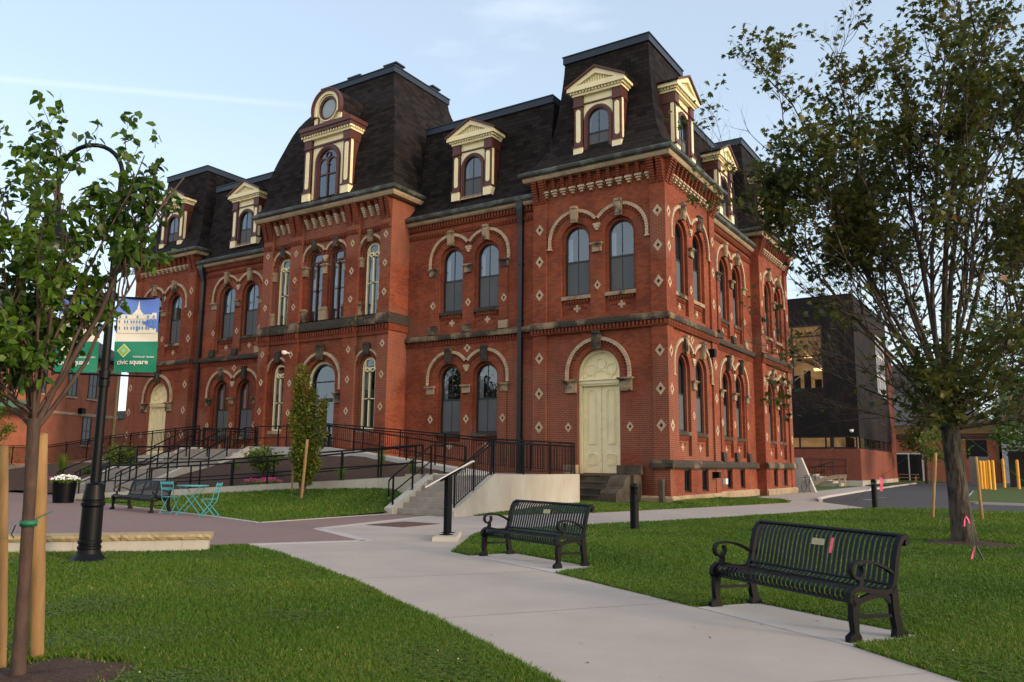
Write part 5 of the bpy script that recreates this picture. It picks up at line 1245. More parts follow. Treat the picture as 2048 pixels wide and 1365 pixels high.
# ---- big maple on the right lawn
mo_ = (10.53, -10.78, 0)
mt = empty('maple_tree', mo_, 'large maple with bronze green leaves on the right lawn, pink ribbon on its trunk', 'tree')
r1 = random.Random(5)
tr = [Vector((10.53, -10.78, -.05)), Vector((10.52, -10.8, .12)), Vector((10.50, -10.82, .5)), Vector((10.46, -10.84, 1.3)), Vector((10.42, -10.87, 2.2)), Vector((10.42, -10.88, 3.0)), Vector((10.44, -10.88, 3.7))]
tubes([(tr, [.29, .24, .205, .18, .168, .158, .125], 0)], 'bark', 'trunk', mt, mo_, (18,))
EX, EY = Vector((.84, .54, 0)), Vector((-.54, .84, 0))
dirs = []
def dl(a, b_, z, L_, r_, h=3.0): dirs.append((Vector((10.43, -10.87, h))+EX*a*.12+EY*b_*.12, EX*a+EY*b_+Vector((0, 0, z)), L_, r_*.62))
dl(0.02, .1, 1.8, 7.6, .115, 3.4); dl(.13, -.1, 1.9, 7.4, .10, 3.3); dl(-.20, .2, 1.7, 7.4, .10, 3.1); dl(-.36, -.12, 1.5, 7.0, .09, 2.95); dl(-.55, .22, 1.4, 6.6, .08, 2.85); dl(-.28, .5, 1.8, 6.8, .08, 3.0)
dl(-.85, .1, 1.5, 7.6, .07, 2.9); dl(-.72, -.3, 1.6, 7.4, .07, 2.95); dl(-1.05, .3, 1.2, 6.4, .06, 2.8); dl(-.75, -.2, 1.1, 5.2, .065, 2.7); dl(-.95, .15, .85, 4.5, .055, 2.6); dl(-1.1, .35, .55, 3.6, .042, 2.5); dl(-.9, -.5, .45, 2.9, .035, 2.4); dl(.5, .3, 1.5, 7.0, .095, 2.9); dl(.85, -.2, 1.15, 6.6, .08, 2.7); dl(1.25, .35, .85, 5.4, .06, 2.55); dl(1.3, -.3, .45, 4.0, .04, 2.4)
dl(.2, .9, 1.2, 5.8, .075, 2.8); dl(-.25, -.75, 1.4, 5.6, .075, 2.8); dl(.5, -.85, 1.1, 5.4, .065, 2.65); dl(-.40, .8, 1.0, 4.8, .06, 2.6); dl(1.05, .9, 1.1, 5.8, .07, 2.8); dl(.75, .1, 1.9, 7.4, .085, 3.1); dl(1.4, .3, .12, 2.6, .045, 2.35); dl(-1.2, .2, .12, 2.0, .035, 2.3); dl(1.2, -.6, .2, 2.4, .04, 2.3); dl(.1, -1, .3, 2.0, .035, 2.4); dl(-.7, -.8, .25, 1.9, .03, 2.35)
limbs = grow(None, dirs, [(0, 0, 0, 0), (1.7, .026, 12, .52), (.80, .011, 7, .65), (.40, .006, 3, .75)], 31, up=.30, wob=.07, seg=7)
tubes([l for l in limbs], 'bark', 'branch', mt, mo_, (9, 5, 4, 3))
pos = []; bias = []
for P, rr_, lv in limbs:
    if lv >= 2:
        q0 = P[-1]-Vector((10.43, -10.87, 0)); rd_ = math.hypot(q0.x, q0.y); zz = q0.z
        # leafy shell, thinner inside and low down
        shell = rd_/(1.0+2.9*min(1, max(0, (zz-2.4)/4.5)))
        dens = .10+.75*min(1, max(0, (shell-.25)/.45))
        if zz > 7.5: dens = max(dens, .72)
        if zz < 5.2: dens = max(dens*.35, .16) if rd_ > .9 else .5
        elif zz < 6.5: dens = max(dens*.6, .30)
        if Vector((q0.x, q0.y, 0)).dot(EX) < -1.2 and zz > 6: dens = max(dens, .7)
        cl = math.sin(q0.x*1.9+1)*math.sin(q0.y*1.7+2)*math.sin(zz*1.6)
        dens *= .72+.75*cl if cl < 0 else 1
        u_ = Vector((q0.x, q0.y, 0)).dot(EX)
        if zz < 4.1 and rd_ < 2.0: dens = .85
        if u_ < -1.3 and zz < 5.8: dens *= .22
        if u_ < -3.7: dens *= .25
        k = (9 if zz > 6 else 7) if lv == 3 else 4
        if r1.random() > dens: continue
        for i in range(k):
            t = r1.uniform(.3, 1.1); j = min(len(P)-2, int(t*(len(P)-1))); q = P[j].lerp(P[j+1], t*(len(P)-1)-j)
            pos.append(tuple(q+Vector((r1.gauss(0, .10), r1.gauss(0, .10), r1.gauss(0, .08))))); bias.append(.40+.30*math.sin(q.x*2.1+q.z*1.7)*math.sin(q.y*2.3+1))
for i in range(1500):     # low epicormic foliage round the fork
    a = r1.uniform(0, 6.28); rd_ = abs(r1.gauss(.4, .5)); pos.append((10.43+rd_*math.cos(a), -10.87+rd_*math.sin(a), r1.uniform(2.4, 3.7))); bias.append(r1.uniform(.1, .7))
leaves('crown', pos, .122, 'maple', 'leaf_maple', mt, mo_, 3, .35, bias)
print('maple leaves', len(pos))

# ---- young pear tree at the left edge
po = (5.85, -26.65, 0)
pt = empty('young_tree', po, 'young tree with glossy green leaves tied to wooden stakes at the left edge', 'tree')
tr = [Vector((5.85, -26.65, -.05)), Vector((5.86, -26.66, .3)), Vector((5.93, -26.71, .75)), Vector((6.0, -26.76, 1.2)), Vector((6.05, -26.80, 1.55)), Vector((6.07, -26.82, 1.78))]
tubes([(tr, [.055, .044, .040, .038, .040, .040], 0)], 'bark_young', 'trunk', pt, po, (14,))
F0 = Vector((6.06, -26.81, 1.68)); dirs = []
def dq(a, b_, z, L_, r_, h=0): dirs.append((F0+Vector((0, 0, h)), EX*a+EY*b_+Vector((0, 0, z)), L_, r_))
dq(.12, .0, 1.2, 2.15, .024); dq(-.50, -.1, .80, 1.2, .019, -.06); dq(.42, .1, .95, 1.35, .019); dq(.1, .4, 1., 1.5, .014, .05); dq(-.1, -.4, 1.1, 1.5, .014); dq(-.8, .2, .7, 1.0, .013, .02); dq(.02, .05, 1.35, 2.35, .018, .1); dq(-.30, .2, 1.2, 1.9, .015, .08); dq(.35, -.2, 1.2, 1.8, .013, .1); dq(.22, .25, 1.4, 2.0, .013, .1); dq(-.55, .3, .25, .75, .010, .1); dq(.22, .1, .45, .45, .008, .05); dq(-.2, -.35, .3, .6, .009, .1); dq(-.9, -.1, .35, .9, .011, .15); dq(-.4, .5, .6, .9, .010, .2); dq(.45, .0, 1.3, 2.1, .013, .12); dq(-.1, .2, .5, .6, .008, .1)
limbs = grow(None, dirs, [(0, 0, 0, 0), (.48, .008, 12, .75), (.20, .0035, 5, .8)], 8, up=.35, wob=.11, seg=7)
def okp(q): u = (q-F0).dot(EX); return u < (.20 if q.z < 2.0 else (.13 if q.z < 2.5 else (.30 if q.z < 2.9 else .68))) and abs((q-F0).dot(EY)) < .62
limbs = [l for l in limbs if l[2] == 0 or okp(l[0][-1])]
tubes(limbs, 'bark_young', 'branch', pt, po, (8, 5, 4))
pos = []; bias = []
for P, rr_, lv in limbs:
    if lv >= 1:
        for i in range(6):
            t = r1.uniform(.3, 1.03); j = min(len(P)-2, int(t*(len(P)-1))); q = P[j].lerp(P[j+1], t*(len(P)-1)-j)
            if not okp(q): continue
            pos.append(tuple(q+Vector((r1.gauss(0, .015), r1.gauss(0, .015), r1.gauss(0, .015))))); bias.append(.25+.22*math.sin(q.x*5+q.z*3)+(.35 if q.z < 2.0 else 0))
leaves('crown', pos, .074, 'oval', 'leaf_pear', pt, po, 5, .55, bias, .3); print('pear leaves', len(pos))

# ---- columnar hornbeam with stakes
ho = (-8.12, -10.98-.35, 0.0); hz_ = .30
ht = empty('columnar_tree', (-8.12, -11.3, hz_), 'narrow upright young tree with yellowish leaves between two wooden stakes', 'tree')
ho = (-8.12, -11.3, hz_)
ps = []; pos = []; bias = []
for (dx, top, w) in ((-.12, 4.35, .34), (.46, 3.2, .25), (-.22, 3.9, .27), (.16, 3.6, .25)):
    base = Vector((-8.12, -11.3, hz_)); tp = base+EX*dx*1.3+Vector((0, 0, top)); mid = base.lerp(tp, .4)+EX*dx*.25
    P = [base, base.lerp(mid, .5)+EX*.02, mid, mid.lerp(tp, .5), tp]; ps.append((P, [.05, .04, .03, .02, .006], 0))
    for i in range(2600):
        t = r1.uniform(.16, 1.0)**.9; a = t*4; j = min(3, int(a)); q = P[j].lerp(P[j+1], a-j); ww = w*(math.sin(math.pi*min(1, (t-.10)*1.05))**.6+.05)*(1+.25*math.sin(t*23+dx*9))
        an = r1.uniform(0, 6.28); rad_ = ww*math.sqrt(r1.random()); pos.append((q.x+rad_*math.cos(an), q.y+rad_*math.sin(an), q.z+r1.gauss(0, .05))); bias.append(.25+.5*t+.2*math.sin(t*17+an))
for i in range(70):
    t = r1.uniform(.15, .95); k = r1.randrange(4); P = ps[k][0]; a = t*4; j = min(3, int(a)); q = P[j].lerp(P[j+1], a-j); an = r1.uniform(0, 6.28)
    ps.append(([q, q+Vector((.16*math.cos(an), .16*math.sin(an), .22)), q+Vector((.22*math.cos(an), .22*math.sin(an), .5))], [.012, .008, .003], 2))
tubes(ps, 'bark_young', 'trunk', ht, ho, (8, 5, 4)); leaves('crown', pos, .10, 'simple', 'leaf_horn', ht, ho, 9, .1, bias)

def stake(x, y, z0, h, lean, label, r=.035, rad2=None):
    b = MB(); top = Vector((x+lean[0], y+lean[1], z0+h)); n = 9; ps_ = [Vector((x, y, z0-.1)).lerp(top, i/(n-1)) for i in range(n)]
    b.tube([p+Vector((r1.gauss(0, .002), r1.gauss(0, .002), 0)) for p in ps_], [r*r1.uniform(.96, 1.04) for _ in ps_], 12); b.lathe([(r*.98, 0), (r*.8, .006), (0, .007)], top.x, top.y, 12, z0=top.z)
    return tag(b.build('tree_stake', 'wood', None, (x, y, z0), True), label, 'stake')
stake(-9.05, -10.85, .30, 1.95, (.0, .0), 'left wooden stake of the narrow columnar tree, half hidden by leaves')
stake(-7.62, -11.75, .26, 1.95, (.10, .05), 'wooden stake leaning in front of the narrow columnar tree', .045)
stake(5.35, -26.26, 0, 1.69, (.15, -.22), 'thick round wooden stake right behind the young tree trunk', .050)
stake(5.42, -26.54, 0, 1.60, (.12, -.21), 'wooden stake cut by the left edge of the photo', .036)
stake(9.20, -2.75, 0, 1.95, (.20, .12), 'leaning wooden stake left of the small tree beyond the maple', .045)
stake(10.45, -2.2, 0, 1.85, (-.04, 0), 'wooden stake right of the small tree beyond the maple', .05)

# ---- small tree behind the maple, other trees
def bushy_tree(name, o, label, H, Rr, n, size, mat, shape='simple', trunk=.1, base=.25, lobes=7, seed=1, group=None, zs=1.0, wood='bark'):
    r = random.Random(seed); e = empty(name, o, label, 'tree', group)
    P = [Vector(o)+Vector((0, 0, -.1)), Vector(o)+Vector((r.gauss(0, .03)*H, r.gauss(0, .03)*H, H*base)), Vector(o)+Vector((r.gauss(0, .03)*H, r.gauss(0, .03)*H, H*.8))]
    ps = [(P, [trunk, trunk*.75, trunk*.2], 0)]; L_ = []
    for i in range(lobes):
        a = r.uniform(0, 6.28); t = (i+.5)/lobes; z = H*(base+.08+(1-base-.2)*t); rr_ = Rr*(.62 if t < .7 else .35)*r.uniform(.5, 1.1)
        c = Vector(o)+Vector((rr_*math.cos(a), rr_*math.sin(a), z)); s = Rr*r.uniform(.38, .62)*(1.1-.35*t); L_.append((c, s))
        q = P[1].lerp(P[2], max(0, t*.7)); ps.append(([q, q.lerp(c, .5)+Vector((0, 0, .04*H)), c], [trunk*.4, trunk*.25, trunk*.08], 1))
        for k in range(5):
            v = Vector((r.gauss(0, 1), r.gauss(0, 1), r.gauss(.2, .8))).normalized()*s*.9; ps.append(([c-v*.2, c+v*.4, c+v], [trunk*.1, trunk*.07, trunk*.02], 2))
    pos = []; bias = []
    for i in range(n):
        c, s = L_[r.randrange(len(L_))]; v = Vector((r.gauss(0, 1), r.gauss(0, 1), r.gauss(0, 1))).normalized()*s*(r.random()**.45)
        q = c+Vector((v.x, v.y, v.z*.75*zs)); f = math.sin(q.x*2.3/size*.12+1.3)*math.sin(q.y*2.1/size*.12)*math.sin(q.z*2.7/size*.12)
        if f < -.25 and r.random() < .75: continue
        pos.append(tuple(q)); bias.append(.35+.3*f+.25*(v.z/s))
    tubes(ps, wood, 'trunk', e, o, (8, 5, 3)); leaves('crown', pos, size, shape, mat, e, o, seed, .2, bias); return e
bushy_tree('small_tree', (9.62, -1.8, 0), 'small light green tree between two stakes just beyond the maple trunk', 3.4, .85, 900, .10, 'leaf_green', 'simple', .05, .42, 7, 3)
g_ = 'background trees beyond the car park'
T_ = [(6.0, 100, 26, 9.5, 'bright green tree rising behind the maple, above the low brick hall', 'leaf_bg', 11), (16.5, 62, 23, 8.5, 'tall green tree far right behind the maple crown', 'leaf_bg', 12), (3.2, 58.5, 8.5, 2.4, 'dark green tree in the gap beside the black annex', 'leaf_maple', 13), (24, 78, 27, 10, 'large background tree above the pale grey shed', 'leaf_bg', 14), (12, 44, 9.5, 3.8, 'mid green tree above the waste container', 'leaf_pear', 15), (15.2, 36, 14, 4.8, 'spreading green tree at the right edge behind the yellow posts', 'leaf_bg', 16)]
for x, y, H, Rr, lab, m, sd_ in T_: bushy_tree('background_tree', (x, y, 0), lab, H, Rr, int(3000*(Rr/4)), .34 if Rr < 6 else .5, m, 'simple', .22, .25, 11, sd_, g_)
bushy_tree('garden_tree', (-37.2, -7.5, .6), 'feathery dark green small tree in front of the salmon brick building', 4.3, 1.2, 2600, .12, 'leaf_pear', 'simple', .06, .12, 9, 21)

# ---- shrubs, grasses and flowers in the beds
def shrub(o, label, Rr, H, n, size, mat='leaf_shrub', shape='simple', name='shrub', cat='shrub', seed=1, group=None):
    r = random.Random(seed); e = empty(name, o, label, cat, group); ps = []; pos = []; bias = []
    for k in range(14):
        a = r.uniform(0, 6.28); t = r.uniform(.3, 1); tip = Vector(o)+Vector((Rr*t*math.cos(a), Rr*t*math.sin(a), H*(1-.35*t*t)*r.uniform(.8, 1.0))); ps.append(([Vector(o), Vector(o).lerp(tip, .5)+Vector((0, 0, .1*H)), tip], [.018, .012, .004], 1))
        for i in range(n//14):
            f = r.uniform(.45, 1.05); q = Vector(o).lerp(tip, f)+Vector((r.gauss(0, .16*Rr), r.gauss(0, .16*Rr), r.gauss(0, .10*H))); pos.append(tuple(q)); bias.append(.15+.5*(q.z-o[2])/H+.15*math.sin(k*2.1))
    tubes(ps, 'bark_young', 'stem', e, o, (5, 4, 4)); leaves('foliage', pos, size, shape, mat, e, o, seed, .15, bias); return e
def tuft(o, label, H, n, name='ornamental_grass', spread=.25, seed=1, group=None):
    g = np.random.default_rng(seed); a = g.uniform(0, 6.28, n); l = g.uniform(.6, 1.1, n)*H; s = g.uniform(0, spread, n)
    B = np.array(o)+np.stack([.08*np.cos(a)*g.random(n), .08*np.sin(a)*g.random(n), 0*a], 1); D = np.stack([np.cos(a)*s, np.sin(a)*s, l], 1)
    X = np.stack([-np.sin(a), np.cos(a), 0*a], 1)*.006
    V = np.stack([B-X, B+X, B+D*.6+X*.8, B+D*.6-X*.8, B+D+np.stack([np.cos(a)*s*.6, np.sin(a)*s*.6, 0*a], 1)], 1)
    e = raw_mesh(name, V, 5, [(0, 1, 2), (0, 2, 3), (3, 2, 4)], 'leaf_green', g.random(n), None, o); e.location = o; return tag(e, label, 'plant', group)
bz = lambda x, y: .75
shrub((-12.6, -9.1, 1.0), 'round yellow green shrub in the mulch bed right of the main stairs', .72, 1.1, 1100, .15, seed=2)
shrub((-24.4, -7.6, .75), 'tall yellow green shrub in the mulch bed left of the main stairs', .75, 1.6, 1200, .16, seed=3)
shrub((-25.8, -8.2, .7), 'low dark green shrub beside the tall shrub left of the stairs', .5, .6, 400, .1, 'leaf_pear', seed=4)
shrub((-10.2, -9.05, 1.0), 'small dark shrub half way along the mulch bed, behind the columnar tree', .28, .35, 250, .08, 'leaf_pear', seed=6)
def bloom(o, label, w, n, mat, name='flowers', H=.22, seed=1):
    r = random.Random(seed); e = empty(name, o, label, 'flowers'); pos = []; fp = []
    for i in range(n):
        a = r.uniform(0, 6.28); q = w*math.sqrt(r.random()); x, y = q*math.cos(a), q*math.sin(a); z = H*(1-.5*(q/w)**2)
        fp.append((o[0]+x, o[1]+y, o[2]+z*r.uniform(.7, 1.1)))
        for k in range(5): pos.append((o[0]+x+r.gauss(0, .03), o[1]+y+r.gauss(0, .03), o[2]+z*r.uniform(.1, .85)))
    leaves('foliage', pos, .07, 'simple', 'leaf_shrub', e, o, seed, .0)
    g = np.random.default_rng(seed); P = np.array(fp); n = len(P); k = 6
    nn = g.normal(0, .45, (n, 3)); nn[:, 2] = 1; nn += np.array([.45, -.8, 0])*.9; nn /= np.linalg.norm(nn, axis=1)[:, None]
    a1 = np.cross(nn, [0, 0, 1.]); a1 /= np.linalg.norm(a1, axis=1)[:, None]+1e-9; a2 = np.cross(nn, a1); s = g.uniform(.028, .042, n)[:, None, None]
    an = np.arange(k)*2*np.pi/k; V = P[:, None]+s*(np.cos(an)[None, :, None]*a1[:, None]+np.sin(an)[None, :, None]*a2[:, None]); V = np.concatenate([V, (P-nn*.012)[:, None]], 1)
    raw_mesh('blossom', V, 7, [(i, (i+1) % 6, 6) for i in range(6)], mat, g.random(n), e, o); return e
bloom((-12.1, -10.0, .68), 'small clump of pink flowers in the mulch bed nearer the main stairs', .32, 55, 'petal_pink', seed=2)
bloom((-11.15, -10.05, .72), 'wide clump of pink flowers in the mulch bed just left of the columnar tree', .45, 110, 'petal_pink', seed=3)
bloom((-27.2, -9.6, .5), 'pink flowers in the bed left of the main stairs, above the planter', .7, 120, 'petal_pink', seed=4)
tuft((-8.3, -9.35, .86), 'grassy tuft behind the low ramp wall, right of the columnar tree', .55, 160, seed=5, spread=.22)
tuft((-8.4, -7.2, 1.3), 'tall grassy tuft high in the mulch bed near the upper ramp', .75, 160, seed=6, spread=.2)
tuft((-6.6, -7.6, 1.2), 'small grassy tuft in the mulch bed near the side stairs', .5, 120, seed=7, spread=.2)
tuft((-15.2, -8.3, 1.1), 'thin grassy tuft in the mulch bed beside the staircase wall', .5, 90, seed=8, spread=.2)
tuft((-27.0, -8.9, .75), 'tall pale grassy tuft in the bed left of the main stairs', 1.1, 260, seed=9, spread=.35)

# ---- mulch rings
def mulch_ring(x, y, r, z=.03, zb=0, seed=1):
    q = random.Random(seed); b = MB(); n = 30
    rings = [[(x+r*t*(1+.12*math.sin(5*a+seed)+q.uniform(-.04, .04))*math.cos(a), y+r*t*(1+.12*math.sin(5*a+seed)+q.uniform(-.04, .04))*math.sin(a), zb+z*(1-t*t)+.01*q.random()+(.003 if t < 1 else -.02)) for a in [2*math.pi*i/n for i in range(n)]] for t in (1, .8, .6, .4, .2, .02)]
    b.loft(rings, caps=True); return tag(b.build('mulch_ring', 'mulch', smooth=True), kind='stuff')
mulch_ring(10.6, -10.9, .95, .06, 0, 1); mulch_ring(5.95, -26.5, .62, .05, 0, 2); mulch_ring(-8.1, -11.35, .38, .05, hz_-.03, 3); mulch_ring(9.6, -1.8, .8, .05, 0, 4)

# ---- grass blades
g = np.random.default_rng(77)
def inpoly(X, Y, P):
    c = np.zeros(len(X), bool); n = len(P)
    for i in range(n):
        x1, y1 = P[i]; x2, y2 = P[(i+1) % n]
        k = ((y1 > Y) != (y2 > Y)); c ^= k & (X < (x2-x1)*(Y-y1)/((y2-y1) if y2 != y1 else 1e-9)+x1)
    return c
NB = 1250000
rr_ = np.exp(g.uniform(np.log(4.2), np.log(38), NB)); th = g.uniform(-.62, .62, NB)-.573+0
X = CAM.x+rr_*np.sin(th); Y = CAM.y+rr_*np.cos(th)
RLAWN = [(1.25, -14.3), (1.92, -15.91), (3.38, -18.45), (4.0, -18.75), (4.27, -17.95), (6.28, -18.85), (6.09, -19.69), (8.6, -21.13), (9.12, -20.5), (10.85, -21.42), (10.38, -22.17), (11.21, -22.91), (27, -32), (40, -20), (40, 4), (9.1, 3.8), (7, 2.9), (6.65, 2.77), (6.19, 1.47), (3.8, -7.42), (2.34, -11.74)]
LLAWN = [(.03, -20.82), (-.45, -20.3), (-.32, -19.80), (1.23, -20.32), (4.24, -21.79), (6.79, -23.26), (8.86, -24.55), (14, -27.6), (12, -31), (-6, -31), (-4.6, -26.1)]
BANK = [(x, edge2(x)+.03) for x in np.linspace(-18.4, -4.44, 12)]+[(x, rampx(x).y-.03) for x in np.linspace(-4.44, -18.4, 12)]
WED = [(-1.93, -10.4), (.02, -7.17), (1.6, -1.0), (3.15, 5.5), (1.5, 8.5), (.2, 10.5), (.14, -.2), (-.5, -.4), (-3.9, -2.2), (-3.9, -3.75), (-1.93, -3.75)]
mk = [inpoly(X, Y, P) for P in (RLAWN, LLAWN, BANK, WED)]
ALL = mk[0] | mk[1] | mk[2] | mk[3]
for cx_, cy_, cr_ in ((10.6, -10.9, .85), (5.95, -26.5, .55), (-8.1, -11.35, .3), (9.6, -1.8, .7)): ALL &= ((X-cx_)**2+(Y-cy_)**2 > cr_**2) | (g.random(NB) < .06)
Zb = np.zeros(NB)
for i in np.where(mk[2] & ALL)[0]: Zb[i] = bermz(X[i], Y[i])-.01
for i in np.where(mk[3] & ALL)[0]:
    y = Y[i]; xe = lerp(y, [(a[1], a[0]) for a in WX]); xi = -1.94 if y < -3.8 else (-3.9 if y < -.2 else .12); Zb[i] = .13*max(0, 1-(X[i]-xi)/max(.01, xe-xi))*min(1, max(0, (y+10.4)/5)) if y < 5.4 else .05
X, Y, Zb, rr2 = X[ALL], Y[ALL], Zb[ALL], rr_[ALL]; n = len(X); print('blades', n)
patch = np.sin(X*1.3+1.7*np.sin(Y*.7))*np.sin(Y*1.1+1.3*np.sin(X*.9)); clov = (np.sin(X*2.1+3*np.sin(Y*.8))*np.sin(Y*1.9+2*np.sin(X*.6))+g.normal(0, .45, n) > .8)
a = g.uniform(0, 6.283, n); w = (.0022+.00085*rr2)*g.uniform(.7, 1.3, n); h = (.030+.022*g.random(n)+.010*patch)*(1+.02*rr2)
h = np.where(clov, h*.8, h); w = np.where(clov, w*2.0, w); ln_ = g.uniform(.2, 1.1, n)
B0 = np.stack([X, Y, Zb], 1); XX = np.stack([np.cos(a), np.sin(a), 0*a], 1)*w[:, None]; b2 = g.uniform(0, 6.283, n); DD = np.stack([np.cos(b2)*h*ln_, np.sin(b2)*h*ln_, h], 1)
V = np.stack([B0-XX, B0+XX, B0+DD], 1)
p2 = np.sin(X*.55+2.1*np.sin(Y*.4))*np.sin(Y*.6+1.9*np.sin(X*.37)+1); rnd = np.clip(.40+.13*patch+.12*p2+g.normal(0, .17, n)-.03*clov+(g.random(n) < .05+.06*(p2 > .3))*.5, 0, 1)
o = raw_mesh('lawn_grass', V, 3, [(0, 1, 2)], 'blade', rnd); tag(o, kind='stuff')
# clover patches: flat three-part leaflets among the blades
cs = np.where(clov & (rr2 < 17) & (patch > -.5))[0]; cs = g.choice(cs, min(22000, len(cs)), replace=False); m_ = len(cs)
C0 = B0[cs]+np.stack([g.normal(0, .01, m_), g.normal(0, .01, m_), .030+.022*g.random(m_)], 1); ca = g.uniform(0, 6.283, m_); sz = .012*g.uniform(.7, 1.3, m_)*(1+.04*rr2[cs])
tp = []
for k_ in range(3):
    A_1 = ca+k_*2.094
    for rad_2, da in ((0, 0), (1.0, -.5), (1.25, 0), (1.0, .5)): tp.append(C0+np.stack([np.cos(A_1+da)*rad_2*sz, np.sin(A_1+da)*rad_2*sz, g.normal(0, .0015, m_)+0*sz], 1))
raw_mesh('clover', np.stack(tp, 1), 12, [(0, 1, 2), (0, 2, 3), (4, 5, 6), (4, 6, 7), (8, 9, 10), (8, 10, 11)], 'leaf_shrub', np.clip(g.normal(.38, .14, m_), 0, 1))['kind'] = 'stuff'
# clover heads and fallen leaves
sel = g.choice(np.where((rr2 < 13) & (patch > .1))[0], 34); P = B0[sel]+np.array([0, 0, .045]); g2 = g.random(len(P))
OCT = np.array([(1, 0, 0), (0, 1, 0), (-1, 0, 0), (0, -1, 0), (0, 0, 1), (0, 0, -1)])*.007
raw_mesh('clover_blossoms', P[:, None]+OCT[None], 6, [(0, 1, 4), (1, 2, 4), (2, 3, 4), (3, 0, 4), (1, 0, 5), (2, 1, 5), (3, 2, 5), (0, 3, 5)], 'petal_white', g2)['kind'] = 'stuff'

# far tree belt across the street (what the ground floor windows reflect)
g = np.random.default_rng(5); pos = []
for i in range(26):
    cx, cy = -95+i*5.6+g.normal(0, 1), -82+g.normal(0, 4)+.0; H = g.uniform(15, 25); Rr = g.uniform(3.0, 4.6)
    for k in range(1500):
        v = g.normal(0, 1, 3); v /= np.linalg.norm(v); v *= g.random()**.4; pos.append((cx+v[0]*Rr, cy+v[1]*Rr, H*.55+v[2]*H*.45))
o = leaves('distant_trees', pos, 1.1, 'simple', 'leaf_maple', None, (0, 0, 0), 4, .1); tag(o, kind='stuff')

# fallen leaves on the lawns and the walk
g = np.random.default_rng(12); pos = []
for i in range(420):
    r_ = np.exp(g.uniform(np.log(5), np.log(26))); t_ = g.uniform(-.6, .6)-.573; x, y = CAM.x+r_*np.sin(t_), CAM.y+r_*np.cos(t_)
    if y > -4 or x < -10 or (x < -4.4 and y > -16): continue
    pos.append((x, y, .05 if inpoly(np.array([x]), np.array([y]), RLAWN)[0] or inpoly(np.array([x]), np.array([y]), LLAWN)[0] else .02))
P = np.array(pos); keep = g.random(len(P)) < .45; P = P[keep]; n = len(P); a = g.uniform(0, 6.28, n); s_ = g.uniform(.018, .035, n)
d = np.stack([np.cos(a), np.sin(a), g.uniform(-.1, .25, n)], 1); x_ = np.stack([-np.sin(a), np.cos(a), g.uniform(-.2, .2, n)], 1); V = P[:, None]+s_[:, None, None]*(SIMPLE[None, :, 0, None]*1.3*x_[:, None]+SIMPLE[None, :, 1, None]*d[:, None]+np.array([0, 0, .15])*SIMPLE[None, :, 2, None])
M['leaf_dead'] = leaf_mat('dry_leaves', [(.10, .05, .02), (.18, .09, .03), (.25, .15, .05), (.12, .05, .03)], .1, .8)
raw_mesh('fallen_leaves', V, 4, SIMPLE_F, 'leaf_dead', g.random(n))['kind'] = 'stuff'
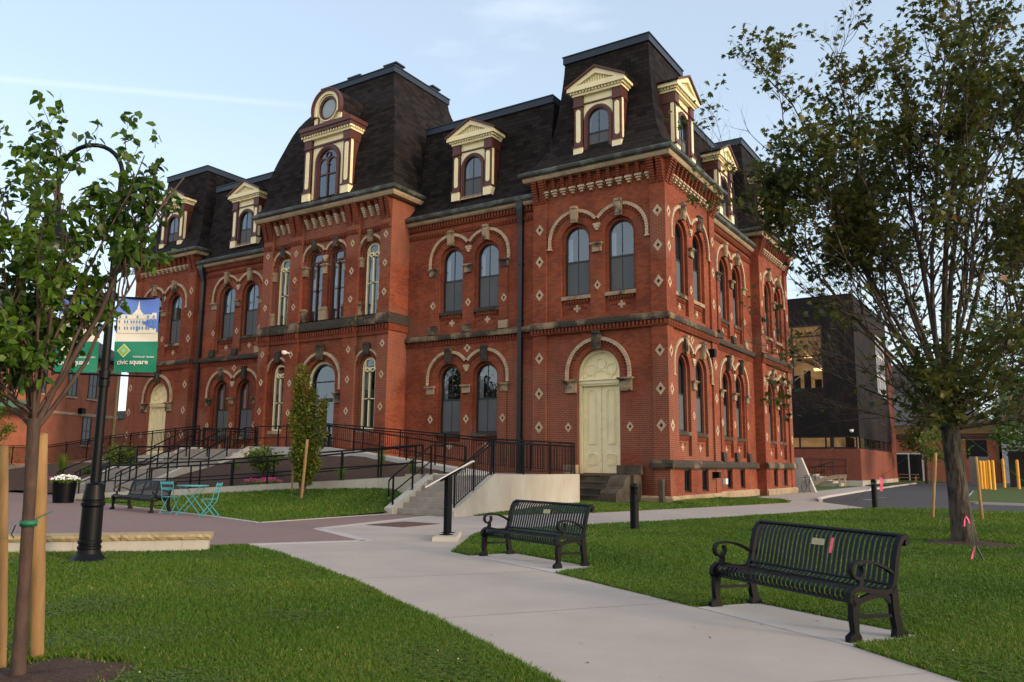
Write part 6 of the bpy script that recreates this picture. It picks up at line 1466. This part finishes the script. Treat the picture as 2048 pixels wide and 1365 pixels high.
# ================================================================== street furniture
def circle_pts(cx, cz, r, n=20, a0=0, a1=360): return [(cx+r*math.cos(R(a0+(a1-a0)*i/n)), cz+r*math.sin(R(a0+(a1-a0)*i/n))) for i in range(n+1)]
def make_bench(L_, label, loc, rz, mids=(), plaque=True, grp='black slatted benches'):
    e = empty('park_bench', loc, label, 'bench', grp, rz); H = L_/2
    seat = [(-.285, .335), (-.315, .365), (-.315, .405), (-.285, .435), (-.22, .44), (-.1, .42), (.05, .405), (.13, .41), (.175, .44)]
    back = [(.185, .455), (.20, .50), (.225, .60), (.25, .70), (.285, .80), (.315, .845), (.35, .865)]
    n = int(L_/.0635); b = MB(); b2 = MB()
    for i in range(n):
        x = -H+.05+(L_-.1)*(i+.5)/n; b.strip(seat, x-.019, x+.019, .006); b2.strip(back, x-.019, x+.019, .006)
    b.tube([(-H, -.285, .325), (H, -.285, .325)], .014, 8); b.tube([(-H, .05, .385), (H, .05, .385)], .012, 8)
    b2.tube([(-H, .35, .875), (H, .35, .875)], .019, 10); b2.tube([(-H, .19, .45), (H, .19, .45)], .013, 8)
    b.build('seat', 'bench_metal', e); b2.build('backrest', 'bench_metal', e)
    if plaque:
        k = MB(); k.loft([[(x, y, z) for x, z, y in ((-.06, .715, .243), (.10, .715, .243), (.10, .775, .262), (-.06, .775, .262))], [(x, y-.006, z) for x, z, y in ((-.06, .715, .243), (.10, .715, .243), (.10, .775, .262), (-.06, .775, .262))]], caps=True)
        ko = k.build('plaque', 'plaque', e); ko['label'] = 'small brass coloured memorial plaque'
        k = MB()
        for j, zz in enumerate((.762, .747, .732)): k.box(-.045+.01*j, .085-.01*j, .243+(zz-.715)*.32-.0085, .243+(zz-.715)*.32-.0065, zz-.002, zz+.002)
        k.build('engraving', 'cream_dark', ko)
    for x0 in (-H-.03, H-.03):
        f = MB(); x1 = x0+.06
        fl = [(-.37, 0), (-.23, 0), (-.235, .045), (-.262, .08), (-.252, .2), (-.235, .37), (-.32, .40), (-.325, .2), (-.312, .08), (-.37, .045)]
        bl = [(.17, 0), (.33, 0), (.32, .04), (.268, .08), (.238, .2), (.225, .45), (.15, .43), (.165, .2), (.188, .07)]
        f.prism(fl, x0, x1, 0, 'yz'); lo = f.build('leg', 'black_metal', e)
        f = MB(); f.prism(bl, x0, x1, 0, 'yz'); f.build('leg', 'black_metal', e)
        f = MB(); f.strip([(-.29, .30), (-.33, .35), (-.32, .40), (-.27, .435), (-.2, .44), (-.08, .41), (.06, .395), (.15, .40), (.2, .46), (.225, .56), (.25, .68), (.285, .79), (.33, .85), (.375, .865), (.395, .84), (.385, .81), (.36, .805)], x0, x1, .045)
        f.strip([(-.28, .205), (.2, .19)], x0+.015, x1-.015, .028)
        f.strip([(-.24, .33), (-.2, .34), (-.12, .36), (0, .375), (.1, .36), (.16, .31)], x0+.012, x1-.012, .05)
        f.build('side_frame', 'black_metal', e)
        f = MB(); A = [(.215, .545), (.12, .60), (0, .645), (-.12, .665), (-.2, .665)]+[(-.225+.068*math.cos(R(a)), .592+.068*math.sin(R(a))) for a in range(85, 400, 22)]
        f.strip(A, x0+.004, x1-.004, .024); f.strip([(-.24, .43), (-.20, .46), (-.19, .49), (-.2, .53)], x0+.01, x1-.01, .05)
        f.build('armrest', 'black_metal', e)
    for x in mids:
        f = MB(); f.strip(back, x-.028, x+.028, .02); f.strip(seat, x-.028, x+.028, .016); f.build('centre_bar', 'black_metal', e)
    return e
def bench_from(fl, fr, L_, label, mids=(), plaque=True, back=.30):
    fl, fr = Vector((*fl, 0)), Vector((*fr, 0)); t = (fr-fl).normalized(); n = Vector((-t.y, t.x, 0)); c = (fl+fr)/2+n*back
    return make_bench(L_, label, (c.x, c.y, .017), math.atan2(t.y, t.x), mids, plaque)
bench_from((8.82, -21.0), (10.36, -22.0), 1.86, 'nearest black slatted bench with a small plaque and a pink ribbon on its back')
bench_from((4.10, -18.62), (5.95, -19.30), 1.86, 'black slatted bench with a small plaque between the angled sign and the bollard')
bench_from((-12.0, -15.30), (-9.55, -15.62), 2.5, 'long black bench with two extra back bars, between flower tub and turquoise table', (-.42, .42), False)

def bollard(x, y, label):
    e = empty('bollard', (x, y, .012), label, 'bollard', 'black round bollards'); r = .1; o = (x, y, .012)
    b = MB(); b.lathe([(r, 0), (r, .82)], x, y, 28, z0=.012); b.build('post', 'black_metal', e, o, False)
    b = MB()
    for i in range(4): b.lathe([(r*.8, 0), (r+.006, .006), (r+.006, .022), (r*.8, .03)], x, y, 28, z0=.832+i*.036)
    b.build('louvre', 'black_metal', e, o)
    b = MB(); b.lathe([(r, 0), (r, .03), (r*.96, .06), (r*.8, .09), (r*.5, .11), (0, .118)], x, y, 28, z0=.972); b.build('cap', 'black_metal', e, o, True)
bollard(3.92, -12.16, 'black domed bollard right of the middle bench'); bollard(6.8, 2.95, 'black domed bollard by the car park edge, left of the maple')

# lectern sign, seen from its side
so_ = (1.66, -16.4, 0); sg = empty('lectern_sign', so_, 'tilted white information panel on two black posts at the path fork', 'sign')
b = MB()
v = [Vector((x, y, 0)) for x, y in ((1.25, -16.05), (2.02, -15.75), (2.52, -16.92), (2.28, -17.40), (1.62, -17.30))]
ax = Vector((-.54, .84, 0)); rx = Vector((.84, .54, 0)); c0_ = Vector((1.75, -16.45, 0))
q = [c0_+ax*a+rx*b_ for a, b_ in ((-.75, -.24), (.55, -.24), (.55, .24), (-.75, .24))]
b.loft([[(p.x, p.y, .0) for p in q], [(p.x, p.y, .085) for p in q], [((p+(c0_-p)*.06).x, (p+(c0_-p)*.06).y, .10) for p in q]], caps=True); b.build('plinth', 'wallconc', sg, so_)
pz = lambda t: 1.02+t*.52      # height of panel along rx (t 0..1)
for k in (-.30, .18):
    p = c0_+ax*k; b = MB(); b.box(p.x-.045, p.x+.045, p.y-.045, p.y+.045, .1, 1.27); b.build('post', 'black_metal', sg, so_)
    b = MB(); b.box(p.x-.1, p.x+.1, p.y-.1, p.y+.1, .1, .115); b.build('base_plate', 'black_metal', sg, so_)
def pan(t, k, off): p = c0_+rx*(-.42+t*.92)+ax*k; return Vector((p.x, p.y, pz(t)+off))
b = MB(); b.loft([[pan(0, -.55, o_), pan(1, -.55, o_), pan(1, .42, o_), pan(0, .42, o_)] for o_ in (0, .022)], caps=True); b.build('panel', 'white', sg, so_)
b = MB(); b.loft([[pan(.04, -.51, o_), pan(.96, -.51, o_), pan(.96, .38, o_), pan(.04, .38, o_)] for o_ in (.0225, .026)], caps=True); b.build('printed_face', simple('print', (.35, .40, .38), .4, .3, 4), sg, so_)
b = MB(); b.loft([[pan(.3, -.36, o_), pan(.75, -.36, o_), pan(.75, .24, o_), pan(.3, .24, o_)] for o_ in (-.04, -.002)], caps=True); b.build('bracket', 'black_metal', sg, so_)

# street lamp
lx, ly = -.1, -22.79; lo2 = (lx, ly, 0)
lamp = empty('street_lamp', lo2, 'tall black street lamp with fluted base and curved arm, carrying two banners', 'street lamp')
b = MB(); b.lathe([(.26, 0), (.265, .03), (.22, .07), (.17, .13), (.155, .19), (.165, .20), (.165, .235), (.150, .245), (.150, .27), (.165, .28), (.165, .315), (.150, .325), (.145, .8), (.150, .82), (.165, .83), (.165, .87), (.15, .88), (.15, .90), (.155, .92), (.12, 1.13), (.125, 1.14), (.10, 1.16), (.066, 1.17)], lx, ly, 32); b.build('base', 'black_metal', lamp, lo2, False)
b = MB(); b.lathe([(.068, 1.15), (.064, 2.6), (.08, 2.61), (.08, 2.72), (.063, 2.73), (.060, 3.95), (.075, 3.96), (.075, 4.08), (.058, 4.10), (.054, 5.2), (.07, 5.22), (.07, 5.30), (.048, 5.34), (.045, 5.9)], lx, ly, 24); b.build('pole', 'black_metal', lamp, lo2, False)
LX = lambda t, z: (lx-.84*t, ly-.54*t, z)
b = MB(); b.tube([LX(0, 5.85), LX(0, 6.0)]+[LX(.5-.5*math.cos(R(a)), 6.0+.5*math.sin(R(a))) for a in range(10, 181, 12)]+[LX(1.0, 5.55)], .035, 10)
b.tube([LX(.27+.22*math.cos(R(a)), 5.55+.22*math.sin(R(a))) for a in range(-10, 300, 18)], .016, 8); b.tube([LX(0, 5.4), LX(.06, 5.5)], .014, 6); b.build('arm', 'black_metal', lamp, lo2, True)
b = MB(); cx_, cy_ = LX(1.0, 0)[:2]; b.lathe([(.03, 5.6), (.06, 5.55), (.05, 5.45), (.09, 5.42), (.10, 5.25), (.14, 5.20), (.17, 5.10), (.34, 4.95), (.37, 4.88), (.36, 4.86), (.12, 4.95), (0, 4.97)], cx_, cy_, 28); b.build('lamp_shade', 'black_metal', lamp, lo2, True)
b = MB(); b.lathe([(.13, 4.93), (.14, 4.88), (.10, 4.80), (0, 4.77)], cx_, cy_, 20); b.build('lens', 'white', lamp, lo2, True)
for z in (2.80, 4.02):
    b = MB(); b.tube([LX(-.80, z-.03), LX(.80, z+.02)], .016, 8); b.tube([LX(-.80, z-.06), LX(-.80, z+.02)], .022, 8); b.tube([LX(.80, z-.02), LX(.80, z+.05)], .022, 8)
    b.lathe([(.06, z-.07), (.082, z-.06), (.082, z+.06), (.06, z+.07)], lx, ly, 24); b.build('banner_arm', 'black_metal', lamp, lo2)

# banners
def flat(name, c, rough=.5, var=.06):
    return simple(name, c, rough, var, 2)
MBL, MCR, MGR, MLG, MWB = flat('banner_blue', (.10, .20, .62)), flat('banner_cream', (.70, .68, .60)), flat('banner_green', (.005, .19, .115)), flat('logo_green', (.22, .46, .06)), flat('picture_blue', (.09, .25, .52))
BW, BH = .66, 1.16
def banner(side_, label):
    org = LX(0, 2.83); e = empty('banner', org, label, 'banner', 'street banners on the lamp post'); ang = math.atan2(.54, .84); e.rotation_euler = (0, -.015, ang)
    x0 = .12 if side_ > 0 else -.12-BW
    wav = lambda x, z: .018*math.sin(x*9+1)*math.cos(z*3)+.010*math.sin(z*11+x*4)
    def patch(z0, z1, m, x0_=x0, x1_=x0+BW, off=0., n=12, k=8, nm='cloth'):
        b = MB(); vs = []; fs = []
        for j in range(k+1):
            for i in range(n+1):
                x = x0_+(x1_-x0_)*i/n; z = z0+(z1-z0)*j/k; vs.append((x, wav(x, z)-off, z))
        for j in range(k):
            for i in range(n): a = j*(n+1)+i; fs.append((a, a+1, a+n+2, a+n+1))
        b.mesh(vs, fs); return b.build(nm, m, e, smooth=True)
    patch(0, .48, MGR); patch(.48, .62, MCR); patch(.62, 1.16, MBL)
    O = .006
    def polys(name, L_, m, parent=None, off=O):
        b = MB()
        for P in L_: b.loft([[(x0+x, wav(x0+x, z)-off, z) for x, z in P], [(x0+x, wav(x0+x, z)-off-.002, z) for x, z in P]], caps=True)
        return b.build(name, m, e)
    rc = lambda a, b_, c, d: [(a, c), (b_, c), (b_, d), (a, d)]
    # white hall picture: strips so it follows the cloth
    body = []
    for i in range(12): a = .03+i*.05; body.append(rc(a, a+.0505, .61, .90 if i not in (0, 11) else .905))
    polys('picture', body+[rc(.25, .41, .90, .93), [(.27, .93), (.39, .93), (.36, .985), (.30, .985)], rc(.31, .35, .985, 1.03), [(.312, 1.03), (.348, 1.03), (.33, 1.13)], rc(.03, .10, .90, .925), rc(.56, .63, .90, .925)], MCR)
    wins = []
    for x in (.06, .14, .18, .24, .28, .325, .37, .42, .48, .52, .60):
        for z, h in ((.665, .05), (.765, .045)): wins.append(rc(x-.010, x+.010, z, z+h))
    for x in (.07, .16, .33, .50, .59): wins.append(rc(x-.012, x+.012, .845, .885))
    polys('picture_windows', wins+[rc(.315, .345, .64, .72)], MWB, None, O+.004)
    polys('picture_line', [rc(.03+i*.05, .0805+i*.05, z, z+.004) for i in range(12) for z in (.74, .83)], flat('picture_grey', (.3, .33, .4)), None, O+.003)
    # diamond logo
    cx, cz, s = .155, .335, .105
    D = lambda u, v: (cx+(u-v)*s*.72, cz+(u+v)*s*.72)
    rect = lambda u0, u1, v0, v1: [D(u0, v0), D(u1, v0), D(u1, v1), D(u0, v1)]
    polys('logo_edge', [rect(-.72, .72, -.72, .72)], MCR, None, O)
    polys('logo', [rect(-.62, .30, -.62, -.24), rect(-.62, -.24, -.17, .62), rect(-.17, .62, .24, .62), rect(.24, .62, -.62, .17)], MLG, None, O+.004)
    polys('logo_centre', [rect(-.15, .15, -.15, .15)], flat('logo_blue', (.30, .50, .75)), None, O+.004)
    for txt, sz, x, z in (('civic square', .105, .055, .125), ('TOWN OF TRURO', .036, .31, .222)):
        cu = bpy.data.curves.new('t', 'FONT'); cu.body = txt; cu.size = sz; cu.extrude = .001; cu.space_character = .98 if sz > .1 else 1.05; cu.offset = .0016 if sz > .1 else .0004
        to = bpy.data.objects.new('t', cu); sc.collection.objects.link(to); dg = bpy.context.evaluated_depsgraph_get(); me = bpy.data.meshes.new_from_object(to.evaluated_get(dg)); bpy.data.objects.remove(to)
        for vv in me.vertices: X_, Y_, Z_ = vv.co; xx = x0+x+X_; zz = z+Y_; vv.co = (xx, wav(xx, zz)-.014-Z_, zz)
        me.materials.clear(); me.materials.append(M['white']); w = bpy.data.objects.new('lettering', me); sc.collection.objects.link(w); w.parent = e
    return e
banner(1, 'blue and green civic square banner hanging on the right side of the lamp post'); banner(-1, 'blue and green banner on the left side of the lamp post, half behind leaves')

# flower tub
to_ = (-16.85, -14.2, .01); tb = empty('flower_tub', to_, 'black slatted round tub beside the stairs, holding white petunias', 'planter')
b = MB(); b.lathe([(.33, 0), (.33, .04), (.32, .05), (.37, .68), (.385, .70), (.385, .76), (.35, .765), (.35, .70), (0, .70)], to_[0], to_[1], 30, z0=.01)
for i in range(34):
    a = 6.283*i/34; b.bar((to_[0]+.325*math.cos(a), to_[1]+.325*math.sin(a), .06), (to_[0]+.375*math.cos(a), to_[1]+.375*math.sin(a), .69), .035, .02)
b.build('tub', 'black_metal', tb, to_)
bloom((-16.85, -14.2, .70), 'mass of white petunias filling the black tub', .47, 200, 'petal_white', 'petunias', .26, 12)

# cafe set
def cafe_chair(loc, rz, label):
    e = empty('folding_chair', loc, label, 'chair', 'turquoise folding chairs', rz); t = .011
    for s in (-.19, .19):
        b = MB(); b.tube([(s, -.20, 0), (s, .12, .40), (s, .17, .62), (s, .25, .92)], t, 6); b.build('back_leg', 'teal', e)
        b = MB(); b.tube([(s*.9, .24, 0), (s*.9, -.17, .47)], t, 6); b.build('front_leg', 'teal', e)
    b = MB()
    for i in range(6): y = -.19+i*.062; b.box(-.19, .19, y, y+.045, .465, .475)
    b.build('seat', 'teal', e)
    b = MB()
    for y, z, h in ((.175, .67, .07), (.235, .83, .07)): b.loft([[(-.2, y, z), (.2, y, z), (.2, y+.015, z+h), (-.2, y+.015, z+h)], [(-.2, y+.012, z), (.2, y+.012, z), (.2, y+.027, z+h), (-.2, y+.027, z+h)]], caps=True)
    b.build('backrest', 'teal', e)
    b = MB(); b.tube([(-.18, .24, .03), (.18, .24, .03)], .009, 6); b.tube([(-.18, -.19, .03), (.18, -.19, .03)], .009, 6); b.build('foot_bar', 'teal', e); return e
cafe_chair((-7.10, -15.50, .01), 2.15-3.14159/1, 'turquoise folding chair right of the small table, seen from its side')
cafe_chair((-9.05, -15.35, .01), -2.75, 'turquoise folding chair left of the small table, its back toward us')
cto = (-8.15, -15.30, .01); ct = empty('cafe_table', cto, 'small round turquoise folding table between two chairs near the grass', 'table')
b = MB(); b.lathe([(0, .80), (.42, .80), (.425, .81), (.425, .825), (0, .83)], cto[0], cto[1], 28); b.build('table_top', 'teal', ct, cto)
for s in (-.22, .22):
    for k in (-1, 1):
        b = MB(); b.tube([Vector(cto)+EX*k*.34+EY*s*k*1.0, Vector(cto)-EX*k*.30+EY*s*k+Vector((0, 0, .79))], .012, 6); b.build('leg', 'teal', ct, cto)
b = MB()
for k in (-1, 1): b.tube([Vector(cto)+EX*k*.34+EY*-.22+Vector((0, 0, .02)), Vector(cto)+EX*k*.34+EY*.22+Vector((0, 0, .02))], .010, 6)
b.build('foot_bar', 'teal', ct, cto)

# yellow posts
Lb = ['first yellow post from the left in the row before the waste container', 'second yellow post from the left in the row', 'third yellow post from the left in the row', 'fourth yellow post from the left in the row', 'fifth and nearest yellow post of the close row', 'single yellow post just right of the close row', 'rightmost yellow post by the waste container']
for i, (x, y, h) in enumerate(((8.8, 35, 1.95), (8.98, 35.2, 1.95), (9.15, 35.3, 1.95), (9.33, 34.4, 1.98), (9.62, 33.0, 1.98), (10.0, 41.2, 2.15), (10.95, 37.4, 2.05))):
    b = MB(); r = .10; b.lathe([(r, -.1), (r, h-.08), (r*.85, h-.03), (r*.5, h), (0, h+.01)], x, y, 20, z0=.1); tag(b.build('safety_post', 'yellow', None, (x, y, .1), False), Lb[i], 'post', 'yellow posts round the waste container')

# guy lines and ribbons
def line(P, label, name='guy_line', r=.004): b = MB(); b.tube(P, r, 6); return tag(b.build(name, 'green_strap', None, tuple(P[0])), label, 'strap')
line([(10.42, -10.9, 2.42), (8.7, -8.6, 1.25), (6.65, -3.0, .02)], 'green guy line from the maple running down left past the bollard')
line([(10.42, -10.9, 2.42), (12.9, -9.4, .02)], 'green guy line from the maple running down to the right edge')
line([(10.44, -10.98, 2.42), (10.75, -12.6, 1.1), (10.9, -14.3, .02)], 'green guy line from the maple to the peg in front of it')
b = MB(); b.loft([[(10.42+.178*math.cos(a), -10.87+.178*math.sin(a), 2.42+.07*math.sin(a*1+.5)+z) for a in [6.283*i/24 for i in range(24)]] for z in (0, .06)]); tag(b.build('tree_strap', 'green_strap', None, (10.42, -10.87, 2.4)), 'dark green strap slung round the maple trunk below the crown', 'strap')
b = MB(); rngs = [[(5.985+q*math.cos(a), -26.745+q*math.sin(a), z) for a in [6.283*i/24 for i in range(24)]] for q, z in ((.042, 1.055), (.052, 1.05), (.054, 1.09), (.043, 1.085))]; b.loft(rngs)
tag(b.build('tree_strap', 'green_strap', None, (5.98, -26.74, 1.05), True), 'green strap round the young tree trunk at the left edge', 'strap')
line([(5.93, -26.72, 1.07), (5.47, -26.32, 1.11)], 'thin green cord from the young tree to its thick stake', 'tie_cord', .004); line([(5.93, -26.80, 1.06), (5.72, -26.72, .98), (5.47, -26.58, .93)], 'thin green cord from the young tree to the left stake', 'tie_cord', .004)
def ribbon(P, w, label):
    b = MB(); P = [Vector(p) for p in P]
    b.loft([[p-EX*w/2, p+EX*w/2, p+EX*w/2+EY*.003, p-EX*w/2+EY*.003] for p in P], caps=True); return tag(b.build('pink_ribbon', 'pink', None, tuple(P[-1])), label, 'ribbon')
ribbon([(8.72, -8.62, 1.27), (8.74, -8.64, 1.12), (8.72, -8.62, .95)], .07, 'pink ribbon hanging on the guy line right of the far bollard')
ribbon([(12.0, -9.93, .98), (12.05, -9.95, .82), (12.14, -9.92, .62)], .07, 'pink ribbon on the guy line at the right, before the yellow posts')
ribbon([(10.56, -11.07, .36), (10.57, -11.06, .48), (10.60, -11.05, .56), (10.635, -11.05, .49), (10.65, -11.04, .42)], .028, 'pink ribbon tied low round the base of the large maple trunk')
ribbon([(10.9, -14.3, .24), (10.86, -14.32, .12), (10.84, -14.34, .03)], .035, 'pink ribbon lying at the ground peg in front of the maple')
b = MB(); b.bar((10.92, -14.3, .24), (11.02, -14.33, .0), .03, .02); tag(b.build('ground_peg', 'window_black', None, (10.95, -14.32, 0)), 'dark peg in the grass beside the pink ribbon in front of the maple', 'peg')
bpy.context.view_layer.update()
bn = [o for o in bpy.data.objects if o.name.startswith('park_bench') and o.parent is None][0]
mw = bn.matrix_world; pts = [mw @ Vector(p) for p in ((.24, .222, .80), (.232, .205, .72), (.225, .195, .655))]
ribbon(pts, .028, 'short pink ribbon tied to the back of the nearest bench')

# bicycle against the grey wing wall
bo_ = (.55, 20.2, .012); bc = empty('bicycle', bo_, 'dark bicycle leaning at the grey concrete wing wall', 'bicycle', None, R(80))
for x in (-.52, .52):
    b = MB(); b.tube([(x+.33*math.cos(R(a)), 0, .34+.33*math.sin(R(a))) for a in range(0, 361, 15)], .018, 6, caps=False)
    for a in range(0, 180, 22): b.tube([(x+.33*math.cos(R(a)), 0, .34+.33*math.sin(R(a))), (x-.33*math.cos(R(a)), 0, .34-.33*math.sin(R(a)))], .002, 3)
    b.build('wheel', 'window_black', bc)
b = MB()
for P in ([(-.52, 0, .34), (-.12, 0, .30), (-.22, 0, .82), (-.52, 0, .34)], [(-.12, 0, .30), (.36, 0, .78), (-.2, 0, .75)], [(.52, 0, .34), (.36, 0, .80), (.34, 0, .95)]): b.tube(P, .016, 6)
b.build('frame', 'downspout', bc); b = MB(); b.box(-.36, -.1, -.06, .06, .85, .90); b.build('saddle', 'window_black', bc); b = MB(); b.tube([(.30, -.28, .98), (.36, -.2, .97), (.36, .2, .97), (.30, .28, .98)], .014, 6); b.build('handlebar', 'window_black', bc)
# traffic cones
def cone(o, label):
    e = empty('traffic_cone', o, label, 'cone', 'small orange traffic cones'); b = MB(); b.box(o[0]-.16, o[0]+.16, o[1]-.16, o[1]+.16, o[2], o[2]+.03); b.lathe([(.11, .03), (.07, .2)], o[0], o[1], 14, z0=o[2]); b.lathe([(.055, .30), (.02, .48), (0, .485)], o[0], o[1], 14, z0=o[2]); b.build('cone_body', 'orange', e, o)
    b = MB(); b.lathe([(.0701, .2), (.055, .30)], o[0], o[1], 14, z0=o[2]); b.build('white_band', 'white', e, o)
cone((-33.5, -5.4, 1.16), 'small orange traffic cone behind the left bed railing')
# picnic table far away
po_ = (.8, 62.5, .1); pe = empty('picnic_table', po_, 'weathered picnic table on the grass beyond the annex', 'picnic table')
b = MB(); b.box(-.1, 2.0, 62.1, 62.9, .82, .88); b.build('table_top', 'wood', pe, po_); b = MB(); b.box(-.1, 2.0, 61.5, 61.8, .5, .55); b.box(-.1, 2.0, 63.2, 63.5, .5, .55); b.build('bench_seat', 'wood', pe, po_)
b = MB()
for x in (.15, 1.75): b.bar((x, 61.6, .1), (x, 62.7, .85), .05, .1); b.bar((x, 63.4, .1), (x, 62.3, .85), .05, .1); b.bar((x, 61.5, .48), (x, 63.5, .48), .05, .08)
b.build('trestle', 'wood', pe, po_)
